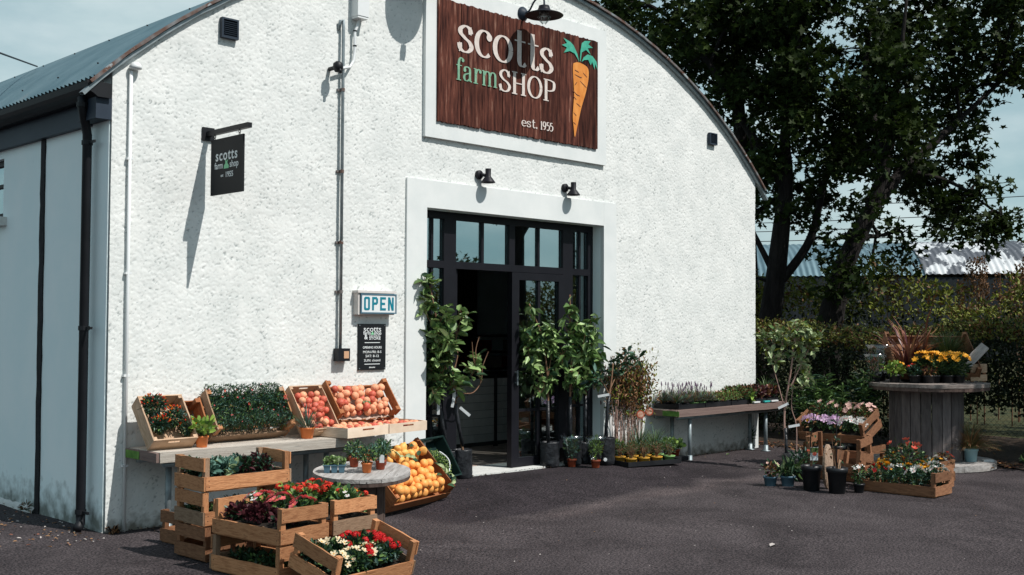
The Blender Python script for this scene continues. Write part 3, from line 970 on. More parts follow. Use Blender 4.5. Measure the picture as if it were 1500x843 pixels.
# glyph: (advance, strokes); x-height (or cap height) = 1
G = {
    's': (.72, [('pen', catmull([(.56, .72), (.50, .90), (.33, .98), (.14, .86), (.13, .70), (.30, .54), (.50, .40), (.58, .22), (.46, .06), (.28, .02), (.12, .12), (.08, .32)], 8)), ('thin', seg2((.56, .68), (.56, .98))), ('thin', seg2((.08, .0), (.08, .34)))]),
    'c': (.80, [('pen', arcp(.42, .5, .33, .49, 48, 312)), ('dot', (.64, .78))]),
    'o': (.92, [('pen', arcp(.45, .5, .36, .49, 0, 360))]),
    't': (.62, [('pen', catmull([(.28, 1.40), (.28, 1.0), (.28, .6), (.28, .24), (.34, .06), (.46, .03), (.58, .14)], 8)), ('thin', seg2((.06, .98), (.56, .98)))]),
    'f': (.56, [('pen', catmull([(.24, .0), (.24, .5), (.24, 1.0), (.27, 1.32), (.40, 1.50), (.54, 1.46)], 8)), ('thin', seg2((.05, .98), (.48, .98))), ('dot', (.56, 1.36)), SER(.24, .0, .18)]),
    'a': (.80, [('pen', catmull([(.12, .74), (.18, .92), (.34, .98), (.52, .88), (.55, .66), (.55, .3), (.58, .08), (.70, .02)], 8)), ('pen', catmull([(.55, .58), (.34, .52), (.16, .42), (.10, .24), (.18, .06), (.34, .04), (.50, .16), (.55, .28)], 8)), ('dot', (.15, .72))]),
    'r': (.66, [('pen', seg2((.20, .0), (.20, .5), (.20, .98))), ('thin', seg2((.04, .98), (.20, .98))), SER(.20, .0, .18), ('pen', catmull([(.20, .62), (.28, .84), (.42, .97), (.56, .92)], 6)), ('dot', (.56, .84))]),
    'm': (1.36, [('pen', seg2((.20, .0), (.20, .98))), ('thin', seg2((.04, .98), (.20, .98))), SER(.20, .0, .15), ('pen', catmull([(.20, .66), (.32, .90), (.48, .97), (.62, .86), (.65, .6), (.65, .0)], 8)), SER(.65, .0, .15), ('pen', catmull([(.65, .66), (.77, .90), (.93, .97), (1.07, .86), (1.10, .6), (1.10, .0)], 8)), SER(1.10, .0, .15)]),
    'S': (.66, [('pen', catmull([(.54, .72), (.48, .90), (.32, .99), (.14, .88), (.11, .72), (.24, .56), (.46, .43), (.57, .26), (.48, .07), (.30, .01), (.13, .10), (.07, .30)], 8)), ('thin', seg2((.55, .68), (.55, .99))), ('thin', seg2((.07, .0), (.07, .32)))]),
    'H': (.86, [('pen', seg2((.18, .0), (.18, 1.))), ('pen', seg2((.66, .0), (.66, 1.))), ('thin', seg2((.18, .5), (.66, .5))), SER(.18, .0, .14), SER(.18, 1., .14), SER(.66, .0, .14), SER(.66, 1., .14)]),
    'O': (.88, [('pen', arcp(.43, .5, .35, .5, 0, 360))]),
    'P': (.72, [('pen', seg2((.18, .0), (.18, 1.))), SER(.18, .0, .15), SER(.18, 1., .14), ('pen', catmull([(.18, .99), (.40, .99), (.60, .92), (.64, .74), (.58, .56), (.40, .48), (.18, .48)], 8))]),
    'e': (.76, [('pen', arcp(.38, .5, .30, .48, 0, 318)), ('thin', seg2((.10, .52), (.68, .52)))]),
    '.': (.36, [('dot', (.16, .08))]),
    '1': (.50, [('pen', seg2((.26, .0), (.26, 1.3))), ('thin', seg2((.10, 1.12), (.26, 1.3))), SER(.26, .0, .16)]),
    '9': (.78, [('pen', arcp(.36, .90, .26, .38, 0, 360)), ('pen', catmull([(.62, .95), (.60, .55), (.46, .18), (.22, .02)], 8))]),
    '5': (.72, [('thin', seg2((.18, 1.28), (.58, 1.28))), ('pen', seg2((.16, 1.29), (.14, .74))), ('pen', catmull([(.14, .74), (.36, .84), (.58, .70), (.62, .42), (.50, .12), (.28, .0), (.10, .10)], 8))]),
    ' ': (.5, []),
}


def pen_text(txt, x0, z0, width, xh, thick, thin, m, parent, y, slope=0.0):
    """painted book-face lettering on the facade plane (x, z)"""
    adv = sum(G[c][0] for c in txt)
    sx = width / adv
    x = x0
    for c in txt:
        a, strokes = G[c]
        mb = MB()
        for si, (kind, P) in enumerate(strokes):
            yy_ = y - .0004 * si
            if kind == 'dot':
                cx, cz = x + P[0] * sx, z0 + P[1] * xh
                r_ = thick * .62
                mb.add([(cx + r_ * math.cos(t), yy_, cz + r_ * math.sin(t)) for t in np.linspace(0, 2 * PI, 12, endpoint=False)], [tuple(range(12))])
                continue
            Q = [Vector((x + p.x * sx, z0 + p.y * xh)) for p in P]
            vs = []
            for i, p in enumerate(Q):
                d = Q[min(i + 1, len(Q) - 1)] - Q[max(i - 1, 0)]
                d = d.normalized() if d.length > 1e-9 else Vector((1, 0))
                w = thin if kind == 'thin' else thin + (thick - thin) * abs(d.y) ** 1.4
                nn = Vector((-d.y, d.x)) * w / 2
                vs += [(p.x + nn.x, yy_, p.y + nn.y), (p.x - nn.x, yy_, p.y - nn.y)]
            mb.add(vs, [(2 * i, 2 * i + 1, 2 * i + 3, 2 * i + 2) for i in range(len(Q) - 1)])
        if strokes:
            mb.build('letter', m, parent)
        x += a * sx
        z0 += slope * a * sx


def text(name, body, size, parent, X, m, width=None, bold=0.0, space=1.0, sy=1.0, thick=.0008):
    """built-in face text as a mesh; X places its centre, text plane is local xy"""
    cu_ = bpy.data.curves.new(name, 'FONT')
    cu_.body = body
    cu_.size = size
    cu_.offset = bold
    cu_.space_character = space
    cu_.extrude = thick / 2
    cu_.resolution_u = 3
    cu_.align_x = 'CENTER'
    cu_.align_y = 'CENTER'
    t_ = bpy.data.objects.new(name, cu_)
    col.objects.link(t_)
    dg = bpy.context.evaluated_depsgraph_get()
    dg.update()
    me = bpy.data.meshes.new_from_object(t_.evaluated_get(dg))
    bpy.data.objects.remove(t_)
    me.materials.clear()
    me.materials.append(m)
    xs_ = [v.co.x for v in me.vertices]
    s_ = 1.0
    if width and xs_:
        s_ = width / (max(xs_) - min(xs_))
    o = obj(name, me, parent)
    o.matrix_basis = X @ Matrix.Diagonal((s_, sy, 1, 1))
    return o


FACE = Matrix(((1, 0, 0, 0), (0, 0, -1, 0), (0, 1, 0, 0), (0, 0, 0, 1)))   # text plane -> facade plane, facing -y


def facade_at(x, y, z):
    return Matrix.Translation((x, y, z)) @ FACE


# ---- big painted sign
sg = thing('shop_sign', 'large brown plank sign painted with shop name and orange carrot', 'sign', (0, 0, 0))
MB().box(3.172, 5.911, -.052, .0, 3.465, 5.02).build('backing_board', M['smooth'], sg)
bx = [3.312, 3.618, 3.913, 4.211, 4.501, 4.805, 5.097, 5.416, 5.740]
for i in range(8):
    mb = MB()
    a, c = bx[i] + .0042, bx[i + 1] - .0042
    nsg = 14
    zt = [4.865 + random.uniform(-.010, .006) for _ in range(nsg + 1)]
    zb = [3.63 + random.uniform(-.006, .008) for _ in range(nsg + 1)]
    yo = random.uniform(-.003, .003)
    vs = []
    for k in range(nsg + 1):
        x = a + (c - a) * k / nsg
        for (y, z) in ((-.076 + yo, zb[k]), (-.0525, zb[k]), (-.0525, zt[k]), (-.076 + yo, zt[k])):
            vs.append((x, y, z))
    fs = [(0, 3, 2, 1)]
    for k in range(nsg):
        for e in range(4):
            e2 = (e + 1) % 4
            fs.append((k * 4 + e, k * 4 + e2, k * 4 + 4 + e2, k * 4 + 4 + e))
    o_ = nsg * 4
    fs.append((o_, o_ + 1, o_ + 2, o_ + 3))
    mb.add(vs, fs)
    mb.build('board', M['signwood'], sg)
YL = -.0825
pen_text('scotts', 3.565, 4.372, 1.43, .275, .064, .015, M['cream'], sg, YL, -.012)
pen_text('farm', 3.54, 4.082, .60, .150, .030, .009, M['mint'], sg, YL)
pen_text('SHOP', 4.145, 4.062, .87, .228, .042, .011, M['cream'], sg, YL)
pen_text('est.', 4.485, 3.735, .255, .062, .017, .007, M['cream'], sg, YL)
pen_text('1955', 4.775, 3.735, .205, .068, .017, .007, M['cream'], sg, YL)


def flat(name, pts, m, y=YL, parent=sg, closed=True):
    P = catmull(pts, 5, True)[:-1] if closed else [Vector(p) for p in pts]
    mb = MB()
    mb.add([(p.x, y, p.y) for p in P], [tuple(range(len(P)))])
    return mb.build(name, m, parent)


flat('carrot', [(5.30, 4.50), (5.32, 4.20), (5.30, 3.96), (5.315, 3.83), (5.335, 3.72), (5.37, 3.82), (5.44, 4.05), (5.52, 4.25), (5.565, 4.42), (5.55, 4.53), (5.43, 4.565), (5.34, 4.555)], M['carrot'])
for pts in (((5.33, 4.47), (5.40, 4.455)), ((5.33, 4.42), (5.43, 4.40), (5.45, 4.41)), ((5.42, 4.36), (5.53, 4.30)), ((5.30, 4.24), (5.36, 4.20), (5.42, 4.19)), ((5.31, 4.17), (5.36, 4.14)), ((5.36, 4.10), (5.43, 4.07)), ((5.31, 3.99), (5.36, 3.96)), ((5.31, 3.88), (5.35, 3.86)), ((5.47, 4.46), (5.54, 4.42)), ((5.33, 4.30), (5.37, 4.34))):
    Q = catmull(pts, 4)
    mb = MB(); vs = []
    for i, p in enumerate(Q):
        w_ = .004 + .003 * math.sin(PI * i / (len(Q) - 1))
        vs += [(p.x, YL - .0006, p.y + w_), (p.x, YL - .0006, p.y - w_)]
    mb.add(vs, [(2 * i, 2 * i + 1, 2 * i + 3, 2 * i + 2) for i in range(len(Q) - 1)])
    mb.build('line', M['carrotline'], sg)
LF = [[(5.405, 4.57), (5.375, 4.66), (5.31, 4.745), (5.255, 4.775), (5.14, 4.80), (5.20, 4.75), (5.115, 4.715), (5.20, 4.70), (5.15, 4.635), (5.25, 4.67), (5.33, 4.655), (5.385, 4.60)],
      [(5.415, 4.585), (5.425, 4.70), (5.45, 4.795), (5.50, 4.83), (5.60, 4.845), (5.56, 4.80), (5.64, 4.775), (5.55, 4.755), (5.60, 4.69), (5.52, 4.73), (5.45, 4.69), (5.43, 4.59)],
      [(5.445, 4.58), (5.48, 4.64), (5.55, 4.685), (5.63, 4.68), (5.70, 4.63), (5.725, 4.53), (5.68, 4.60), (5.67, 4.53), (5.63, 4.61), (5.60, 4.57), (5.56, 4.625), (5.49, 4.61)]]
for lf in LF:
    flat('carrot_leaf', lf, M['leafpaint'], closed=False)

# ---- hanging sign on bracket
hs = thing('hanging_sign', 'black hanging sign with white shop name on an iron arm', 'sign', (.83, 0, 3.19))
MB().box(-.055, .055, -.03, -.005, -.055, .055).build('wall_plate', M['black'], hs)
MB().box(-.02, .02, -.66, -.0305, -.02, .02).build('arm', M['black'], hs)
for y in (-.13, -.51):
    r_ = MB()
    r_.tube([(0, y + .012 * math.cos(t), -.034 + .014 * math.sin(t)) for t in np.linspace(0, 2 * PI, 11)], .0035, 5)
    r_.tube([(0, y + .009 * math.sin(t), -.054 + .010 * math.cos(t)) for t in np.linspace(0, 2 * PI, 11)], .003, 5)
    r_.build('ring', M['black'], hs)
bd = MB().box(-.008, .008, -.575, -.085, -.52, -.06).build('sign_board', M['boardblack'], hs)
# text on the face towards -x  (reading direction is -y as seen from the left)
LX = Matrix(((0, 0, -1, 0), (-1, 0, 0, 0), (0, 1, 0, 0), (0, 0, 0, 1)))
def on_left(y, z, x=-.0095):
    return Matrix.Translation((x, y, z)) @ LX
text('lettering', 'scotts', .125, bd, on_left(-.33, -.205), M['print'], .33, .002, 1.15)
text('lettering', 'farm', .078, bd, on_left(-.213, -.285), M['print'], .125, .001)
text('lettering', 'shop', .078, bd, on_left(-.447, -.285), M['print'], .13, .001)
text('lettering', 'est', .035, bd, on_left(-.265, -.367), M['print'], .04, .0005)
text('lettering', '1955', .062, bd, on_left(-.375, -.366), M['print'], .11, .001)
def rabbit(parent, X, s):
    mb = MB()
    pts = [(-.5, -.5), (.5, -.5), (.52, -.2), (.25, .05), (.22, .2), (.42, .5), (.12, .32), (-.02, .34), (-.3, .5), (-.18, .2), (-.2, .05), (-.45, -.15)]
    mb.add([(p[0] * s, p[1] * s, 0) for p in pts], [tuple(range(len(pts)))])
    o = mb.build('emblem', M['printgreen'], parent); o.matrix_basis = X
rabbit(bd, on_left(-.328, -.277), .075)

# ---- OPEN light box
ob = thing('open_sign', 'white wall box sign reading OPEN in blue letters', 'sign', (2.575, 0, 1.815))
MB().box(-.225, .20, -.085, 0.0, -.105, .095).box(-.238, .215, -.10, .0, .0955, .118).build('housing', M['offwhite'], ob)
f = MB()
f.box(-.205, .215, -.103, -.0855, -.095, -.083); f.box(-.205, .215, -.103, -.0855, .078, .09)
f.box(-.205, -.193, -.103, -.0855, -.0825, .0775); f.box(.203, .215, -.103, -.0855, -.0825, .0775)
f.build('rim', M['bluetray'], ob)
MB().box(-.1925, .2025, -.098, -.0858, -.0825, .0775).build('panel', M['white'], ob)
def block_letter(ch, x, z, w, h, s):
    y = -.0992
    mb = MB()
    def bar(x0, x1, z0, z1, dy=0.0):
        mb.box(x + x0, x + x1, y - .001 - dy, y - dy, z + z0, z + z1)
    c = s * .55
    if ch == 'O':
        P_ = [(c, 0), (w - c, 0), (w, c), (w, h - c), (w - c, h), (c, h), (0, h - c), (0, c)]
        Q_ = [(s + (px - w / 2) * 0 + (px - 0) * (w - 2 * s) / w, s * .9 + pz * (h - 1.8 * s) / h) for px, pz in P_]
        vs = [(x + a_, y - .001, z + b_) for a_, b_ in P_ + Q_]
        mb.add(vs, [(k, (k + 1) % 8, 8 + (k + 1) % 8, 8 + k) for k in range(8)])
    elif ch == 'P':
        bar(0, s, 0, h); bar(s, w - c, h - s, h); bar(s, w - c, h * .42, h * .42 + s); bar(w - s, w, h * .42 + c, h - c, .0003)
    elif ch == 'E':
        bar(0, s, 0, h); bar(s, w, h - s, h); bar(s, w * .85, h * .5 - s / 2, h * .5 + s / 2); bar(s, w, 0, s)
    elif ch == 'N':
        bar(0, s, 0, h); bar(w - s, w, 0, h)
        mb.add([(x + s * .3, y - .0013, z + h), (x + s * 1.15, y - .0013, z + h), (x + w - s * .3, y - .0013, z), (x + w - s * 1.15, y - .0013, z)], [(0, 3, 2, 1)])
    mb.build('letter', M['teal'], ob)
for k, ch in enumerate('OPEN'):
    block_letter(ch, -.168 + .094 * k, -.064, .068, .124, .021)

# ---- opening hours board
hb = thing('hours_board', 'small black notice board of opening hours below the OPEN box', 'sign', (2.56, 0, 1.41))
MB().box(-.16, .16, -.03, -.016, -.215, .215).build('panel', M['boardblack'], hb)
for x in (-.147, .147):
    for z in (-.2, .2):
        obj('screw', MB().lathe([(.006, 0), (.004, .004)], 8).mesh('screw', M['zinc']), hb).matrix_basis = facade_at(x, -.0305, z)
yb = -.0315
for (s_, z, w_, sz, bo) in (('scotts', .165, .205, .075, .0002), ('GENERAL', .100, .135, .026, .0), ('STORE', .078, .135, .034, .0004), ('OPENING HOURS', -.006, .22, .030, .0004), ('MON-FRI: 8-5', -.048, .215, .032, .0002), ('SAT: 8-12', -.086, .155, .032, .0002), ('SUN: closed', -.126, .19, .032, .0001), ('#scotts', -.190, .07, .018, .0004)):
    text('lettering', s_, sz, hb, facade_at(.03 if s_ in ('GENERAL', 'STORE') else 0, yb, z), M['print'], w_, bo)
text('lettering', '&', .06, hb, facade_at(-.075, yb, .09), M['print'], .04, .001)
text('lettering', 'farm', .045, hb, facade_at(-.062, yb, .128), M['print'], .085, .0006)
text('lettering', 'shop', .045, hb, facade_at(.062, yb, .128), M['print'], .085, .0006)
rabbit(hb, facade_at(0, yb, .130), .032)
for z in (.040, -.160):
    MB().box(-.09, .09, yb - .0008, yb, z - .003, z + .003).build('line', M['print'], hb)

# ---- conduit with small light box
cd = thing('conduit', 'long grey vertical conduit ending in a small black box', 'pipe', (2.17, -.03, 0))
MB().tube([(-.02, .01, 4.32), (-.02, -.012, 4.40), (.004, -.022, 4.41), (.008, -.022, 4.34), (.006, -.022, 1.40)], .016, 8).build('pipe', M['zinc'], cd, True)
for z in (1.9, 2.35, 3.0, 3.75):
    MB().lathe([(.02, 0), (.02, .03)], 8, 0, (.006, -.022, z)).box(-.035, .045, .0, .018, z + .005, z + .025).build('clip', M['rust'], cd)
bxo = MB().box(-.04, .09, -.06, .015, 1.285, 1.40).build('junction_box', M['black'], cd)
MB().box(.02, .075, -.064, -.0605, 1.31, 1.375).build('cover', M['amber'], bxo)

# ---- white elbow pipe and camera above
el = thing('cable_pipe', 'short white curved cable pipe with dark sensor head beside the conduit', 'pipe', (0, 0, 0))
MB().tube([(2.36, -.05, 4.46), (2.335, -.05, 4.38), (2.31, -.05, 4.33), (2.31, -.05, 4.16), (2.30, -.05, 4.06), (2.25, -.06, 3.985), (2.12, -.07, 3.95), (2.08, -.08, 3.945)], .014, 8).build('pipe', M['white'], el, True)
MB().lathe([(.0, -.05), (.03, -.045), (.048, -.01), (.045, .03), (.02, .05), (0, .05)], 12, 0, (2.05, -.15, 3.94)).tube([(2.05, -.14, 3.94), (2.05, -.02, 3.94)], .02, 8).tube([(2.05, -.17, 3.93), (2.05, -.19, 3.88)], .016, 8).build('sensor', M['black'], el, True)
for z in (4.19, 4.33):
    MB().lathe([(.018, 0), (.018, .012)], 8, 0, (2.31, -.05, z)).build('clip', M['black'], el)
wb_ = thing('alarm_box', 'tall white alarm box high on the wall above the cable pipe', 'alarm', (2.345, 0, 4.47))
MB().box(-.055, .075, -.12, -.01, 0, .30).box(-.05, .07, -.115, -.011, -.02, -.0005).build('case', M['white'], wb_)

# ---- wall spotlights over the door
def spot(x, z, label):
    t = thing('wall_spotlight', label, 'lamp', (x, -.004, z), 0, 'two black wall spotlights above the door')
    t.scale = (.82, .86, .86)
    a = MB().lathe([(.055, 0), (.055, .035), (.045, .045), (0, .046)], 20).build('wall_plate', M['frame'], t, True)
    a.matrix_basis = Matrix.Translation((-.04, -.012, .035)) @ Matrix.Rotation(R(90), 4, 'X')
    MB().tube([(-.04, -.05, .035), (-.02, -.09, .03), (.005, -.11, .02)], .02, 8).build('arm', M['frame'], t, True)
    h = MB().lathe([(.034, .075), (.036, .07), (.034, -.015), (.05, -.035), (.088, -.085), (.090, -.092), (.082, -.088), (.03, -.03), (0, -.03)], 24).build('lamp_shade', M['frame'], t, True)
    h.location = (.02, -.125, .03)
    obj('bulb', MB().lathe([(0, -.065), (.025, -.06), (.03, -.04), (.0, -.03)], 12).mesh('bulb', M['white'], True), t, (.02, -.125, .03))
spot(3.955, 3.13, 'black wall spotlight above the door, left one of the pair')
spot(5.265, 3.115, 'black wall spotlight above the door, right one of the pair')

# ---- swan-neck barn lamp over the sign
def barn_lamp(x, z, label):
    t = thing('barn_lamp', label, 'lamp', (x, 0, z))
    a = MB().lathe([(.075, 0), (.075, .012), (.05, .03), (.03, .05), (0, .052)], 20).build('wall_plate', M['fascia'], t, True)
    a.matrix_basis = Matrix.Translation((-.02, -.053, .0)) @ Matrix.Rotation(R(90), 4, 'X')
    MB().tube(catmull([(-.02, -.10, 0), (-.02, -.16, .02), (-.015, -.22, .10), (-.005, -.29, .14), (0, -.345, .10), (0, -.35, .03)], 6), .010, 8).build('arm', M['fascia'], t, True)
    s_ = MB().lathe([(.02, .035), (.055, .03), (.065, -.005), (.075, -.02), (.19, -.062), (.205, -.072), (.2, -.076), (.07, -.03), (0, -.03)], 32).build('lamp_shade', M['frame'], t, True)
    s_.location = (0, -.35, 0)
    b_ = MB().lathe([(.045, -.03), (.062, -.07), (.06, -.12), (.035, -.15), (0, -.155)], 20).build('globe', M['film'], t, True)
    b_.location = (0, -.35, 0)
    c_ = MB()
    for k in range(4):
        an = PI / 2 * k
        c_.tube([(.066 * math.cos(an), .066 * math.sin(an), -.03), (.07 * math.cos(an), .07 * math.sin(an), -.1), (.02 * math.cos(an), .02 * math.sin(an), -.163)], .003, 4)
    c_.tube([(.069 * math.cos(t_), .069 * math.sin(t_), -.09) for t_ in np.linspace(0, 2 * PI, 17)], .003, 4)
    o = c_.build('cage', M['zinc'], t); o.location = (0, -.35, 0)
    obj('bulb', MB().lathe([(.012, -.03), (.03, -.07), (.0, -.11)], 10).mesh('bulb', M['white'], True), t, (0, -.35, 0))
barn_lamp(4.545, 4.945, 'dark swan-neck barn lamp with glass globe over the plank sign')

# satellite dish just above the picture, throwing its shadow beside the sign
dsh = thing('satellite_dish', 'grey satellite dish high on the gable left of the plank sign', 'dish', (3.02, 0, 5.02))
dm = MB().lathe([(0, -.045), (.08, -.04), (.16, -.02), (.23, .012), (.235, .014), (.232, .02), (.15, -.008), (0, -.03)], 28).build('reflector', M['zinc'], dsh, True)
dm.matrix_basis = Matrix.Translation((.0, -.32, .10)) @ Matrix.Rotation(R(62), 4, 'X')
MB().tube([(0, 0, -.05), (0, -.2, -.02), (0, -.28, .08)], .016, 8).tube([(0, -.27, .0), (.06, -.55, -.02)], .01, 6).box(.03, .09, -.60, -.54, -.05, .03).build('arm', M['zinc'], dsh)

# thin pipe at the building corner
cp = thing('corner_pipe', 'thin white pipe down the left edge of the roughcast gable', 'pipe', (0, 0, 0))
MB().tube([(.14, -.038, .0), (.14, -.038, 3.60)], .014, 8).build('pipe', M['white'], cp, True)
MB().lathe([(.0, -.03), (.045, -.02), (.05, .0), (.03, .03), (0, .035)], 14, 0, (.17, -.05, 3.64)).build('cap', M['white'], cp, True)
for z in (.5, 1.2, 2.0, 2.9):
    MB().box(.115, .165, -.05, -.0, z, z + .018).build('clip', M['white'], cp)


# ------------------------------------------------------------------ benches
def bench(x0, x1, yb_, yf, ztop, label, legs, dark=False, rz=0):
    t = thing('display_bench', label, 'bench', (x0, 0, 0), rz)
    nb = 3
    mn = 'bench_dark' if dark else 'bench'
    for k in range(nb):
        w_ = (yb_ - yf) / nb
        yc = yf + w_ * (k + .5)
        put_plank('plank', mn if (dark and k == 0) else 'bench', t, ((x1 - x0) / 2, yc, ztop - .022), (x1 - x0, w_ - .006, .044))
    put_plank('front_board', mn, t, ((x1 - x0) / 2, yf - .014, ztop - .04), (x1 - x0 + .01, .026, .078))
    e = put_plank('end_board', 'bench_dark', t, (-.018, (yf + yb_) / 2 - .01, ztop - .04), (yb_ - yf + .01, .03, .07), (0, 0, R(90)))
    MB().box(-.0365, -.034, (yf + yb_) / 2 + (.0 if not dark else -.26), (yf + yb_) / 2 + (.22 if not dark else -.02), ztop - .072, ztop - .012).build('painted_end', M['mossy'], t)
    MB().tube([(.05, yf + .04, ztop - .10), (x1 - x0 - .02, yf + .04, ztop - .10)], .022, 10).tube([(.05, yb_ - .05, ztop - .10), (x1 - x0 - .02, yb_ - .05, ztop - .10)], .022, 10).build('rail', M['zinc'], t, True)
    for (lx, ly) in legs:
        MB().tube([(lx, ly, .0), (lx, ly, ztop - .10)], .024, 12).lathe([(.062, .0), (.062, .008), (.034, .012), (.034, .075), (.026, .08)], 16, 0, (lx, ly, 0)).build('leg', M['zinc'], t, True)
    return t


bench(.17, 1.97, -.03, -.53, .65, 'left display bench of pale weathered planks on galvanised legs', [(.2, -.30), (1.6, -.42), (1.6, -.12)])
bench(6.75, 9.12, -.03, -.43, .635, 'right display bench of brown planks loaded with small potted herbs', [(.35, -.36), (2.05, -.34), (.35, -.1), (2.05, -.10)], True)


# ------------------------------------------------------------------ crates
def frame_at(corner, rz=0, tilt=0, ty=0):
    return Matrix.Translation(corner) @ Matrix.Rotation(R(rz), 4, 'Z') @ Matrix.Rotation(R(tilt), 4, 'X') @ Matrix.Rotation(R(ty), 4, 'Y')


def crate(label, corner, rz=0, tilt=0, L=.7, W=.4, H=.232, m='crate', group=None, X=None, cat='crate'):
    X = X or frame_at(corner, rz, tilt)
    t = thing('wooden_crate', label, cat, group=group, X=X)
    p = .036
    for (x, y) in ((p / 2, p / 2 + .012), (L - p / 2, p / 2 + .012), (p / 2, W - p / 2 - .012), (L - p / 2, W - p / 2 - .012)):
        put_plank('post', m, t, (x + (.012 if x < L / 2 else -.012), y, H / 2 + .004), (H - .008, p, p), (0, R(90), 0))
    bh = .092
    for x in (-.001, L + .001):
        s = 1 if x < .1 else -1
        put_plank('plank', m, t, (x + s * .006, W / 2, .012 + bh / 2), (W, .012, bh), (0, 0, R(90)))
        put_plank('plank', m, t, (x + s * .006, W / 2, H - .002 - bh * .47), (W - .012, .012, bh * .94), (0, 0, R(90)))
    for y in (.0055, W - .0055):
        put_plank('plank', m, t, (L / 2, y, .012 + bh / 2), (L - .026, .0105, bh))
    for k in range(4):
        put_plank('slat', m, t, (L / 2, W * (k + .5) / 4, .006), (L - .028, W / 4 - .018, .009))
    return X


def thin_crate(label, corner, rz=0, tilt=0, L=.36, W=.42, H=.13, m='ply', group=None):
    X = frame_at(corner, rz, tilt)
    t = thing('fruit_crate', label, 'crate', group=group, X=X)
    th = .009
    for y in (th / 2, W - th / 2):           # short ends with a hand slot
        e = MB()
        hl = L * .14
        e.box(0, L / 2 - hl, y - th / 2, y + th / 2, 0, H); e.box(L / 2 + hl, L, y - th / 2, y + th / 2, 0, H)
        e.box(L / 2 - hl, L / 2 + hl, y - th / 2, y + th / 2, 0, H * .62); e.box(L / 2 - hl, L / 2 + hl, y - th / 2, y + th / 2, H * .80, H)
        e.build('end_board', M[m], t)
    for x in (th / 2, L - th / 2):
        put_plank('side_board', m, t, (x, W / 2, H / 2), (W - .02, th, H), (0, 0, R(90)))
    for (x, y) in ((.022, .022), (L - .022, .022), (.022, W - .022), (L - .022, W - .022)):
        put_plank('corner_block', m, t, (x, y, H / 2), (H - .004, .024, .024), (0, R(90), 0))
    MB().box(.01, L - .01, .01, W - .01, .001, .007).build('base_board', M[m], t)
    return X


CG = 'slatted wooden crates of plants and fruit'
A1 = crate('slatted crate at the bottom of the tall left stack by the bench', (-.0, -1.51, .0), 1.5, m='crate_dark', group=CG)
A2 = crate('slatted crate in the middle of the tall left stack', (-.015, -1.50, .234), -.8, group=CG)
A3 = crate('slatted crate of blue-green succulents topping the tall left stack', (-.01, -1.50, .468), .4, group=CG)
B1 = crate('slatted crate under the begonias and dark-leaved plants', (.37, -2.38, 0), 96, L=.70, W=.39, group=CG)
B2 = crate('slatted crate of pink begonias and dark maroon leaves', (.375, -2.39, .234), 95.5, L=.70, W=.39, group=CG)
D1 = crate('slatted crate beneath the scarlet geraniums', (.80, -2.34, 0), 93, L=.70, W=.38, group=CG)
D2 = crate('slatted crate of scarlet geraniums beside the spool table', (.805, -2.345, .234), 94, L=.70, W=.38, group=CG)
C1 = crate('tilted slatted crate of crimson and cream primroses at the very front', (.05, -2.87, .004), 6.6, 16, L=.70, W=.41, group=CG)
BK = crate('dark slatted crate half hidden behind the tall left stack', (.16, -.97, .0), 3, L=.45, W=.36, H=.24, m='crate_dark', group=CG)

E1 = thin_crate('leaning thin crate of ornamental pepper plants at the bench left end', (.15, -.38, .652), 0, 50, .37, .42, .13)
E0 = crate('small slatted crate end showing behind the carnation crate', (.47, -.17, .652), 0, 58, L=.26, W=.34, H=.16, m='crate_red', group=CG)
E2 = crate('leaning slatted crate packed with dark carnations on the bench', (.745, -.20, .652), 1, 57, L=.75, W=.38, H=.22, group=CG)
E3 = thin_crate('leaning thin crate of dark red nectarines behind a potted lavender', (1.56, -.35, .652), 0, 51, .34, .46, .12)
E4 = crate('leaning slatted crate heaped with large peaches against the wall', (1.95, -.20, .70), 2, 52, L=.70, W=.37, H=.22, m='crate_red', group=CG)
E5 = thin_crate('pale low tray of peaches overhanging the bench end, left of two', (1.80, -.68, .655), 10, 0, .52, .40, .085, 'pale')
E6 = thin_crate('pale low tray of peaches nearest the door, right of two', (2.325, -.585, .655), 8, 0, .50, .40, .085, 'pale')
F1 = crate('large sloping slatted crate of oranges and leafy lemons by the door', (2.0, -.93, .03), 15, 45, L=.90, W=.60, H=.19, m='crate_red', group=CG)
# what carries the sloping crates
crate('dark upturned crate propping the sloping orange crate from behind', (2.12, -.42, .0), 15, 0, L=.60, W=.30, H=.40, m='crate_dark', group=CG)

# right hand group
J1 = crate('front slatted crate of white, yellow and dark red bedding flowers', (6.83, -3.66, 0), 92, L=.76, W=.40, m='crate_shaded', group=CG)
J2 = crate('middle slatted crate of coral roses and white petunias behind the front one', (7.27, -3.49, .0), 90, L=.73, W=.38, m='crate_shaded', group=CG)
J3 = crate('rear slatted crate of mauve flowers nearest the large cable drum', (7.74, -3.30, .0), 90, L=.64, W=.38, m='crate_dark', group=CG)
HX = Matrix.Translation((7.50, -2.42, .33)) @ Matrix.Rotation(R(90), 4, 'Z') @ Matrix.Rotation(R(-24), 4, 'X') @ Matrix.Translation((0, -.42, 0))
H1 = crate('tilted slatted crate of white and lilac petunias standing high', None, L=.82, W=.42, H=.24, m='crate_shaded', X=HX, group=CG)
crate('slatted crate lying under the tilted petunia crate', (8.0, -2.40, .0), 90, L=.8, W=.42, H=.30, m='crate_dark', group=CG)
I1 = crate('reddish empty crate standing in front of the petunias', (7.28, -2.62, .18), 97, -6, L=.60, W=.36, H=.30, m='crate_shaded', group=CG)
crate('low dark crate beneath the reddish empty crate', (7.3, -2.66, .0), 96, L=.66, W=.4, H=.17, m='crate_dark', group=CG)
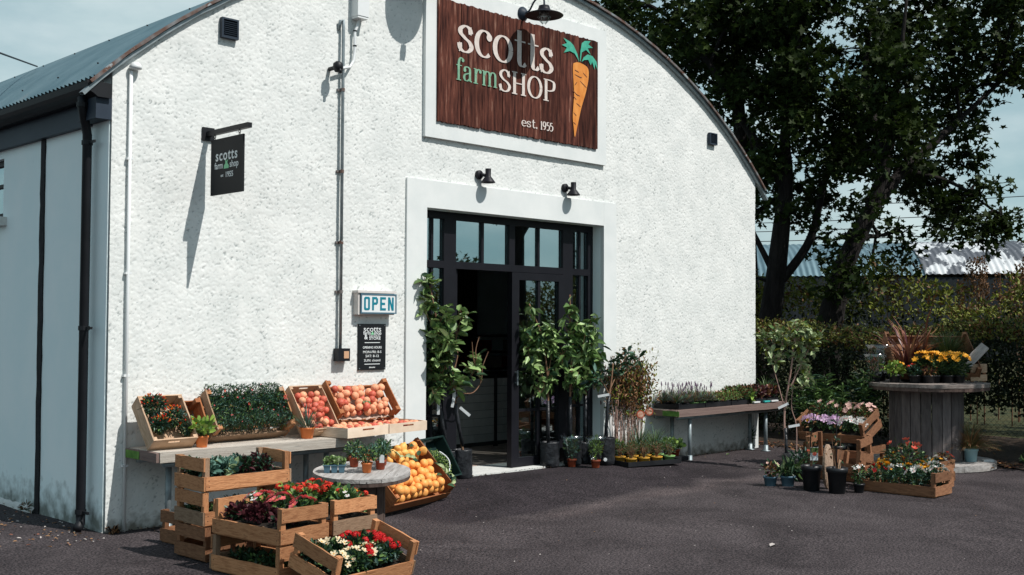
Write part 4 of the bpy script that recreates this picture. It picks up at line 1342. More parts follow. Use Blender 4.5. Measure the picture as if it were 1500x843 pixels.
K1 = crate('narrow sunlit crate end beside the black nursery tubs', (6.75, -2.86, .08), 80, 12, L=.34, W=.22, H=.24, m='crate_shaded', group=CG)

# ------------------------------------------------------------------ fruit
def fruit_mesh(name, m, sq=.92, seam=True):
    bm = bmesh.new()
    bmesh.ops.create_uvsphere(bm, u_segments=14, v_segments=9, radius=1)
    for v in bm.verts:
        a = math.atan2(v.co.y, v.co.x)
        v.co.z *= sq
        if seam:
            v.co *= 1 - .05 * math.exp(-(a / .25) ** 2)
        if v.co.z > .75 * sq:
            v.co.z -= .14 * (v.co.z / sq - .75) * 4 * (1 - math.hypot(v.co.x, v.co.y)) 
    me = bpy.data.meshes.new(name)
    bm.to_mesh(me); bm.free()
    me.materials.append(m)
    me.polygons.foreach_set('use_smooth', [True] * len(me.polygons))
    return me


PE = fruit_mesh('peach', M['peach']); PR = fruit_mesh('peach', M['peach_red'])
OR = fruit_mesh('orange', M['orange'], .97, False)
bm_ = MB().lathe([(0, -1.25), (.25, -1.1), (.7, -.7), (.95, 0), (.72, .7), (.28, 1.1), (.12, 1.3), (0, 1.35)], 14)
LE = bm_.mesh('lemon', mat('lemon_peel', (.82, .40, .09), (.85, .50, .16), .45, 6, bump=.3, bscale=60, dist=.002), True)


def fill(X, x0, x1, y0, y1, z0, r, meshes, name, label, cat, group, layers=1, drop=0.06, cap=200, slope=0.0):
    n_ = 0
    for ly in range(layers):
        yy_ = y0 + r + (r * .5 if ly % 2 else 0)
        row = 0
        while yy_ < y1 - r * .8:
            xx_ = x0 + r + (r if (row + ly) % 2 else 0)
            while xx_ < x1 - r * .8:
                if random.random() > drop and n_ < cap:
                    k = r * random.uniform(.84, 1.10)
                    o = obj(name, random.choice(meshes))
                    lp = Vector((xx_ + random.uniform(-.32, .32) * r, yy_ + random.uniform(-.32, .32) * r, z0 + r * (1 + 1.35 * ly) + random.uniform(-.38, .38) * r + slope * (yy_ - y0)))
                    o.matrix_basis = X @ Matrix.Translation(lp) @ Matrix.Rotation(random.uniform(0, 6.28), 4, 'Z') @ Matrix.Rotation(random.uniform(0, 3), 4, 'X') @ Matrix.Diagonal((k, k, k, 1))
                    tag(o, label, cat, group)
                    n_ += 1
                xx_ += 2 * r * 1.01
            yy_ += 1.76 * r
            row += 1


fill(E4, .045, .655, .03, .335, .085, .038, [PE, PE, PE, PE, PE, PR], 'peach', 'large orange-pink peach heaped in the leaning slatted crate', 'peach', 'peaches in the leaning slatted crate', 2, .10)
fill(E3, .02, .32, .03, .43, .03, .033, [PR, PR, PR, PE], 'nectarine', 'dark red nectarine in the leaning thin crate behind the lavender', 'nectarine', 'nectarines in the leaning thin crate', 2, .08)
fill(E5, .02, .50, .02, .38, .030, .034, [PE, PE, PR], 'peach', 'small pale peach in the left low tray on the bench end', 'peach', 'peaches in the left pale tray', 1, .05)
fill(E6, .02, .48, .02, .38, .030, .034, [PE, PR], 'peach', 'small reddish peach in the right low tray near the door', 'peach', 'peaches in the right pale tray', 1, .05)
fill(F1, .05, .86, .02, .40, .07, .043, [OR], 'orange', 'bright orange in the large sloping slatted crate', 'orange', 'oranges in the sloping crate', 2, .14)
fill(F1, .30, .86, .38, .57, .08, .042, [LE, OR, LE], 'lemon', 'leafy yellow lemon high in the large sloping crate', 'lemon', 'lemons in the sloping crate', 2, .25)
# paper lining of the peach crate
mb = MB()
vs = []
for i in range(41):
    x = .03 + .64 * i / 40
    vs += [(x, .0 + .01 * math.sin(i * 1.1), .105 + .018 * math.sin(i * .9) + random.uniform(-.006, .006)), (x, .05, .085 + random.uniform(-.006, .006)), (x, .34, .075)]
mb.add(vs, [(3 * i + k, 3 * i + 3 + k, 3 * i + 4 + k, 3 * i + 1 + k) for i in range(40) for k in range(2)])
o = mb.build('lining_paper', mat('brown_paper', (.42, .30, .23), (.58, .46, .38), .9, 12)); o.matrix_basis = E4
tag(o, 'crumpled brown paper lining under the peaches of the leaning crate', 'paper')

# ------------------------------------------------------------------ flowers
def flower_mesh(name, np_, petal, centre, cup=.25, wide=.62, layers=1, cr=.22):
    mb = MB()
    for ly in range(layers):
        for k in range(np_):
            a = 2 * PI * (k + .5 * ly) / np_
            s_ = 1 - .3 * ly
            ca, sa = math.cos(a), math.sin(a)
            w = wide * s_
            pts = [(0, 0, 0), (.55, -w * .55, cup * .3), (1.0, -w * .32, cup), (1.0, w * .32, cup), (.55, w * .55, cup * .3)]
            mb.add([((p[0] * ca - p[1] * sa) * s_, (p[0] * sa + p[1] * ca) * s_, p[2] * s_ + .08 * ly) for p in pts], [(0, 1, 2, 3, 4)], 0)
    mb.lathe([(0, .14), (cr * .7, .12), (cr, .02)], 6, 1)
    return mb.mesh(name, [M[petal], M[centre]])


def ball_mesh(name, petal, n_=34, flatt=.75):
    """domed cluster of many small florets"""
    P, D = [], []
    d = norm(rng.normal(size=(n_, 3)) + np.array([0, 0, .55]))
    P = d * np.array([.8, .8, .8 * flatt])
    t = norm(np.cross(d, rng.normal(size=(n_, 3))))
    return leaves(name, np.vstack([P, P]), np.vstack([t, -t]), np.vstack([d, d]), .36, .42, M[petal])


FL = {
    'geranium': [ball_mesh('flower', 'orange_red') for _ in range(2)], 'redball': [ball_mesh('flower', 'red', 30) for _ in range(2)],
    'cream': [flower_mesh('flower', 5, 'creamf', 'yellowf')], 'white': [flower_mesh('flower', 5, 'whitef', 'pink')],
    'yellow': [flower_mesh('flower', 6, 'yellowf', 'yellowf', .3, .5, 2)], 'lilac': [flower_mesh('flower', 5, 'lilac', 'whitef')],
    'coral': [flower_mesh('flower', 6, 'coral', 'coral', .6, .7, 3)], 'pink': [flower_mesh('flower', 5, 'pink', 'yellowf', .2, .8, 2)],
    'crimson': [flower_mesh('flower', 5, 'red', 'yellowf', .2, .8)], 'dark': [flower_mesh('flower', 5, 'crimson', 'crimson')],
    'mauve': [flower_mesh('flower', 5, 'purplef', 'yellowf')], 'bud': [flower_mesh('flower', 4, 'pink', 'coral', .9, .5, 2)],
    'pepper': [MB().lathe([(0, 0), (.34, .15), (.38, .5), (.2, 1.1), (0, 1.4)], 7).mesh('pepper', M['orangef'], True), MB().lathe([(0, 0), (.34, .15), (.38, .5), (.2, 1.1), (0, 1.4)], 7).mesh('pepper', M['orange_red'], True)],
    'blush': [flower_mesh('flower', 5, 'blush', 'creamf', .3, .7, 2)],
}


def pot_mesh(r, h, m, name='pot'):
    return MB().lathe([(r * .72, 0), (r * .78, .004), (r * .95, h * .80), (r * 1.04, h * .81), (r * 1.08, h), (r * .98, h), (r * .92, h * .9), (r * .9, h * .88)], 20).mesh(name, M[m], True)


def compost_mesh(r):
    return MB().add([(r * math.cos(t), r * math.sin(t), random.uniform(-.004, .004)) for t in np.linspace(0, 2 * PI, 14, endpoint=False)], [tuple(range(14))]).mesh('compost', M['compost'])


def plant(label, cat, loc=(0, 0, 0), r=(.1, .1, .1), zc=.1, n=120, leaf=(.04, .025), mats=('leafA',), probs=(1,), T=T_OVAL, stems=6, pot=None, flowers=(),
          group=None, X=None, box=False, shell=.3, up=.5, spike=False, name='plant', rz=0, smat='greenstem', fname='flower', tilt_fl=.5):
    """pot: (radius, height, material, kind).  flowers: [(key, count, size)]"""
    t = thing(name, label, cat, loc, rz, group, X)
    z0 = 0
    if pot:
        z0 = pot[1] * .88
        pk = pot[3] if len(pot) > 3 else 'pot'
        obj(pk, pot_mesh(pot[0], pot[1], pot[2], pk), t)
        obj('compost', compost_mesh(pot[0] * .9), t, (0, 0, z0))
    c = np.array([0, 0, z0 + zc])
    rr = np.array(r)
    if spike:                                   # grass or strap leaves from a crown
        a = rng.random(n) * 2 * PI
        s_ = rng.random(n) ** .6
        D = np.stack([np.cos(a) * s_, np.sin(a) * s_, 1.15 - s_ * up], 1)
        P = np.stack([np.cos(a) * s_ * rr[0] * .3, np.sin(a) * s_ * rr[1] * .3, np.full(n, z0)], 1)
        N = np.stack([-np.cos(a), -np.sin(a), np.full(n, .9)], 1)
        Ls = leaf[0] * (.65 + .5 * rng.random(n))
        me = leaves('foliage', P, D, N, Ls, leaf[1], [M[k] for k in mats], leaf_mat_idx(n, probs), T_BLADE)
    else:
        if box:
            P = (rng.random((n, 3)) * 2 - 1)
            P[:, 2] = np.sign(P[:, 2]) * np.abs(P[:, 2]) ** .6
            P = P * rr * np.array([1, 1, 1]) + c
            P[:, 2] += vnoise(P[:, 0] + 9, P[:, 1] + 9, 14, 4) * rr[2] * .8
            D = rdir(n, up)
        else:
            P, d = in_ellipsoid(n, c, rr, shell)
            D = norm(d + .7 * rdir(n, up))
            P = P + (rng.normal(size=P.shape)) * rr * .12
        P[:, 2] = np.maximum(P[:, 2], z0 + .004)
        N = norm(rng.normal(size=(n, 3)) * .6 + np.array([0, 0, 1.]))
        Ls = leaf[0] * (.6 + .7 * rng.random(n))
        me = leaves('foliage', P - D * Ls[:, None] * .5, D, N, Ls, leaf[1] * (Ls / leaf[0]), [M[k] for k in mats], leaf_mat_idx(n, probs), T)
    obj('foliage', me, t)
    if stems:
        mb = MB()
        for k in range(stems):
            a = random.uniform(0, 6.28); q_ = random.uniform(.2, .8)
            if box:
                bx_, by_ = random.uniform(-.9, .9) * rr[0], random.uniform(-.9, .9) * rr[1]
                mb.tube([(bx_, by_, z0 * .9), (bx_ + random.uniform(-.01, .01), by_, c[2] + rr[2] * .5)], [.003, .002], 5)
            else:
                e = (math.cos(a) * rr[0] * q_, math.sin(a) * rr[1] * q_, c[2] + rr[2] * random.uniform(-.2, .6))
                mb.tube([(math.cos(a) * rr[0] * .1, math.sin(a) * rr[1] * .1, z0 * .95), (e[0] * .45, e[1] * .45, (z0 + e[2]) / 2), e], [.0045, .003, .002], 5)
        mb.build('stems', M[smat], t)
    for key, cnt, size in flowers:
        for k in range(cnt):
            if box:
                p = Vector((random.uniform(-1, 1) * rr[0], random.uniform(-1, 1) * rr[1], c[2] + rr[2] * random.uniform(.9, 1.55)))
                tl = Vector((random.uniform(-1, 1), random.uniform(-1.2, .6), 1.2))
            else:
                a = random.uniform(0, 6.28); q_ = math.sqrt(random.random())
                p = Vector((math.cos(a) * q_ * rr[0] * 1.02, math.sin(a) * q_ * rr[1] * 1.02, c[2] + rr[2] * (math.sqrt(max(0, 1 - q_ * q_ * .9)) * 1.08)))
                tl = Vector((math.cos(a) * q_ - .2, math.sin(a) * q_ - .35, tilt_fl + .5))
            s_ = size * random.uniform(.75, 1.2)
            o = obj('pepper' if key == 'pepper' else fname, random.choice(FL[key]), t)
            o.matrix_basis = Matrix.Translation(p) @ tl.to_track_quat('Z', 'Y').to_matrix().to_4x4() @ Matrix.Rotation(random.uniform(0, 6), 4, 'Z') @ Matrix.Diagonal((s_, s_, s_, 1))
    return t


def inx(X, x, y, z, upright=.6):
    """frame at crate-local x, y, z, part way between the crate's up and the world's up"""
    p = X @ Vector((x, y, z))
    up = (X.to_3x3() @ Vector((0, 0, 1))).normalized().lerp(Vector((0, 0, 1)), upright).normalized()
    return Matrix.Translation(p) @ up.to_track_quat('Z', 'Y').to_matrix().to_4x4()


def soil_in(X, x0, x1, y0, y1, z, label):
    mb = MB()
    nx_, ny_ = 14, 9
    mb.add([(x0 + (x1 - x0) * i / nx_, y0 + (y1 - y0) * j / ny_, z + random.uniform(-.008, .008)) for i in range(nx_ + 1) for j in range(ny_ + 1)],
           [(i * (ny_ + 1) + j, (i + 1) * (ny_ + 1) + j, (i + 1) * (ny_ + 1) + j + 1, i * (ny_ + 1) + j + 1) for i in range(nx_) for j in range(ny_)])
    o = mb.build('compost_bed', M['compost']); o.matrix_basis = X
    tag(o, label, 'compost')


# --- peppers
for k, (x, y, s, lab) in enumerate(((.11, .27, 1.0, 'bushy ornamental pepper with orange fruit at the crate left side'), (.25, .17, .9, 'lower ornamental pepper with orange fruit beside the strawberry pot'), (.12, .12, .75, 'small dark-leaved pepper low in the thin leaning crate'))):
    plant(lab, 'pepper plant', X=inx(E1, x, y, .03, .7), r=(.10 * s, .09 * s, .085 * s), zc=.10 * s, n=420, leaf=(.034, .015), mats=('leafB', 'leafD', 'leafA'), probs=(5, 4, 1), T=T_LANCE, flowers=[('pepper', 26, .015)], name='pepper_plant')
plant('trailing dark pepper with yellow fruit between strawberry pot and thin crate', 'pepper plant', (.50, -.36, .66), r=(.085, .06, .06), zc=.14, n=260, leaf=(.032, .015), mats=('leafB', 'leafD', 'leafH'), probs=(5, 3, 1), T=T_LANCE, flowers=[('pepper', 14, .014)], name='pepper_plant')
# --- strawberry in terracotta pot
plant('young strawberry plant with lime leaves in an orange pot on the bench', 'strawberry plant', (.585, -.42, .65), r=(.105, .10, .065), zc=.09, n=85, leaf=(.060, .050), mats=('leafE', 'leafA'), probs=(3, 1), pot=(.052, .092, 'terra'), name='strawberry_plant', stems=12, up=.9)
# --- carnations: eight plants fill the crate
for k in range(10):
    i, j = k % 5, k // 5
    plant('dense dark carnation with small pink buds filling the leaning crate', 'carnation', X=inx(E2, .095 + .14 * i, .10 + .17 * j, .02, .25), r=(.085, .105, .060), zc=.130, n=760, leaf=(.030, .008), mats=('leafD', 'leafA', 'leafB', 'leafC'), probs=(3, 2, 5, 1.5), T=T_LANCE, box=True, up=1.2,
          flowers=[('bud', 3, .008)] + ([('coral', 1, .013)] if j and k % 2 else []), group='carnations in the leaning crate', stems=8, name='carnation_plant')
# --- lavender in pot
plant('spiky lavender in an orange pot before the red nectarines', 'lavender', (1.585, -.40, .65), r=(.10, .10, .2), n=150, leaf=(.24, .006), mats=('leafC', 'blade', 'lav'), probs=(5, 3, 1), pot=(.062, .095, 'terra'), spike=True, up=.75, stems=0, name='lavender_plant')
# --- succulents & herbs in tall stack
soil_in(A3, .03, .69, .03, .37, .09, 'dark compost in the top crate of the tall left stack')
for k, (x, y, mats_, pr, lf, n_, lab) in enumerate((
        (.10, .12, ('leafC', 'leafB'), (3, 1), (.062, .042), 60, 'pale blue-green rosette plant at the left of the top crate'),
        (.10, .28, ('leafB', 'leafC'), (3, 1), (.055, .03), 70, 'dull green rosette at the back left of the top crate'),
        (.26, .15, ('leafC', 'leafH'), (5, 1), (.060, .040), 60, 'second blue-green rosette plant in the top crate'),
        (.27, .29, ('leafC', 'leafB'), (2, 2), (.045, .022), 110, 'upright grey-green herb at the back of the top crate'),
        (.41, .14, ('leafF', 'leafB'), (2, 2), (.040, .022), 120, 'bronze and green low plant in the middle of the top crate'),
        (.42, .28, ('leafC', 'leafD'), (3, 2), (.042, .020), 130, 'blue-green bushy herb in the middle back of the top crate'),
        (.56, .15, ('leafB', 'leafF', 'leafC'), (2, 2, 1), (.038, .020), 150, 'dark mottled plant at the right front of the top crate'),
        (.60, .28, ('leafF', 'leafC'), (2, 1), (.038, .018), 150, 'purplish leafy plant at the right back of the top crate'))):
    plant(lab, 'plant', X=inx(A3, x, y, .09), r=(.075, .075, .06), zc=.05, n=n_ * 2, leaf=lf, mats=mats_, probs=pr, stems=5, name='herb_plant')
for k, (x, y) in enumerate(((.12, .1), (.3, .1), (.5, .1), (.62, .12), (.1, .28), (.4, .28))):
    plant('shaded green herb inside the middle crate of the tall stack', 'plant', X=inx(A2, x, y, .02), r=(.08, .08, .05), zc=.08, n=120, leaf=(.035, .02), mats=('leafB', 'leafA'), probs=(3, 1), group='herbs in the middle crate of the tall stack', name='herb_plant', stems=3)
# --- begonias etc in B2 (local x runs away from camera, y to the left)
soil_in(B2, .03, .67, .03, .36, .10, 'dark compost in the begonia crate')
plant('dark maroon glossy-leaved begonia at the left of its crate', 'begonia', X=inx(B2, .33, .27, .12), r=(.13, .085, .055), zc=.05, n=230, leaf=(.05, .036), mats=('leafF',), probs=(1,), name='begonia_plant')
plant('third maroon-leaved begonia at the back left corner of its crate', 'begonia', X=inx(B2, .56, .28, .10), r=(.10, .08, .06), zc=.05, n=200, leaf=(.048, .034), mats=('leafF', 'leafB'), probs=(4, 2), name='begonia_plant')
plant('second maroon-leaved begonia near the front post', 'begonia', X=inx(B2, .13, .25, .10), r=(.09, .08, .05), zc=.045, n=150, leaf=(.048, .034), mats=('leafF', 'leafB'), probs=(5, 1), name='begonia_plant')
plant('green begonia with salmon pink blooms by the front corner', 'begonia', X=inx(B2, .12, .11, .145), r=(.09, .07, .06), zc=.055, n=110, leaf=(.055, .04), mats=('leafA', 'leafB'), probs=(2, 1), flowers=[('pink', 16, .030)], name='begonia_plant')
plant('green begonia with pink blooms in the crate middle', 'begonia', X=inx(B2, .32, .13, .14), r=(.09, .08, .065), zc=.06, n=110, leaf=(.05, .036), mats=('leafA', 'leafB'), probs=(1, 1), flowers=[('pink', 14, .030), ('coral', 3, .02)], name='begonia_plant')
plant('begonia with pink and white blooms at the crate back', 'begonia', X=inx(B2, .54, .12, .14), r=(.10, .09, .06), zc=.06, n=140, leaf=(.04, .028), mats=('leafA', 'leafE'), probs=(2, 1), flowers=[('pink', 9, .028), ('white', 12, .026)], name='begonia_plant')
# --- geraniums in D2
soil_in(D2, .03, .67, .03, .35, .10, 'dark compost in the geranium crate')
for k, (x, y, nf, lab) in enumerate(((.60, .26, 6, 'scarlet geranium at the back left of its crate'), (.42, .28, 6, 'scarlet geranium by the mottled back plank'), (.55, .09, 7, 'tall scarlet geranium at the crate back right'), (.34, .11, 5, 'scarlet geranium in the crate middle'), (.16, .13, 0, 'leafy geranium without bloom near the crate front'))):
    plant(lab, 'geranium', X=inx(D2, x, y, .125), r=(.105, .105, .08), zc=.075, n=230, leaf=(.040, .034), mats=('leafA', 'leafE', 'leafB'), probs=(5, 1, 2), flowers=[('geranium', nf, .030)] if nf else [('white', 3, .02)], name='geranium_plant', stems=9)
plant('thin red geranium trailing between the two crates and the spool', 'geranium', (1.00, -1.86, .06), r=(.09, .10, .11), zc=.17, n=150, leaf=(.036, .03), mats=('leafA', 'leafH', 'leafG'), probs=(3, 1, 1), flowers=[('geranium', 3, .026), ('yellow', 4, .014)], name='geranium_plant', pot=(.07, .1, 'blackpot'))
# --- primroses in C1
soil_in(C1, .03, .67, .03, .38, .06, 'dark compost in the tilted front crate')
spots = [(.12, .10, 'cream', 'cream primrose at the front left corner of the tilted crate'), (.27, .11, 'cream', 'cream primrose at the front of the tilted crate'), (.10, .28, 'cream', 'cream primrose at the back left of the tilted crate'),
         (.25, .27, 'cream', 'cream primrose in the back row of the tilted crate'), (.41, .12, 'mix', 'mixed crimson and cream primrose at the crate front'), (.40, .28, 'red', 'crimson primrose in the middle of the back row'),
         (.54, .28, 'red', 'crimson primrose at the back right of the tilted crate'), (.55, .13, 'red', 'crimson primrose at the front right of the tilted crate')]
for x, y, kc, lab in spots:
    fl_ = {'cream': [('cream', 8, .025)], 'mix': [('redball', 3, .032), ('cream', 6, .025)], 'red': [('redball', 7, .035)]}[kc]
    plant(lab, 'primrose', X=inx(C1, x, y, .06, .5), r=(.095, .095, .065), zc=.072, n=430, leaf=(.042, .021), mats=('leafB', 'leafA', 'leafD'), probs=(4, 2, 2), flowers=fl_, name='primrose_plant', stems=9)
for X_, lab in ((B1, 'the crate under the begonias'), (D1, 'the crate under the geraniums')):
    for k in range(4):
        plant('shaded small green plant inside ' + lab, 'plant', X=inx(X_, .12 + .15 * k, .2, .02), r=(.1, .13, .04), zc=.07, n=150, leaf=(.035, .02), mats=('leafB', 'leafA'), probs=(4, 1), group='plants inside ' + lab, name='herb_plant', stems=3)

# ------------------------------------------------------------------ spool table and its load
tl = Vector((1.0, 1.28, 0)).normalized()
TX = Matrix.Translation((1.37, -1.44, .50)) @ Matrix.Rotation(R(4.0), 4, Vector((tl.y, -tl.x, 0)))
sp = thing('spool_table', 'low wooden cable spool used as a round table of pots', 'table', (1.37, -1.44, 0))
def disc_boards(parent, Xl, rad, th, n_, m, nm='board'):
    for i in range(n_):
        y0 = -rad + 2 * rad * i / n_ + .002; y1 = -rad + 2 * rad * (i + 1) / n_ - .002
        pts = []
        for k in range(9):
            y = y0 + (y1 - y0) * k / 8
            pts.append((math.sqrt(max(rad * rad - y * y, 0)), y))
        poly = pts + [(-x, y) for x, y in reversed(pts)]
        dz = random.uniform(-.0025, .0025)
        nn = len(poly)
        mb = MB()
        mb.add([(x, y, -th + dz) for x, y in poly] + [(x, y, dz) for x, y in poly], [tuple(range(nn))[::-1], tuple(range(nn, 2 * nn))] + [(k, (k + 1) % nn, (k + 1) % nn + nn, k + nn) for k in range(nn)])
        o = mb.build(nm, m, parent); o.matrix_basis = Xl
disc_boards(sp, Matrix.Translation((0, 0, .50)) @ TX.to_3x3().to_4x4() @ Matrix.Rotation(R(38), 4, 'Z'), .372, .030, 5, M['spool'])
disc_boards(sp, Matrix.Translation((0, 0, .468)) @ TX.to_3x3().to_4x4() @ Matrix.Rotation(R(128), 4, 'Z'), .369, .026, 4, M['spool_side'])
def staves(parent, rad, z0, z1, n_, m, gap=.004):
    for k in range(n_):
        a0 = 2 * PI * k / n_ + gap / rad; a1 = 2 * PI * (k + 1) / n_ - gap / rad
        r_ = rad + random.uniform(-.004, .004)
        mb = MB()
        vs = []
        for z in (z0, z1):
            for (a, rr_) in ((a0, r_), (a1, r_), (a1, r_ - .022), (a0, r_ - .022)):
                vs.append((rr_ * math.cos(a), rr_ * math.sin(a), z))
        mb.add(vs, [(0, 3, 2, 1), (4, 5, 6, 7), (0, 1, 5, 4), (1, 2, 6, 5), (2, 3, 7, 6), (3, 0, 4, 7)])
        mb.build('stave', m, parent)
staves(sp, .178, .03, .438, 12, M['spool_side'])
MB().lathe([(.2, 0), (.2, .03), (.05, .031)], 24).build('base_disc', M['spool_side'], sp)
TT = TX
def on_table(x, y): return TT @ Matrix.Translation((x - 1.37, y + 1.44, .002))
# six cell tray of seedlings
tr_ = thing('seedling_tray', 'blue-grey six-cell tray of seedlings on the spool table', 'tray', X=on_table(1.17, -1.36) @ Matrix.Rotation(R(-38), 4, 'Z'))
for i in range(3):
    for j in range(2):
        c = MB()
        w0, w1 = .019, .026
        cx2, cy2 = (i - 1) * .055, (j - .5) * .055
        vs = [(cx2 - w0, cy2 - w0, 0), (cx2 + w0, cy2 - w0, 0), (cx2 + w0, cy2 + w0, 0), (cx2 - w0, cy2 + w0, 0), (cx2 - w1, cy2 - w1, .055), (cx2 + w1, cy2 - w1, .055), (cx2 + w1, cy2 + w1, .055), (cx2 - w1, cy2 + w1, .055)]
        c.add(vs, [(0, 3, 2, 1), (0, 1, 5, 4), (1, 2, 6, 5), (2, 3, 7, 6), (3, 0, 4, 7)])
        c.build('cell', M['bluetray'], tr_)
mb = MB(); mb.box(-.087, .087, -.058, -.05, .055, .06); mb.box(-.087, .087, .05, .058, .055, .06); mb.box(-.087, -.08, -.0499, .0499, .055, .06); mb.box(.08, .087, -.0499, .0499, .055, .06)
mb.build('rim', M['bluetray'], tr_)
plant('bushy pale green seedlings in the blue-grey tray', 'seedlings', X=on_table(1.17, -1.36) @ Matrix.Rotation(R(-38), 4, 'Z') @ Matrix.Translation((0, 0, .05)), r=(.08, .05, .028), zc=.02, n=210, leaf=(.034, .017), mats=('leafH', 'leafA'), probs=(2, 3), box=True, stems=10, name='seedlings')
for (x, y, pr_, ph, lab) in ((1.335, -1.545, .041, .078, 'front small shrub in a red-brown pot on the spool table'), (1.49, -1.515, .041, .072, 'small shrub with a white label in a dark red pot'), (1.40, -1.30, .040, .075, 'small shrub in a red-brown pot at the back left of the spool'), (1.60, -1.40, .040, .075, 'small shrub in a pot at the back right of the spool')):
    plant(lab, 'potted shrub', X=on_table(x, y), r=(.082, .082, .065), zc=.075, n=250, leaf=(.028, .014), mats=('leafB', 'leafC', 'leafA'), probs=(4, 2, 2), pot=(pr_, ph, 'terra_red' if x != 1.335 else 'terra'), name='potted_shrub', stems=8)
lb = MB().box(-.018, .018, -.0012, .0012, 0, .05).add([(.018 * math.cos(t), -.0012, .05 + .012 * math.sin(t)) for t in np.linspace(0, PI, 9)] + [(.018 * math.cos(t), .0012, .05 + .012 * math.sin(t)) for t in np.linspace(0, PI, 9)], [tuple(range(9)), tuple(range(17, 8, -1))]).build('plant_label', M['tag'])
lb.matrix_basis = on_table(1.455, -1.575) @ Matrix.Translation((0, 0, .062)) @ Matrix.Rotation(R(-38), 4, 'Z')
tag(lb, 'white round-topped plant label on a dark red pot', 'label')

# ------------------------------------------------------------------ black plastic crate of small plants by the door
GXm = frame_at((3.02, -.26, .10), 19, 60)
gx_ = thing('plastic_crate', 'dark green plastic crate leaning beside the doorway', 'crate', X=GXm)
def box_shell(L, W, H, th=.006):
    m_ = MB()
    m_.box(0, L, 0, W, 0, th)
    m_.box(0, L, -th, 0, 0, H); m_.box(0, L, W, W + th, 0, H)
    m_.box(-th, 0, -th, W + th, 0, H); m_.box(L, L + th, -th, W + th, 0, H)
    return m_
box_shell(.50, .40, .13).build('tub', M['darkgreen'], gx_)
MB().box(-.014, .514, -.016, -.0065, .118, .134).box(-.014, .514, .4065, .416, .118, .134).box(-.016, -.0065, -.006, .406, .118, .134).box(.5065, .516, -.006, .406, .118, .134).build('rim', M['darkgreen'], gx_)
for k in range(7):
    MB().box(.17 + .028 * k, .182 + .028 * k, .3985, .3995, .06, .10).build('slot', M['tag'], gx_)
plant('trailing yellow-green succulent in the left of the leaning plastic crate', 'succulent', X=inx(GXm, .13, .17, .02, .2), r=(.11, .14, .04), zc=.05, n=420, leaf=(.024, .014), mats=('leafG', 'leafA', 'leafH'), probs=(2, 3, 2), name='succulent_plant')
plant('trailing lime succulent in the right of the leaning plastic crate', 'succulent', X=inx(GXm, .33, .16, .02, .2), r=(.13, .15, .045), zc=.05, n=560, leaf=(.024, .014), mats=('leafE', 'leafA', 'leafH'), probs=(2, 3, 2), name='succulent_plant')
for x, lab in ((.10, 'white curved basket rim at the left in the plastic crate'), (.36, 'white curved basket rim at the right in the plastic crate')):
    o = MB().tube([(x + .06 * math.sin(t), .05 + .22 * t / PI, .10 + .02 * math.sin(t)) for t in np.linspace(0, PI, 12)], .006, 6).build('basket_rim', M['white']); o.matrix_basis = GXm
    tag(o, lab, 'basket rim')
# leaves lying on the lemons
for k in range(16):
    x, y = random.uniform(.35, .92), random.uniform(.05, .55)
    if k > 11: x, y = random.uniform(.80, .95), random.uniform(-.02, .06)
    me = leaves('leaf', [(0, 0, 0)], [(1, 0, .1)], [(0, 0, 1)], .095, .045, M['leafB' if k % 2 else 'leafH'])
    o = obj('citrus_leaf', me)
    o.matrix_basis = F1 @ Matrix.Translation((x, y, .20 + random.uniform(-.01, .02))) @ Matrix.Rotation(random.uniform(0, 6.28), 4, 'Z') @ Matrix.Rotation(random.uniform(-.5, .5), 4, 'X')
    tag(o, 'green citrus leaf lying among the lemons of the sloping crate', 'leaf', 'leaves among the lemons')
gp = leaves('leaf', [(0, 0, 0), (.005, .01, 0), (0, -.01, .004)], [(1, 0, .1), (1, .3, 0), (1, -.3, .1)], [(0, 0, 1)] * 3, .085, .035, M['leafA'])
o = obj('leaf_sprig', gp); o.matrix_basis = E4 @ Matrix.Translation((.34, .06, .20)) @ Matrix.Rotation(R(80), 4, 'Z')
tag(o, 'green leaf sprig lying on the peaches of the leaning crate', 'leaf')


# ------------------------------------------------------------------ saplings by the door (every leaf a part)
def leaf_variants(m, L_, W_, T=T_OVAL):
    return [leaves('leaf', [(0, 0, 0)], [(1, random.uniform(-.1, .1), random.uniform(-.25, .05))], [(0, random.uniform(-.2, .2), 1)], L_ * s, W_ * s * random.uniform(.85, 1.1), M[m], None, T) for s in (.8, 1, 1.2)]


def bag(parent, r, h, m='bagwrap'):
    prof = [(r * .92, 0), (r * 1.0, h * .06), (r * 1.04, h * .2), (r * .99, h * .3), (r * 1.03, h * .45), (r * .98, h * .6), (r * 1.02, h * .8), (r * 1.0, h * .95), (r * 1.03, h), (r * .97, h * .99), (r * .93, h * .86)]
    mb = MB().lathe(prof, 22)
    mb.v = [(x + random.uniform(-.004, .004), y + random.uniform(-.004, .004), z + random.uniform(-.004, .004)) for x, y, z in mb.v]
    obj('grow_bag', mb.mesh('grow_bag', M[m], True), parent)
    obj('compost', compost_mesh(r * .94), parent, (0, 0, h * .87))


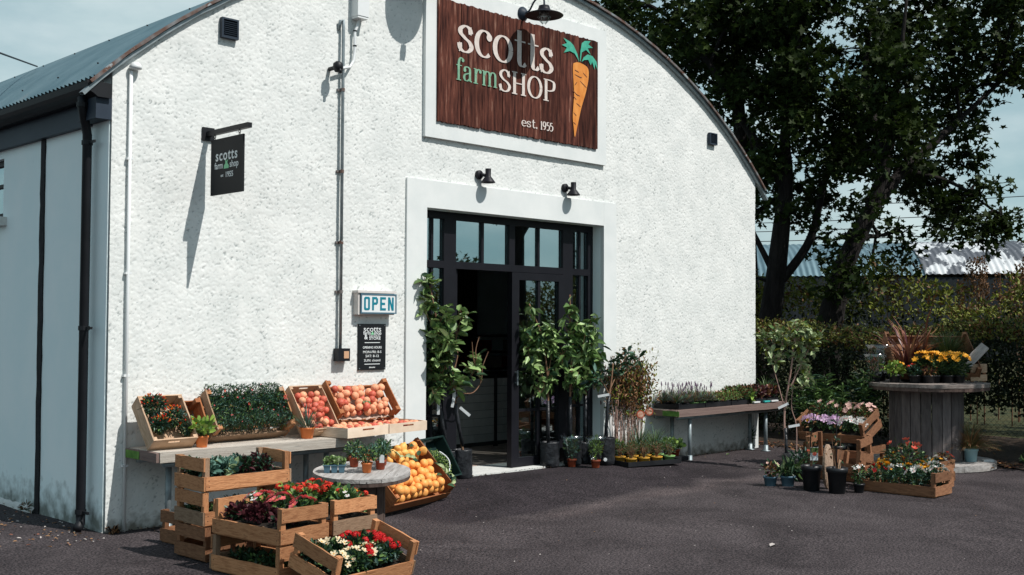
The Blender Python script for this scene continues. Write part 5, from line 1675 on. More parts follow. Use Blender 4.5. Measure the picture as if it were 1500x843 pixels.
def sapling(label, loc, r, h, trunk, blobs, branches, nleaf, lmats, lsize=(.062, .036), group=None, wrap=None, tags=(), cat='sapling', droop=.0, T=T_OVAL, extra=0, smat='stem'):
    """trunk, branches: lists of world points; blobs: (x, y, z, radius)"""
    t = thing('sapling', label, cat, loc, 0, group)
    O = Vector(loc)
    loc3 = lambda p: Vector(p) - O
    if r:
        bag(t, r, h)
    tp = [loc3(p) for p in trunk]
    MB().tube(catmull([tuple(p) for p in tp], 5), [.013 - .005 * i / (5 * (len(tp) - 1)) for i in range(5 * (len(tp) - 1) + 1)], 8).build('stem', M[smat], t, True)
    if wrap:
        MB().tube([loc3(p) for p in wrap], .019, 9).build('stem_wrap', M['bagwrap'], t, True)
    mb = MB()
    for br in branches:
        q_ = catmull([tuple(loc3(p)) for p in br], 4)
        mb.tube(q_, [.008 - .0055 * i / (len(q_) - 1) for i in range(len(q_))], 6)
    tw = []
    for (x, y, z, rr_) in blobs:
        base = loc3((x, y, z - rr_ * .9))
        for k in range(max(3, int(rr_ * 45))):
            d = Vector(norm(rng.normal(size=(1, 3)))[0]); d.z = abs(d.z) * .9 + .1
            e = loc3((x, y, z)) + d * rr_ * random.uniform(.6, 1.05)
            m_ = base.lerp(e, .5) + Vector((random.uniform(-.3, .3), random.uniform(-.3, .3), .1)) * rr_
            q_ = catmull([tuple(base), tuple(m_), tuple(e)], 4)
            mb.tube(q_, [.0035, .003, .003, .0025, .0025, .002, .002, .0015, .001], 4, cap=False)
            tw.append((q_, rr_))
    mb.build('branches', M[smat], t)
    V_ = [v for m, k in lmats for v in leaf_variants(m, lsize[0], lsize[1], T) * k]
    wts = [q[1] ** 1.5 for q in tw]
    big = []
    for k in range(nleaf + extra):
        q_, rr_ = random.choices(tw, wts)[0]
        i = random.randrange(1, len(q_))
        p = q_[i] + Vector((random.gauss(0, 1), random.gauss(0, 1), random.gauss(0, 1))) * rr_ * .10
        d = (Vector((random.gauss(0, 1), random.gauss(0, 1), random.gauss(0, .6) + .15 - droop))).normalized()
        Q = d.to_track_quat('X', 'Z').to_matrix().to_4x4() @ Matrix.Rotation(random.gauss(0, .6), 4, 'X')
        if k < nleaf:
            o = obj('leaf', random.choice(V_), t)
            o.matrix_basis = Matrix.Translation(p) @ Q
        else:
            big.append((p, Q))
    if big:
        s_ = lsize[0] * 1.0
        fo = leaves('foliage', [tuple(p) for p, Q in big], [tuple(Q.to_3x3() @ Vector((1, 0, -.1))) for p, Q in big], [tuple(Q.to_3x3() @ Vector((0, .1, 1))) for p, Q in big], [s_ * random.uniform(.7, 1.15) for _ in big], lsize[1], [M[m] for m, k in lmats], leaf_mat_idx(len(big), [k for m, k in lmats]), T)
        obj('foliage', fo, t)['kind'] = 'stuff'
    for tg in tags:
        p, rot = tg
        o = obj('label_tag', MB().box(-.014, .014, -.001, .001, -.13, 0).mesh('label_tag', M['tag']), t)
        o.matrix_basis = Matrix.Translation(loc3(p)) @ Matrix.Rotation(R(-40), 4, 'Z') @ Matrix.Rotation(R(rot), 4, 'Y')
    return t


y1_ = -.08
sapling('tall lemon sapling in a black grow bag left of the doorway', (3.70, -.04, ghz(3.70, -.04)), .10, .29,
        [(3.72, -.04, .30), (3.645, -.05, .60), (3.58, -.06, .86), (3.50, -.07, 1.05), (3.42, y1_, 1.25), (3.33, y1_, 1.6), (3.22, y1_, 2.0)],
        [(x, y1_ + dy, z, r_) for (x, z, r_), dy in zip([(3.20, 2.03, .09), (3.24, 1.86, .12), (3.30, 1.67, .16), (3.40, 1.43, .19), (3.37, 1.18, .17), (3.66, 1.73, .08), (3.59, 1.56, .09), (3.78, 1.20, .11), (3.55, 1.07, .12), (3.32, .97, .08), (3.90, 1.28, .05)], [0, .03, -.03, 0, .04, 0, .02, 0, -.04, 0, 0])],
        [[(3.58, -.06, .87), (3.66, -.07, .93), (3.80, -.09, .94), (3.90, -.1, 1.05), (3.92, -.1, 1.2), (4.0, -.1, 1.35)], [(3.90, -.1, 1.05), (3.80, -.1, 1.25), (3.77, -.1, 1.45)], [(3.5, -.07, 1.05), (3.6, -.07, 1.3), (3.58, -.07, 1.5), (3.66, -.07, 1.72)], [(3.86, -.1, 1.15), (3.82, -.1, 1.35), (3.87, -.1, 1.5)]],
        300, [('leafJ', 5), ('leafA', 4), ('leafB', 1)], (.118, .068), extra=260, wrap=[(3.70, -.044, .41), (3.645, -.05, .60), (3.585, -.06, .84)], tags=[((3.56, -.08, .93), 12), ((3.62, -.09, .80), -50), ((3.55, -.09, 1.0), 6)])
sapling('shaded sapling in a black grow bag behind the lemon sapling', (3.62, .02 + .02, .085), .09, .28,
        [(3.60, .06, .3), (3.52, .05, .6), (3.44, .04, .95)], [(3.38, .04, 1.05, .14), (3.36, .04, 1.25, .12)], [], 120, [('leafB', 2), ('leafA', 1)], (.11, .06), wrap=[(3.60, .06, .34), (3.52, .05, .6), (3.46, .045, .88)], tags=[((3.44, .03, .86), 0)])
sapling('slender sapling in a black grow bag before the glazed door leaf', (5.03, .0, .085), .105, .27,
        [(5.03, .02, .3), (5.02, .02, .85), (4.99, .02, 1.2), (4.92, .02, 1.5), (4.72, .02, 1.85)],
        [(4.72, 0, 1.78, .08), (4.83, 0, 1.52, .18), (4.76, 0, 1.30, .15), (5.03, 0, 1.45, .13), (4.99, 0, 1.08, .15), (4.88, 0, .96, .09)],
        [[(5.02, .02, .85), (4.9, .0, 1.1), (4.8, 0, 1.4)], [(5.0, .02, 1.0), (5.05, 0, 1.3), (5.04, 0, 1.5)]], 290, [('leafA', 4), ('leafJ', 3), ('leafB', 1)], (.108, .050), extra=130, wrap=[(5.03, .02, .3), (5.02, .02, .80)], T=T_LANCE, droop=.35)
sapling('fullest citrus sapling in the middle of the doorway group', (5.33, -.06, .085), .10, .27,
        [(5.27, -.08, .28), (5.26, -.09, .85), (5.27, -.1, 1.2), (5.25, -.1, 1.6), (5.24, -.1, 1.96)],
        [(5.22, -.1, 1.80, .09), (5.24, -.1, 1.60, .15), (5.40, -.12, 1.45, .22), (5.14, -.08, 1.30, .15), (5.64, -.1, 1.64, .11), (5.58, -.1, 1.24, .19), (5.36, -.12, 1.04, .18), (5.70, -.1, 1.03, .10)],
        [[(5.26, -.09, .85), (5.38, -.1, 1.1), (5.55, -.1, 1.4), (5.66, -.1, 1.7)], [(5.27, -.1, 1.0), (5.18, -.1, 1.2), (5.12, -.08, 1.4)], [(5.26, -.09, .9), (5.45, -.1, 1.0), (5.62, -.1, 1.15)]],
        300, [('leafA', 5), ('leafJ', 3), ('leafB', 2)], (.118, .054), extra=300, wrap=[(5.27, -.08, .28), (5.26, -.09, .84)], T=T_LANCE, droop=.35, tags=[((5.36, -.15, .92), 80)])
sapling('thin sapling whose black-wrapped stem stands by the door jamb', (5.56, -.02, .08), .085, .24,
        [(5.54, -.06, .25), (5.53, -.08, .84), (5.55, -.1, 1.2)], [(5.55, -.1, 1.12, .1), (5.62, -.1, 1.3, .1)], [], 50, [('leafB', 2), ('leafA', 1)], (.08, .038), wrap=[(5.54, -.06, .25), (5.53, -.08, .84)], T=T_LANCE, droop=.3)
sapling('young olive-green sapling in a tapered black bag left of the russet shrubs', (5.62, -.30, ghz(5.62, -.30)), .10, .30,
        [(5.60, -.30, .3), (5.65, -.30, .72), (5.71, -.3, 1.0), (5.74, -.3, 1.2)],
        [(5.53, -.3, 1.09, .09), (5.82, -.3, 1.14, .11), (6.03, -.25, 1.24, .08), (5.42, -.3, 1.0, .09), (6.27, -.2, 1.22, .08), (6.12, -.22, 1.32, .05)],
        [[(5.68, -.3, .85), (5.55, -.3, 1.0), (5.42, -.3, 1.05)], [(5.68, -.3, .9), (5.85, -.28, 1.1), (6.05, -.25, 1.3)], [(5.8, -.28, 1.05), (6.05, -.25, 1.1), (6.3, -.2, 1.25)]],
        120, [('leafB', 4), ('leafD', 1), ('leafC', 1)], (.115, .045), wrap=[(5.60, -.30, .28), (5.65, -.30, .72), (5.68, -.3, .86)], tags=[((5.64, -.33, .86), 80)])

# russet bare-stemmed shrubs tied in a bundle against the wall
for k, (x, y, lab) in enumerate(((6.03, -.13, 'russet-leaved bundled shrub nearest the door surround'), (6.22, -.16, 'russet-leaved bundled shrub in the middle of the bundle'), (6.42, -.13, 'russet-leaved bundled shrub nearest the right bench'))):
    t = thing('bundled_shrub', lab, 'shrub', (x, y, ghz(x, y)))
    mb = MB()
    for q_ in range(9):
        a, c = random.uniform(-.07, .07), random.uniform(-.04, .04)
        e, f_ = a * 1.6 + random.uniform(-.08, .1), c + random.uniform(-.04, .04)
        mb.tube([(a, c, 0), (a + random.uniform(-.02, .02), c, .35), (e, f_, .9 + random.uniform(-.1, .15))], [.007, .006, .003], 5)
    mb.build('stems', M['pinkstem'], t)
    P, d = in_ellipsoid(980, (.02, 0, .84), (.16, .09, .26), .1)
    cl_ = rng.normal(size=(60, 3)) * np.array([.06, .04, .08])
    P = P + cl_[rng.integers(0, 60, 980)] * 1.3
    me = leaves('foliage', P, rdir(980, .8), norm(rng.normal(size=(980, 3)) + np.array([0, 0, 1])), .036 + .026 * rng.random(980), .020, [M['leafG'], M['leafF'], M['yellowgreen'], M['leafB']], leaf_mat_idx(980, (6, .6, 4 if k == 2 else 1.5, 1.5)))
    obj('foliage', me, t)
    MB().lathe([(.075, .0), (.085, .1), (.08, .16)], 12).build('root_bag', M['bagwrap'], t, True)
    if k:
        o = MB().lathe([(.048, 0), (.048, .004), (0, .005)], 20).lathe([(.036, .0055), (0, .0056)], 14, 1).build('round_label', [mat('orange_red_card', (.40, .07, .03), None, .6), mat('dull_fruit_print', (.45, .18, .11), (.62, .42, .32), .6, 40)], t)
        o.matrix_basis = Matrix.Translation((.05, -.11, .52 + .03 * (k == 2))) @ Matrix.Rotation(R(-35), 4, 'Z') @ Matrix.Rotation(R(90), 4, 'X')
# bleached pale sheet material behind stems
mb = MB()
vs = []
for i in range(13):
    x = 5.93 + .62 * i / 12
    for j in range(7):
        vs.append((x + random.uniform(-.01, .01), -.07 - .02 * (i % 2) + random.uniform(-.01, .01), .07 + .62 * j / 6 * (1 - .25 * (i % 3 == 0))))
mb.add(vs, [(i * 7 + j, (i + 1) * 7 + j, (i + 1) * 7 + j + 1, i * 7 + j + 1) for i in range(12) for j in range(6)])
o = mb.build('plastic_wrap', mat('milky_plastic', (.62, .60, .58), (.75, .73, .71), .35, 9))
tag(o, 'crumpled milky plastic sheet behind the bundled stems', 'plastic sheet')

# sleeved herbs in small pots
for (x, y, lab, mm) in ((5.20, -.17, 'dim herb in clear sleeve and red pot before the fullest sapling', ('leafC', 'blade')), (5.33, -.40, 'bright leafy herb in clear sleeve and red pot beside the tapered bag', ('leafA', 'leafE'))):
    t = plant(lab, 'potted herb', (x, y, ghz(x, y)), r=(.075, .075, .11), zc=.15, n=170, leaf=(.05, .022), mats=mm, probs=(3, 2), pot=(.052, .085, 'terra_red'), stems=12, name='potted_herb', T=T_LANCE, up=1.6)
    MB().lathe([(.055, .06), (.075, .16), (.115, .30), (.125, .34)], 20).build('sleeve', M['film'], t, True)
o = MB().lathe([(.02, 0), (.02, .003), (0, .004)], 14).build('price_dot', M['tag'])
o.matrix_basis = Matrix.Translation((5.42, -.46, .17)) @ Matrix.Rotation(R(-40), 4, 'Z') @ Matrix.Rotation(R(90), 4, 'X')
tag(o, 'round white price dot on the bright sleeved herb', 'label')
plant('low green leafy plant behind the thyme pots against the wall', 'plant', (5.82, -.25, ghz(5.8, -.25)), r=(.14, .11, .09), zc=.10, n=260, leaf=(.045, .028), mats=('leafA', 'leafE', 'leafB'), probs=(4, 1, 2), pot=(.07, .09, 'blackpot'), name='leafy_plant')

# black tray of thyme pots
tx, ty = 5.70, -.50
tyt = thing('carry_tray', 'flat black carry tray holding ochre and green pots of thyme', 'tray', (6.02, -.52, ghz(6.0, -.5) + .002), R(-14))
mb = MB(); mb.box(-.36, .36, -.19, .19, 0, .008); mb.box(-.37, .37, -.20, -.1905, 0, .05); mb.box(-.37, .37, .1905, .2, 0, .05); mb.box(-.37, -.3605, -.19, .19, 0, .05); mb.box(.3605, .37, -.19, .19, 0, .05)
mb.build('tub', M['blackpot'], tyt)
rz_ = Matrix.Translation((6.02, -.52, ghz(6.0, -.5) + .012)) @ Matrix.Rotation(R(-14), 4, 'Z')
names = ['leftmost', 'second', 'third', 'rightmost']
for i in range(4):
    for j in range(2):
        p = rz_ @ Vector((-.27 + .18 * i, -.11 + .2 * j, 0))
        front = j == 0
        plant((names[i] + ' wiry thyme in the ' + ('front' if front else 'back') + ' row of the black carry tray'), 'potted thyme', tuple(p), r=(.08, .08, .075), zc=.10, n=420, leaf=(.020, .006), mats=('blade', 'leafG', 'leafC', 'leafA') if i < 3 else ('leafC', 'blade', 'leafA', 'leafA'), probs=(3, 4 if front else 1, 1, 2), T=T_LANCE,
              pot=(.062, .075, 'greenpot' if i == 3 else 'yellowpot'), stems=22, name='potted_thyme', up=1.6, smat='stem')
for (x, y, lab) in ((6.20, -.30, 'tall feathery rosemary standing behind the thyme tray'), (6.42, -.36, 'second feathery rosemary right behind the thyme tray')):
    plant(lab, 'rosemary', (x, y, ghz(x, y)), r=(.12, .1, .2), n=210, leaf=(.36, .007), mats=('blade', 'leafC', 'leafA'), probs=(3, 2, 2), spike=True, up=.45, stems=0, pot=(.065, .09, 'blackpot'), name='rosemary_plant')
btr = MB().box(-.16, .16, -.12, .12, 0, .05).build('black_tray', M['blackpot'])
btr.location = (6.66, -.42, ghz(6.66, -.42) + .001); btr.rotation_euler = (0, 0, R(-10))
tag(btr, 'small black tray under the strawberry pots at the right', 'tray')
for k, (x, y, lab) in enumerate(((6.57, -.44, 'low strawberry plant in a red pot, left on the small black tray'), (6.76, -.40, 'low strawberry plant in a red pot, right on the small black tray'))):
    plant(lab, 'strawberry plant', (x, y, ghz(x, y) + .052), r=(.11, .10, .06), zc=.075, n=110, leaf=(.05, .04), mats=('leafE', 'leafA', 'leafH'), probs=(2, 3, 1), pot=(.055, .075, 'red_plastic' if False else 'terra_red'), name='strawberry_plant', up=.9)

# ------------------------------------------------------------------ herbs on the right bench
tb = .637
for k in range(4):
    m_ = MB(); m_.box(.02 + .55 * k, .55 + .55 * k, 0, .34, 0, .006); m_.box(.02 + .55 * k, .55 + .55 * k, -.006, -.0005, 0, .055); m_.box(.02 + .55 * k, .55 + .55 * k, .3405, .346, 0, .055); m_.box(.014 + .55 * k, .0195 + .55 * k, 0, .34, 0, .055); m_.box(.5505 + .55 * k, .556 + .55 * k, 0, .34, 0, .055)
    m_.v = [(vx - .02 - .55 * k, vy, vz) for vx, vy, vz in m_.v]
    o = m_.build('herb_tray', M['blackpot']); o.location = (6.82 + .55 * k, -.40, tb + .001)
    tag(o, ['leftmost', 'second', 'third', 'rightmost'][k] + ' long black plastic tray of potted herbs on the right bench', 'tray')
hb_ = [(6.88, 'lavender', 1), (7.05, 'lavender', 2), (7.22, 'redspike', 1), (7.38, 'lavender', 1), (7.54, 'lavender', 2), (7.72, 'low', 1), (7.90, 'low', 2), (8.08, 'low', 3), (8.24, 'mixed', 1), (8.40, 'mixed', 2), (8.58, 'heuchera', 1), (8.74, 'heuchera', 2), (8.92, 'heuchera', 3)]
ordn = ['first', 'second', 'third', 'fourth', 'fifth', 'sixth', 'seventh', 'eighth', 'ninth', 'tenth', 'eleventh', 'twelfth', 'thirteenth']
for k, (x, kind, v) in enumerate(hb_):
    for j, yy_ in enumerate((-.33, -.14)):
        row = 'front' if j == 0 else 'back'
        pt = (.058, .06, 'blackpot') if k not in (2, 3) else (.058, .06, 'greenpot')
        z_ = tb + .008
        if kind in ('lavender', 'redspike'):
            lab = f'upright grey lavender, {ordn[k]} pot of the {row} row on the right bench' if kind == 'lavender' else f'red-tinged spiky herb, {ordn[k]} pot of the {row} row on the right bench'
            t = plant(lab, 'potted herb', (x, yy_, z_), r=(.09, .08, .2), n=230, leaf=(.19 if j else .15, .008), mats=('blade', 'leafC', 'leafG', 'lav'), probs=(3, 2, 3 if kind == 'redspike' else 1, 1), spike=True, up=.65, stems=0, pot=pt, name='potted_herb')
            mb = MB()
            for q_ in range(6):
                a = random.uniform(0, 6.28); e = random.uniform(.02, .06); hh = random.uniform(.16, .27)
                mb.tube([(0, 0, .05), (math.cos(a) * e * .6, math.sin(a) * e * .6, hh * .6), (math.cos(a) * e, math.sin(a) * e, hh)], [.002, .0015, .0015], 4)
                mb.lathe([(0, 0), (.006, .008), (.007, .025), (.004, .045), (0, .05)], 5, 1, (math.cos(a) * e, math.sin(a) * e, hh))
            mb.build('flower_spikes', [M['greenstem'], M['lav']], t)
        else:
            mm, pp, lf = {'low': (('leafA', 'leafE', 'leafG'), (4, 1, 2), (.026, .013)), 'mixed': (('leafA', 'leafG', 'leafB'), (3, 3, 2), (.036, .020)), 'heuchera': (('leafF', 'leafG', 'leafB', 'blush'), (6, 2, 1, .7), (.060, .050))}[kind]
            nm_ = {'low': 'low mossy green herb', 'mixed': 'green and russet leafy herb', 'heuchera': 'dark maroon ruffled heuchera'}[kind]
            plant(f'{nm_}, {ordn[k]} pot of the {row} row on the right bench', 'potted herb', (x, yy_, z_), r=(.10, .10, .06 if kind == 'low' else .085), zc=.05 if kind == 'low' else .075, n=330 if kind != 'heuchera' else 130, leaf=lf, mats=mm, probs=pp, pot=pt, name='potted_herb', stems=6, up=.9,
                  flowers=[('blush', 4, .012)] if kind == 'low' and j else [])
plant('big yellow-green leaved plant hanging over the right bench front', 'plant', (8.35, -.42, tb + .02), r=(.08, .06, .07), zc=.05, n=16, leaf=(.11, .055), mats=('leafE', 'leafA'), probs=(2, 1), name='leafy_plant', stems=5, up=-.2)
plant('feathery green herb in a blue-grey pot at the far end of the right bench', 'potted herb', (9.03, -.2, tb), r=(.10, .09, .2), n=150, leaf=(.25, .008), mats=('blade', 'leafB', 'leafA'), probs=(2, 2, 3), spike=True, up=.6, stems=0, pot=(.07, .09, 'bluetray'), name='potted_herb')
for (x, w_, mm, lab) in ((8.42, .14, 'white', 'white tray rim label at the middle of the right bench'), (8.66, .13, 'tealstrip', 'turquoise plant label strip on the right bench edge'), (8.84, .16, 'white', 'white plant label strip next to the turquoise one')):
    o = MB().box(-w_ / 2, w_ / 2, -.03, .0, 0, .018).build('label_strip', M[mm]); o.location = (x, -.428, tb + .012)
    tag(o, lab, 'label')
# weed growing at the right corner of the wall
plant('weed sprig growing against the right corner of the gable', 'weed', (8.93, -.05, .01), r=(.06, .04, .12), zc=.16, n=26, leaf=(.085, .016), mats=('leafB',), probs=(1,), name='weed', stems=5, T=T_LANCE, up=1.2)
MB().box(8.985, 9.095, -.042, -.003, -.05, .60).build('smooth_corner', M['smooth'], shop)

# ------------------------------------------------------------------ large cable drum
dx, dy = 8.90, -2.46
dr = thing('cable_drum', 'large upright wooden cable drum used as a plant stand by the hedge', 'cable drum', (dx, dy, 0))
disc_boards(dr, Matrix.Translation((0, 0, .975)) @ Matrix.Rotation(R(-30), 4, 'Z'), .70, .040, 8, mat('brown_grey_wood', (.15, .12, .105), (.30, .26, .235), .85, 3, (1.2, 9, 9), bump=.5, c3=(.06, .045, .04), c3pos=.66))
disc_boards(dr, Matrix.Translation((0, 0, .932)) @ Matrix.Rotation(R(60), 4, 'Z'), .695, .038, 6, M['spool_side'])
disc_boards(dr, Matrix.Translation((0, 0, .075)) @ Matrix.Rotation(R(10), 4, 'Z'), .76, .07, 7, M['spool'])
staves(dr, .415, .078, .892, 22, M['drum_side'], .005)
dtop = .978
bxm = frame_at((8.55, -2.98, dtop), 62, 0)
o = MB().box(-.02, .10, -.04, .01, 0, .02).build('drum_label', M['tag']); 
o.location = (9.1, -3.05, .078); o.rotation_euler = (0, 0, R(-40)); tag(o, 'white strip lying on the drum foot by the grass pot', 'label')
DT = lambda u, v: (dx + .70 * (u * .68 + v * .73), dy + .70 * (-u * .73 + v * .68), dtop)    # u to the right, v away from the camera
def crate_on_drum():
    return None
W1 = crate('weathered tilted crate of yellow flowers on the drum top', None, L=.98, W=.66, H=.18, m='crate_shaded', X=Matrix.Translation(DT(.05, .05)) @ Matrix.Rotation(R(-47), 4, 'Z') @ Matrix.Translation((-.42, -.08, .02)) @ Matrix.Rotation(R(42), 4, 'X'), group=CG)
pb = put_plank('leaning_board', 'spool', None, (0, 0, 0), (.64, .11, .035))
pb.matrix_basis = Matrix.Translation(Vector(DT(.60, -.20)) + Vector((0, 0, .20))) @ Matrix.Rotation(R(-47), 4, 'Z') @ Matrix.Rotation(R(-46), 4, 'Y') @ Matrix.Rotation(R(70), 4, 'X') @ Matrix.Diagonal((.64, .11, .035, 1))
tag(pb, 'thick weathered board leaning over the drum edge beside the yellow flowers', 'board')
sc_ = thing('small_box', 'small pale two-slat box on the right edge of the drum', 'box', X=Matrix.Translation(Vector(DT(.84, -.02))) @ Matrix.Rotation(R(-47), 4, 'Z'))
put_plank('slat', 'ply', sc_, (0, -.06, .055), (.19, .014, .075)); put_plank('slat', 'ply', sc_, (0, -.06, .165), (.19, .014, .10)); put_plank('post', 'crate_dark', sc_, (-.07, -.04, .11), (.21, .03, .03), (0, R(90), 0)); put_plank('post', 'crate_dark', sc_, (.07, -.04, .11), (.21, .03, .03), (0, R(90), 0)); put_plank('side_slat', 'crate_dark', sc_, (-.09, .03, .1), (.16, .012, .09), (0, 0, R(90)))
plant('bronze strap-leaved cordyline arching over the drum top', 'cordyline', DT(-.26, .12), r=(.12, .12, .3), n=85, leaf=(.60, .032), mats=('bronze', 'leafF', 'straw'), probs=(6, 2, 1), spike=True, up=.62, stems=0, pot=(.11, .16, 'blackpot'), name='cordyline')
plant('tall bronze cordyline shoots standing behind the first cordyline', 'cordyline', DT(.08, .40), r=(.06, .06, .3), n=18, leaf=(.74, .036), mats=('bronze', 'leafG'), probs=(5, 1), spike=True, up=.25, stems=0, pot=(.10, .16, 'blackpot'), name='cordyline')
plant('fine green tussock grass at the back of the drum top', 'grass plant', DT(.42, .15), r=(.14, .14, .2), n=900, leaf=(.40, .007), mats=('blade', 'leafA', 'leafB'), probs=(4, 1, 1), spike=True, up=.62, stems=0, pot=(.12, .26, 'blackpot'), name='grass_plant')
for k, (u, v, lab) in enumerate(((.0, -.42, 'yellow-flowered plant at the drum front, left of its row'), (.22, -.40, 'yellow-flowered plant at the drum front, middle of its row'), (.42, -.36, 'yellow-flowered plant at the drum front, right of its row'), (.10, -.18, 'yellow-flowered plant in the second row on the drum'), (.34, -.16, 'yellow-flowered plant at the right of the second row on the drum'), (-.14, -.30, 'yellow-flowered plant at the far left of the drum front row'))):
    plant(lab, 'flowering plant', DT(u, v), r=(.13, .13, .13), zc=.13, n=170, leaf=(.10, .012), mats=('blade', 'leafB', 'leafA'), probs=(2, 3, 2), flowers=[('yellow', 18, .037)], pot=(.07, .09, 'blackpot'), name='flowering_plant', T=T_LANCE, up=1.2)
plant('lime and yellow leafy plant at the left front of the drum top', 'plant', DT(-.60, -.25), r=(.12, .12, .09), zc=.08, n=130, leaf=(.055, .04), mats=('leafE', 'yellowgreen', 'leafA'), probs=(4, 2, 1), pot=(.07, .09, 'blackpot'), name='leafy_plant', flowers=[('yellow', 3, .022)])
plant('small plant with two coral balls of bloom at the drum front left', 'flowering plant', DT(-.32, -.42), r=(.09, .09, .07), zc=.06, n=120, leaf=(.04, .02), mats=('leafB', 'leafC'), probs=(3, 1), flowers=[('geranium', 3, .028)], pot=(.07, .09, 'blackpot'), name='flowering_plant')
plant('small russet plant with coral bloom at the drum front middle', 'flowering plant', DT(-.12, -.50), r=(.09, .09, .07), zc=.06, n=140, leaf=(.04, .02), mats=('leafG', 'leafF', 'leafB'), probs=(3, 1, 1), flowers=[('coral', 3, .022)], pot=(.07, .09, 'blackpot'), name='flowering_plant')
for (u, v, sx_, lab) in ((-.66, .35, 1.2, 'large clear plastic sleeve around a plant at the drum top left back'), (-.86, -.02, .9, 'smaller clear plastic sleeve at the left edge of the drum')):
    t = plant(lab, 'sleeved plant', DT(u, v), r=(.09, .09, .1), zc=.14, n=90, leaf=(.08, .02), mats=('leafB', 'bronze'), probs=(3, 2), pot=(.07, .09, 'blackpot'), name='sleeved_plant', T=T_LANCE, up=1.4)
    MB().lathe([(.07, .05), (.10, .15), (.14 * sx_, .32 * sx_), (.15 * sx_, .36 * sx_)], 9).build('sleeve', M['film'], t, True)
plant('wispy tan grass in a pale blue bucket on the drum foot', 'grass plant', (8.98, -2.98 + .03, .076), r=(.12, .12, .2), n=700, leaf=(.36, .005), mats=('blade', 'straw', 'straw'), probs=(3, 3, 1), spike=True, up=.85, stems=0, pot=(.078, .155, 'bluebucket', 'bucket'), name='grass_plant')

# ------------------------------------------------------------------ right-hand group: flowers in crates
soil_in(H1, .03, .79, .03, .39, .08, 'compost in the tilted petunia crate')
for k in range(5):
    key = ['white', 'white', 'lilac', 'lilac', 'lilac'][k]
    nm_ = ['white petunia at the right front of the tilted crate', 'white petunia second from the right in the tilted crate', 'lilac petunia in the middle of the tilted crate', 'lilac petunia second from the left in the tilted crate', 'lilac and yellow petunia at the left of the tilted crate'][k]
    plant(nm_, 'petunia', X=inx(H1, .10 + .15 * k, .31, .08), r=(.10, .10, .07), zc=.09, n=150, leaf=(.032, .018), mats=('leafB', 'leafA'), probs=(3, 1), flowers=[(key, 24, .033)] + ([('yellow', 4, .024)] if k == 4 else []), name='petunia_plant', tilt_fl=.2)
for k in range(4):
    nm_ = ['blush-flowered begonia at the upper right of the tilted crate', 'blush-flowered begonia second along the crate top', 'leafy green plant with one blush bloom in the tilted crate', 'leafy green plant at the upper left of the tilted crate'][k]
    plant(nm_, 'begonia', X=inx(H1, .12 + .18 * k, .12, .10), r=(.11, .11, .10), zc=.12, n=230, leaf=(.038, .02), mats=('leafG', 'leafA', 'leafF') if k < 2 else ('leafA', 'leafB', 'leafG'), probs=(2, 3, 1), flowers=[('blush', (12, 10, 3, 1)[k], .032)], name='begonia_plant')
for (x, y, z, s, lab) in ((7.92, -1.56, 0, 1.0, 'tall dark oleander-like shrub left behind the petunia crate'), (8.32, -1.92, 0, .95, 'tall dark oleander-like shrub right behind the petunia crate'), (8.05, -1.75, 0, .78, 'shorter leafy shrub between the two dark shrubs')):
    t = thing('tub_shrub', lab, 'shrub', (x, y, z))
    obj('tub', pot_mesh(.13, .24, 'blackpot', 'tub'), t)
    P, d = [], []
    mb = MB()
    for q_ in range(15):
        a = random.uniform(0, 6.28); e = random.uniform(.05, .27)
        top = (math.cos(a) * e, math.sin(a) * e, s * random.uniform(.72, 1.22))
        mb.tube([(0, 0, .2), (top[0] * .4, top[1] * .4, top[2] * .6), top], [.007, .005, .003], 5)
        for w in range(40):
            u = .35 + .65 * random.random()
            P.append((top[0] * u * .9, top[1] * u * .9, .2 + (top[2] - .2) * u)); aa = random.uniform(0, 6.28); d.append((math.cos(aa), math.sin(aa), random.uniform(-.25, .7)))
    mb.build('stems', M['greenstem'], t)
    n_ = len(P)
    obj('foliage', leaves('foliage', P, d, norm(rng.normal(size=(n_, 3)) * .4 + np.array([0, 0, 1])), .10 + .05 * rng.random(n_), .022, [M['leafB'], M['leafA'], M['leafD']], leaf_mat_idx(n_, (3, 5, 1)), T_LANCE), t)
sapling('tall variegated shrub with twin stems by the right end of the bench', (7.22, -1.62, .0), 0, 0,
        [(7.20, -1.62, .05), (7.19, -1.60, .40), (7.19, -1.60, .69), (7.22, -1.66, 1.11), (7.25, -1.7, 1.5)],
        [(7.26, -1.72, 1.50, .13), (7.24, -1.71, 1.64, .10), (7.02, -1.47, 1.46, .13), (7.40, -1.86, 1.46, .13), (7.10, -1.54, 1.30, .12), (7.15, -1.60, 1.50, .13), (7.33, -1.79, 1.50, .13), (7.30, -1.75, 1.28, .10), (7.36, -1.8, 1.12, .10), (7.30, -1.74, 1.0, .08)],
        [[(7.19, -1.60, .69), (7.12, -1.55, 1.0), (7.04, -1.48, 1.35)], [(7.22, -1.66, .95), (7.3, -1.75, 1.2), (7.38, -1.84, 1.45)], [(7.26, -1.70, .05), (7.27, -1.70, .5), (7.23, -1.66, .75), (7.28, -1.7, 1.2)]],
        290, [('leafH', 3), ('leafA', 1), ('yellowgreen', 1)], (.095, .050), extra=160, wrap=[(7.20, -1.62, .05), (7.195, -1.605, .48)], tags=[((7.17, -1.66, .76), 65), ((7.27, -1.74, .52), 80)], cat='shrub', smat='pinkstem')
obj('grow_bag', MB().lathe([(.09, 0), (.1, .1), (.095, .2)], 16).mesh('grow_bag', M['bagwrap'], True), bpy.data.objects[[o.name for o in col.objects if o.get('label', '').startswith('tall variegated')][0]], (.02, -.04, 0))
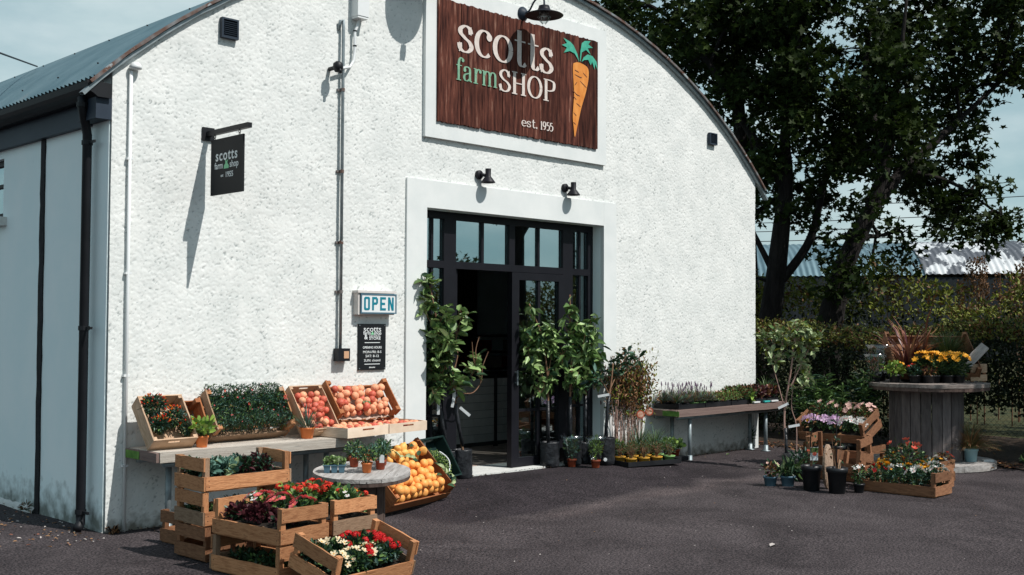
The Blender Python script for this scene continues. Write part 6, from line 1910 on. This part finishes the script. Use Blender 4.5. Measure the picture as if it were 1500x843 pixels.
# the two black nursery tubs with canes
for (x, y, lab, top) in ((6.03, -2.60, 'left black nursery tub holding a slim staked bush with fruit tag', (.06, 0, .78)), (6.06, -2.86, 'right black nursery tub holding a slim staked bush', (.05, .02, .80))):
    t = thing('nursery_tub', lab, 'potted bush', (x, y, 0))
    obj('tub', pot_mesh(.098, .25, 'blackpot', 'tub'), t)
    obj('compost', compost_mesh(.088), t, (0, 0, .22))
    MB().tube([(0, 0, .2), (.0, .01, .5), top], [.008, .007, .005], 6).build('cane', M['bark'], t)
    mb = MB()
    for q_ in range(5):
        a = random.uniform(0, 6.28)
        mb.tube([(0, 0, .2), (math.cos(a) * .03, math.sin(a) * .03, .35), (math.cos(a) * .05, math.sin(a) * .05, random.uniform(.4, .6))], [.004, .003, .002], 4)
    mb.build('stems', M['stem'], t)
    n_ = 30
    obj('foliage', leaves('foliage', np.stack([rng.normal(size=n_) * .04, rng.normal(size=n_) * .04, .3 + .5 * rng.random(n_)], 1), rdir(n_, .5), rdir(n_, 1), .045, .022, [M['leafG'], M['leafB']], leaf_mat_idx(n_, (1, 1))), t)
    if 'left' in lab:
        c = MB().box(-.038, .038, -.0015, .0015, 0, .13).build('fruit_tag', M['tag'], t)
        c.location = (.0, -.03, .30); c.rotation_euler = (R(4), 0, R(-42))
        MB().lathe([(.02, 0), (.02, .0012), (0, .0014)], 14).build('fruit_picture', M['coral'], c).matrix_basis = Matrix.Translation((.004, -.0017, .065)) @ Matrix.Rotation(R(90), 4, 'X')
        MB().box(-.037, .037, -.0026, -.0018, .075, .128).build('leaf_picture', M['leafA'], c)
    else:
        MB().box(-.012, .012, -.002, .002, 0, .11).build('tag', M['amber'], t).matrix_basis = Matrix.Translation((-.02, -.03, .22)) @ Matrix.Rotation(R(-42), 4, 'Z') @ Matrix.Rotation(R(8), 4, 'Y')
# upright rounded fibre disc between them
dd = MB().lathe([(0, -.022), (.15, -.022), (.17, -.01), (.17, .01), (.15, .022), (0, .022)], 28).build('fibre_disc', M['tyre'], None, False)
dd.matrix_basis = Matrix.Translation((6.24, -2.66, .225)) @ Matrix.Rotation(R(8), 4, 'Z') @ Matrix.Rotation(R(90), 4, 'X') @ Matrix.Diagonal((.62, 1.3, 1, 1))
tag(dd, 'upright rounded tan board between the two black nursery tubs', 'board')
# plants in blue grey bowl left of tubs
plant('white-striped leafy plant at the left front of the right group', 'plant', (6.12, -2.28, 0), r=(.13, .13, .10), zc=.09, n=60, leaf=(.14, .035), mats=('leafB', 'leafH', 'leafA'), probs=(3, 2, 2), pot=(.075, .11, 'bluetray'), name='striped_plant', T=T_LANCE)
plant('small pink-edged plant in the bowl left of the striped plant', 'plant', (6.02, -2.14, 0), r=(.09, .09, .08), zc=.08, n=70, leaf=(.05, .03), mats=('leafG', 'leafB', 'leafF'), probs=(2, 2, 1), pot=(.07, .10, 'bluetray'), name='small_plant', flowers=[('blush', 4, .02)])
plant('dark bushy plant behind the striped plant', 'plant', (6.55, -2.18, 0), r=(.14, .13, .12), zc=.12, n=240, leaf=(.05, .02), mats=('leafB', 'leafD'), probs=(3, 1), pot=(.08, .11, 'blackpot'), name='small_plant', flowers=[('coral', 2, .02)])
plant('tiny white-flowered plant between the tubs and front crate', 'flowering plant', (6.25, -2.99, 0), r=(.07, .07, .09), zc=.10, n=110, leaf=(.035, .018), mats=('leafB', 'leafA'), probs=(3, 1), pot=(.055, .09, 'blackpot'), name='small_plant', flowers=[('white', 7, .02)])
# bedding in the front crates
for X_, z_, nm in ((J1, .07, 'front bedding crate'), (J2, .07, 'middle bedding crate'), (J3, .07, 'rear bedding crate')):
    soil_in(X_, .03, .60, .03, .34, z_, 'compost in the ' + nm)
cfg = {
    'J1': (J1, [(.10, .12, [('white', 9, .034)], 'white petunia at the right of the front bedding crate'), (.24, .30, [('white', 9, .032), ('pink', 1, .02)], 'pink-eyed white petunia by the front of its crate'), (.40, .14, [('yellow', 7, .03)], 'yellow bloom in the middle of the front bedding crate'),
                (.42, .32, [('white', 3, .036), ('dark', 4, .022)], 'large single white blooms low in the front bedding crate'), (.62, .15, [('yellow', 12, .032)], 'yellow daisies at the left of the front bedding crate'), (.62, .32, [('crimson', 5, .024), ('dark', 6, .026)], 'dark red blooms at the left front of its crate'), (.25, .12, [('yellow', 7, .03), ('dark', 2, .02)], 'yellow bloom next to white petunias in the front crate')]),
    'J2': (J2, [(.10, .2, [('white', 14, .030)], 'dense white bloom at the right of the middle bedding crate'), (.28, .2, [('yellow', 6, .028), ('mauve', 3, .024)], 'yellow and mauve bloom in the middle bedding crate'), (.46, .2, [('dark', 5, .024)], 'dark red bloom in the middle bedding crate'), (.62, .2, [('yellow', 6, .03)], 'yellow bloom at the left of the middle bedding crate')]),
    'J3': (J3, [(.10, .2, [('white', 9, .028), ('yellow', 4, .026)], 'white bloom at the right of the rear bedding crate'), (.30, .2, [('mauve', 4, .024)], 'mauve bloom in the rear bedding crate'), (.58, .2, [('yellow', 4, .028)], 'yellow bloom at the left of the rear bedding crate')]),
}
for k_, (X_, ls) in cfg.items():
    for (x, y, fl_, lab) in ls:
        plant(lab, 'bedding plant', X=inx(X_, x, y, .07), r=(.11, .10, .09), zc=.10, n=200, leaf=(.036, .018), mats=('leafB', 'leafD', 'leafA'), probs=(4, 2, 1), flowers=fl_, name='bedding_plant', tilt_fl=.15)
t = plant('rose bush with coral blooms rising from the middle bedding crate', 'rose bush', X=inx(J2, .42, .22, .07, 1), r=(.24, .2, .16), zc=.22, n=420, leaf=(.045, .028), mats=('leafB', 'leafA', 'leafG'), probs=(5, 1, 1), flowers=[('coral', 5, .042)], name='rose_bush', stems=10)
plant('red-brown seed-headed plant at the right end behind the bedding crates', 'flowering plant', X=inx(J3, .08, .10, .07, 1), r=(.12, .1, .1), zc=.14, n=160, leaf=(.04, .02), mats=('leafG', 'leafF', 'leafB'), probs=(3, 1, 1), name='small_plant', flowers=[('coral', 5, .016)])


# ------------------------------------------------------------------ hedges
def hedge(name, label, x0, x1, y0, y1, ztop, zbot, n, mats, probs, leaf, stems_every=.9, top_mats=None, wob=.16, kind=None):
    """clipped hedge: leaves over its near face, top and through its body"""
    t = thing(name, label, 'hedge', ((x0 + x1) / 2, (y0 + y1) / 2, 0))
    O = np.array([(x0 + x1) / 2, (y0 + y1) / 2, 0])
    u = rng.random(n)
    y = y0 + (y1 - y0) * rng.random(n)
    depth = rng.random(n) ** 2.2
    onface = u < .55
    ontop = (u >= .55) & (u < .85)
    bulge = lambda yy, zz: wob * (vnoise(yy + 50, zz + 50, 1.6, 21) - .5) + wob * .6 * (vnoise(yy + 50, zz + 50, 5, 22) - .5)
    top = ztop + wob * .9 * (vnoise(y + 40, y * 0 + 3, 1.3, 23) - .5) + wob * .9 * (vnoise(y + 40, y * 0 + 7, 6, 24) - .5)
    bot = zbot + .10 * vnoise(y + 40, y * 0 + 9, 1.8, 25) + (.50 * sm(-3.9, -3.6, y) * (1 - sm(-1.9, -1.6, y)) if zbot < .15 else 0)
    zf = bot + (top - bot) * rng.random(n)
    X = np.where(onface, x0 + bulge(y, zf) + depth * .35, x0 + (x1 - x0) * rng.random(n))
    Z = np.where(onface, zf, np.where(ontop, top - depth * .3 + .03 * rng.normal(size=n), zf))
    P = np.stack([X, y, Z], 1) - O
    D = rdir(n, .4) + np.where(onface, -.6, 0)[:, None] * np.array([1, 0, 0])
    N = norm(rng.normal(size=(n, 3)) * .7 + np.array([-.3, -.2, 1.]))
    mi = leaf_mat_idx(n, probs)
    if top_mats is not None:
        new = (rng.random(n) < top_mats[1]) & (Z > top - top_mats[2])  # top band: new growth, with sunlight put into the paler leaf colours
        mi = np.where((Z < top - top_mats[2]) & (rng.random(n) < .85), top_mats[3], mi)  # lower leaves: shading put in as a darker leaf colour
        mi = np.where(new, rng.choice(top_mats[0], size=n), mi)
    obj('foliage', leaves('foliage', P, D, N, leaf * (.6 + .8 * rng.random(n)), leaf * .55, [M[m] for m in mats], mi), t)
    yy_ = y0 + .3
    while yy_ < y1:
        if -8 < yy_ < 6:
            mb = MB()
            xx = (x0 + x1) / 2 - O[0] + random.uniform(-.1, .1)
            mb.tube([(xx, yy_ - O[1], -.05), (xx + .03, yy_ - O[1] + .04, .5), (xx + random.uniform(-.1, .1), yy_ - O[1] + random.uniform(-.1, .1), ztop * .8)], [.10, .085, .03], 8)
            mb.build('trunk', M['bark'], t)
        yy_ += stems_every * random.uniform(.8, 1.25)
    return t


hedge('clipped_hedge', 'dark clipped hedge with russet new growth and a top coloured as sunlit behind the drum', 10.15, 11.7, -14, 4.5, 1.60, .08, 84000, ['hedge1', 'hedge2', 'hedge3', 'leafB'], (9, 1.6, .2, .6), .058, 1.25, ((1, 1, 1, 2), .75, .22, 0))
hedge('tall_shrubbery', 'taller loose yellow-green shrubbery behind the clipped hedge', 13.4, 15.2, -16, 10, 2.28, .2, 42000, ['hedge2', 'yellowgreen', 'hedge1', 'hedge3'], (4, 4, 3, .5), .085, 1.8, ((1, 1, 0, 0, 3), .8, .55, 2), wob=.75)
# russet spikes of dock standing up behind
for k in range(26):
    y = random.uniform(-7, 1.5)
    if k < 6: y = -1.55 + k * .22
    t = thing('dock_spike', 'tall red-brown seed spike standing up out of the shrubbery', 'weed', (15.0 + random.uniform(-.6, .6), y, 0), 0, 'seed spikes above the shrubbery')
    h = random.uniform(2.35, 2.85)
    MB().tube([(0, 0, 0), (random.uniform(-.05, .05), random.uniform(-.05, .05), h)], [.012, .005], 5).build('stem', M['stem'], t)
    n_ = 150
    zz = h - .65 * rng.random(n_) ** .8
    rr_ = .03 + .10 * (h - zz)
    a = rng.random(n_) * 6.28
    obj('seeds', leaves('seeds', np.stack([np.cos(a) * rr_, np.sin(a) * rr_, zz], 1), rdir(n_, .8), rdir(n_, .3), .05, .03, [M['hedge3'], M['leafG']], leaf_mat_idx(n_, (3, 1))), t)

# chain-link fence behind the clipped hedge
cf = thing('chain_link_fence', 'rusty chain link fence seen through gaps under the clipped hedge', 'fence', (12.05, 0, 0))
mb = MB()
wv = .055
y = -6.0
zs0, zs1 = .05, 1.15
k = 0
while y < 2.0:
    for s_ in (1, -1):
        y2 = y + s_ * (zs1 - zs0)
        mb.add([(0, y - .0018, zs0), (0, y + .0018, zs0), (0, y2 + .0018, zs1), (0, y2 - .0018, zs1), (.003, y, zs0), (.003, y2, zs1)], [(0, 1, 2, 3), (0, 4, 5, 3)])
    y += wv * 1.5
mb.build('wire_mesh', M['bark'], cf)['kind'] = 'stuff'
for y in (-6, -3.4, -.8, 1.8):
    MB().box(-.03, .03, y - .03, y + .03, 0, 1.25).build('post', M['bark'], cf)

# ------------------------------------------------------------------ trees
def tree(label, base, limbs, blobs, n, leaf, group=None, tm='tree_leaf', T=T_MAPLE, trunk_r=.25, lit=.09, cl=(.185, 26)):
    t = thing('maple_tree', label, 'tree', base, 0, group)
    O = Vector(base)
    for i, (pts, r0, r1) in enumerate(limbs):
        q_ = catmull([tuple(Vector(p) - O) for p in pts], 5)
        rad = [r0 + (r1 - r0) * k / (len(q_) - 1) for k in range(len(q_))]
        MB().tube(q_, rad, 10 if i == 0 else 7).build('trunk' if i == 0 else 'limb', M['bark'], t, True)
    mb = MB()
    tot = sum(b[3] ** 2 for b in blobs)
    P, D = [], []
    skel = [Vector(p) - O for l_ in limbs for p in l_[0][1:]]
    for (x, y, z, r_) in blobs:
        c = Vector((x, y, z)) - O
        near_ = min(skel, key=lambda s: (s - c).length)
        mb.tube(catmull([tuple(near_), tuple(near_.lerp(c, .5) + Vector((0, 0, .15))), tuple(c)], 4), [.035 - .0027 * i for i in range(9)], 5)
        m_ = int(n * r_ ** 2 / tot / cl[1]) + 1
        for q_ in range(m_):
            d = Vector(norm(rng.normal(size=(1, 3)))[0])
            e = c + d * r_ * random.uniform(.25, 1.0)
            if q_ % 2 == 0:
                mb.tube([tuple(c.lerp(e, .1)), tuple(c.lerp(e, .6) + Vector((0, 0, .05))), tuple(e)], [.014, .008, .004], 4, cap=False)
            pp = np.array(e) + rng.normal(size=(cl[1], 3)) * cl[0] * np.array([.62, .62, .42])
            P.append(pp); D.append(norm(pp - np.array(e) + rng.normal(size=(cl[1], 3)) * .12))
    mb.build('twigs', M['bark'], t)['kind'] = 'stuff'
    P = np.vstack(P); D = np.vstack(D)
    m_ = len(P)
    N = norm(rng.normal(size=(m_, 3)) * .75 + np.array([0, 0, 1.]))
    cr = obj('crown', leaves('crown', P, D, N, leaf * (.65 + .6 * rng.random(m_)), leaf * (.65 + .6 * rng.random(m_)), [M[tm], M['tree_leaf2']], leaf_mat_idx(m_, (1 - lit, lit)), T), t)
    return t


Z0 = .05
bl1 = [(12.7, 4.5, 7.0, .55), (11.5, 2.8, 6.7, .65), (12.3, 3.5, 6.2, .5), (13.5, 3.7, 6.5, .7), (11.9, 2.5, 5.35, .48), (12.9, 2.8, 7.1, .8), (12.4, 2.0, 5.6, .6), (13.5, 2.2, 6.7, .85),
       (13.6, 2.9, 4.4, .30), (12.6, 1.9, 4.55, .42), (12.6, 3.0, 8.2, 1.1), (10.9, 3.9, 7.2, .45), (11.6, 4.3, 7.3, .5), (13.8, 2.1, 6.0, .55), (12.5, 2.15, 3.7, .20), (12.9, 1.55, 3.45, .25), (12.55, 2.2, 4.05, .22), (13.1, 1.5, 5.0, .5), (12.4, 2.6, 2.9, .16), (12.3, 2.35, 2.3, .14), (13.3, 1.2, 3.0, .22)]
tree('dark-leaved maple tree nearest the shop wall behind the hedge', (12.55, 2.05, Z0),
     [([(12.55, 2.05, 0), (12.6, 2.0, 1.38), (12.66, 1.90, 2.31), (12.71, 1.79, 3.35), (12.75, 1.72, 4.16), (12.71, 1.72, 4.86), (12.77, 1.62, 5.78), (12.90, 1.43, 7.2)], .23, .03),
      ([(12.62, 1.95, 2.2), (12.95, 1.45, 3.0), (13.15, 1.3, 3.8), (13.4, 1.2, 4.8)], .09, .04),
      ([(12.65, 1.95, 2.6), (12.5, 2.25, 3.3), (12.42, 2.4, 3.7)], .06, .02),
      ([(12.73, 1.75, 4.0), (12.5, 2.3, 5.0), (12.2, 2.9, 6.2), (11.8, 3.4, 7.0)], .09, .03)],
     bl1 + [(12.3, 1.3, 5.0, .4), (12.4, 1.2, 6.0, .5), (12.2, 1.8, 4.3, .25), (12.2, 1.5, 6.9, .6), (12.3, 1.6, 3.5, .18), (12.9, 1.2, 4.2, .35), (12.5, 1.4, 5.5, .4)], 10500, .152)
bl2 = [(14.2, .9, 6.5, .85), (13.9, .9, 5.4, .65), (14.5, 1.3, 5.6, .6), (15.2, 1.6, 4.9, .5), (13.9, 1.2, 4.5, .45), (13.4, 1.2, 7.9, 1.2), (13.6, .6, 2.75, .22), (13.2, .9, 2.55, .2), (15.9, 1.3, 7.0, .8), (14.2, .2, 5.4, .65), (15.1, .8, 4.7, .5), (14.9, .3, 4.1, .4),
       (14.6, -.3, 6.5, .85), (15.7, .1, 5.6, .7), (14.9, -.5, 4.6, .45), (14.8, -.3, 3.75, .36), (15.2, -.9, 3.3, .26), (15.5, .2, 3.65, .32), (15.1, -.6, 3.9, .26), (16.2, -.5, 6.4, .8), (16.5, -.7, 7.2, .7), (16.2, .9, 8.3, 1.2), (16.6, -.4, 8.5, 1.2), (14.1, .4, 3.25, .25), (13.4, -.2, 4.6, .4), (15.3, -1.55, 6.3, .6), (15.0, -1.4, 7.3, .8), (14.2, .3, 2.9, .16), (13.55, .9, 3.6, .25), (15.0, -.8, 3.05, .22), (15.05, -.95, 3.5, .28), (14.9, -.75, 3.4, .3), (14.5, -.35, 3.3, .3), (14.4, -.1, 3.7, .3)]
tree('wide dark-leaved maple tree with a leaning trunk at the right', (12.38, .88, Z0),
     [([(12.38, .88, 0), (12.41, .77, 1.40), (12.49, .66, 2.17), (12.62, .49, 2.83), (12.84, .24, 3.49), (13.00, .03, 4.36), (13.06, -.07, 5.13), (13.19, -.24, 7.0)], .25, .02),
      ([(12.62, .49, 2.83), (13.1, .45, 3.1), (13.6, .5, 3.15), (14.1, .4, 3.25)], .05, .02),
      ([(12.84, .24, 3.49), (13.5, 0, 4.2), (14.2, -.2, 4.7), (15.0, -.3, 5.2), (15.9, -.6, 5.9)], .11, .03),
      ([(13.0, .03, 4.36), (13.4, .5, 5.2), (14.0, .9, 6.2), (14.8, 1.2, 7.2)], .10, .03),
      ([(13.5, 0, 4.2), (14.3, -.3, 4.1), (14.9, -.5, 3.9), (15.2, -.9, 3.5)], .04, .015)],
     bl2 + [(12.9, 1.1, 7.2, .5), (12.6, -.2, 4.9, .40), (12.7, -.4, 5.8, .5), (12.5, 0, 4.1, .24), (12.2, .3, 3.1, .18), (12.1, .35, 2.6, .20), (11.95, .5, 2.2, .2), (12.3, .1, 2.35, .2), (12.4, .1, 3.6, .22), (12.6, 0, 5.3, .4), (12.8, -.3, 4.6, .35), (13.2, .9, 4.4, .4), (13.0, .8, 5.4, .5)], 18500, .150)
bl3 = [(13.9, 3.3, 6.4, .5), (14.0, 3.2, 5.0, .45), (14.5, 3.0, 7.2, .7), (13.6, 3.6, 7.4, .6), (14.0, 3.2, 4.35, .28), (14.4, 2.7, 4.3, .3), (15.0, 2.4, 3.95, .36), (15.4, 1.9, 4.9, .5), (14.6, 2.6, 6.0, .6), (14.2, 3.2, 3.7, .2), (16.6, .7, 3.75, .22), (16.4, 1.0, 4.4, .4)]
tree('slim maple tree rising above the right end of the gable roof', (14.25, 3.25, Z0),
     [([(14.25, 3.25, 0), (14.1, 3.3, 2.0), (13.97, 3.33, 3.92), (13.88, 3.37, 5.20), (13.78, 3.40, 6.48), (13.77, 3.36, 8.2)], .2, .08), ([(13.97, 3.33, 3.6), (14.5, 2.7, 4.2), (15.2, 2.1, 4.6)], .06, .02), ([(13.88, 3.37, 5.2), (14.3, 3.0, 6.2), (14.5, 2.9, 7.0)], .06, .02)],
     bl3, 5000, .150)
# unseen tree added beyond the right of the picture to shade the drum and hedge
bl4 = [(10.15, -5.9, 5.0, .75), (10.7, -6.9, 6.2, .9), (10.4, -5.5, 4.3, .5), (11.3, -5.9, 5.1, 1.0), (11.0, -7.0, 4.6, .8), (11.7, -7.2, 5.6, 1.1), (12.4, -6.0, 6.2, 1.0), (12.0, -4.6, 6.6, .8), (12.6, -7.6, 4.6, .9), (12.0, -4.9, 5.0, .8), (12.8, -5.0, 6.6, .9)]
tree('leafy maple tree in the hedge line, added out of view for its shade', (11.3, -6.4, Z0),
     [([(11.3, -6.4, 0), (11.25, -6.4, 2.0), (11.2, -6.3, 3.6), (11.1, -6.2, 5.0)], .26, .1), ([(11.2, -6.35, 2.9), (10.6, -6.0, 4.0), (10.1, -5.8, 5.0)], .1, .03), ([(11.2, -6.35, 3.2), (11.9, -6.1, 4.4), (12.4, -5.9, 5.8)], .1, .03)],
     bl4, 13000, .14)

# ------------------------------------------------------------------ barn in the distance
bn = thing('tin_barn', 'long distant barn with curved corrugated tin roof beyond the trees', 'barn', (49, 17, 0))
# axis from left (behind trees) to right
A = Vector((44.5, 21.5, 0)); Bv = Vector((54.5, 10.6, 0))
ax = (Bv - A).normalized(); per = Vector((-ax.y, ax.x, 0)); per = per if per.x > 0 else -per
Lb = 34.0
A0 = A - ax * 2.0
zE, zR, halfw = 4.15, 6.0, 4.2
na = 18
def barn_roof(s0, s1, m, name, dz=0.0):
    ss = np.arange(s0, s1, .075)
    vs = []
    rb = (halfw ** 2 + (zR - zE) ** 2) / (2 * (zR - zE))
    th0 = math.asin(halfw / rb)
    for s in ss:
        for k in range(na + 1):
            th = -th0 + 2 * th0 * k / na
            r_ = rb + .035 * math.sin(2 * PI * s / .30) + dz
            p = A0 + ax * s + per * (halfw + r_ * math.sin(th))
            vs.append((p.x - 49, p.y - 17, zR - rb + r_ * math.cos(th) + .012 * s))
    n1 = na + 1
    ii, jj = np.meshgrid(np.arange(len(ss) - 1), np.arange(na), indexing='ij')
    q_ = (ii * n1 + jj).ravel()
    obj(name, np_mesh(name, np.array(vs), np.stack([q_, q_ + n1, q_ + n1 + 1, q_ + 1], 1), 4, m, smooth=True), bn)
barn_roof(0, 9.4, mat('blue_grey_tin', (.10, .17, .20), (.15, .23, .26), .5, .8, metal=.3), 'roof')
barn_roof(9.3, Lb, mat('patchy_tin', (.09, .10, .115), (.50, .52, .53), .6, .9, (1, 1, 1), c3=(.60, .62, .62), c3pos=.7, pos=(.485, .515), detail=9, metal=.1), 'roof_section', .05)
mb = MB()
for (s0, s1, w0, w1) in ((0, Lb, .05, .15), (0, .1, .15, 2 * halfw), (0, Lb, 2 * halfw - .1, 2 * halfw)):
    P4 = [A0 + ax * s0 + per * w0, A0 + ax * s1 + per * w0, A0 + ax * s1 + per * w1, A0 + ax * s0 + per * w1]
    vs = [(p.x - 49, p.y - 17, z) for z in (0, zE + .0) for p in P4]
    mb.add(vs, [(0, 1, 2, 3), (4, 5, 6, 7), (0, 1, 5, 4), (1, 2, 6, 5), (2, 3, 7, 6), (3, 0, 4, 7)])
mb.build('wall', mat('dark_barn_boards', (.010, .014, .018), (.02, .025, .03), .9, 2, (3, 3, .3)), bn)
# far low shed by the gable edge
sh = thing('far_shed', 'low pale distant shed roof between gable and first tree', 'shed', (47, 26, 0))
mb = MB(); mb.box(-6, 6, -3, 3, 0, 3.9); mb.build('wall', M['side'], sh)
MB().add([(-6.3, -3.3, 3.95), (6.3, -3.3, 3.95), (6.3, 0, 4.5), (-6.3, 0, 4.5), (6.3, 3.3, 3.95), (-6.3, 3.3, 3.95)], [(0, 1, 2, 3), (3, 2, 4, 5)]).build('roof', M['fascia'], sh)
# far wood behind everything
P = []
n_ = 9000
a = rng.random(n_)
fx = 75 + 60 * rng.random(n_); fy = -70 + 140 * a
zt_ = 1.2 + 3.2 * vnoise(fx * .0 + fy * .12 + 60, fx * 0 + 4, 1, 31) * rng.random(n_)
P = np.stack([fx, fy, zt_], 1)
tag(obj('distant_trees', leaves('distant_trees', P, rdir(n_, .6), rdir(n_, .5), 1.3, 1.1, [M['hedge1'], M['hedge2']], leaf_mat_idx(n_, (3, 1)))), 'low dark line of far woodland behind the barn', 'woodland', kind='stuff')

# power lines
for k, (z, y0) in enumerate(((6.85, 0), (6.32, .3), (5.96, 0), (5.6, .2))):
    pts = []
    for i in range(25):
        s = i / 24
        p = Vector((28, 26, z - .5)).lerp(Vector((44, -8, z + .35)), s)
        pts.append((p.x + y0, p.y, p.z - 1.0 * (1 - (2 * s - 1) ** 2) * .5))
    o = MB().tube(pts, .014, 4).build('power_line', M['black'])
    tag(o, ['topmost', 'second from top', 'third from top', 'lowest'][k] + ' overhead power line in the sky right of the trees', 'cable', 'overhead power lines')
o = MB().tube([(-1.68, -1.2, 3.40), (-.34, 1.39, 3.905), (1.05, 4.05, 4.455)], .009, 5).build('overhead_cable', M['black'])
tag(o, 'single dark cable running from the sky down to the tin roof at the left', 'cable')

# ------------------------------------------------------------------ what the door glass mirrors: far side of the yard
for k, (x, y, s) in enumerate(((30, -27, 1.0), (36, -20, 1.15), (41, -30, 1.3), (24, -36, 1.1), (33, -42, 1.3), (44, -15, 1.2), (17, -40, 1.2))):
    blb = [(x + random.uniform(-2, 2) * s, y + random.uniform(-2, 2) * s, random.uniform(1.2, 3.6) * s, random.uniform(.9, 1.5) * s) for _ in range(7)]
    tree('far yard tree number %s mirrored in the door glass' % ['one', 'two', 'three', 'four', 'five', 'six', 'seven'][k] if False else ['round bushy tree', 'broad bushy tree', 'large bushy tree', 'spreading bushy tree', 'tall bushy tree', 'farthest right bushy tree', 'nearest left bushy tree'][k] + ' across the yard, mirrored in the door', (x, y, 0),
         [([(x, y, 0), (x, y, 1.5 * s), (x + .2, y, 3 * s)], .2, .08)], blb, 2200, .3, cl=(.4, 16))
pl = thing('utility_pole', 'bare wooden utility pole across the yard, mirrored in the transom', 'pole', (27, -19, 0))
MB().tube([(0, 0, 0), (0, 0, 8)], [.14, .10], 10).build('post', M['bark'], pl)
MB().box(-.9, .9, -.05, .05, 7.2, 7.35).build('crossarm', M['bark'], pl)
for dx_ in (-.8, 0, .8):
    MB().lathe([(.03, 0), (.05, .04), (.05, .1), (.0, .13)], 8, 0, (dx_, 0, 7.35)).build('insulator', M['white'], pl)

# ------------------------------------------------------------------ litter
def bits(name, label, n, fx, m, size, z=.004, kind='stuff', T=T_OVAL):
    P = np.array([fx() for _ in range(n)])
    P[:, 2] = np.array([ghz(p[0], p[1]) for p in P]) + z + .004 * rng.random(n)
    o = obj(name, leaves(name, P, rdir(n, 0) * np.array([1, 1, .12]), np.array([[0, 0, 1]] * n) + rng.normal(size=(n, 3)) * .25, size * (.5 + rng.random(n)), size * .6, [M[k] for k in m], rng.integers(0, len(m), n), T))
    return tag(o, label, 'litter', kind=kind)
M['chip'] = mat('pale_chip', (.38, .34, .32), (.52, .48, .45), .9, 9)
bits('petal_litter', 'pale chips and petals scattered over the tarmac', 420, lambda: (random.uniform(-6, 12), random.uniform(-7, 0), 0), ['chip', 'straw', 'chip'], .013, .006)
bits('gutter_leaves', 'dry leaf scraps along the foot of the side wall', 260, lambda: (random.gauss(-.35, .22), random.uniform(-.3, 3.2), 0), ['straw', 'leafG', 'bronze', 'chip'], .03, .008)
bits('wall_debris', 'dark soil crumbs along the foot of the gable', 380, lambda: (random.uniform(.05, 9), -.045 - abs(random.gauss(0, .035)), 0), ['compost', 'soil', 'leafG'], .022, .012)
bits('leaf_litter', 'brown dead leaves lying under the hedge', 2600, lambda: (random.uniform(9.25, 10.8) if random.random() < .8 else random.uniform(8.9, 9.5), random.uniform(-8, 2.4), 0), ['bronze', 'leafG', 'straw', 'compost', 'hedge3'], .055, .035)
ol = obj('fallen_leaf', leaves('leaf', [(0, 0, 0)], [(1, .1, .05)], [(0, 0, 1)], .10, .05, M['chip']))
ol.location = (3.22, -3.88, .012); tag(ol, 'single pale leaf lying alone on the open tarmac', 'leaf')
ol = obj('fallen_leaf', leaves('leaf', [(0, 0, 0)], [(1, -.4, .3)], [(0, 0, 1)], .06, .03, M['leafA']))
ol.location = (7.95, -.30, .012); tag(ol, 'small pale green leaf on tarmac under the right bench', 'leaf')
# low green weeds along the verge at the far right
for k in range(9):
    plant('low leafy weed on the verge to the right of the drum', 'weed', (9.55 + random.uniform(-.3, .5), -3.3 - .22 * k + random.uniform(-.1, .1), .03), r=(.13, .13, .05), zc=.05, n=50, leaf=(.11, .035), mats=('leafA', 'leafB', 'leafH'), probs=(3, 3, 1), name='verge_weed', stems=0, group='low weeds on the verge', T=T_LANCE)
# weeds hugging the base of the side wall
plant('little ragged weed growing against the side wall foot by the downpipe', 'weed', (-.06, 1.36, .0), r=(.05, .06, .05), zc=.05, n=40, leaf=(.05, .012), mats=('leafG', 'leafB'), probs=(1, 1), name='weed', stems=0, T=T_LANCE)
plant('little ragged weed growing at the building corner', 'weed', (.04, -.07, .0), r=(.05, .04, .03), zc=.03, n=50, leaf=(.045, .012), mats=('leafG', 'compost'), probs=(1, 1), name='weed', stems=0, T=T_LANCE)
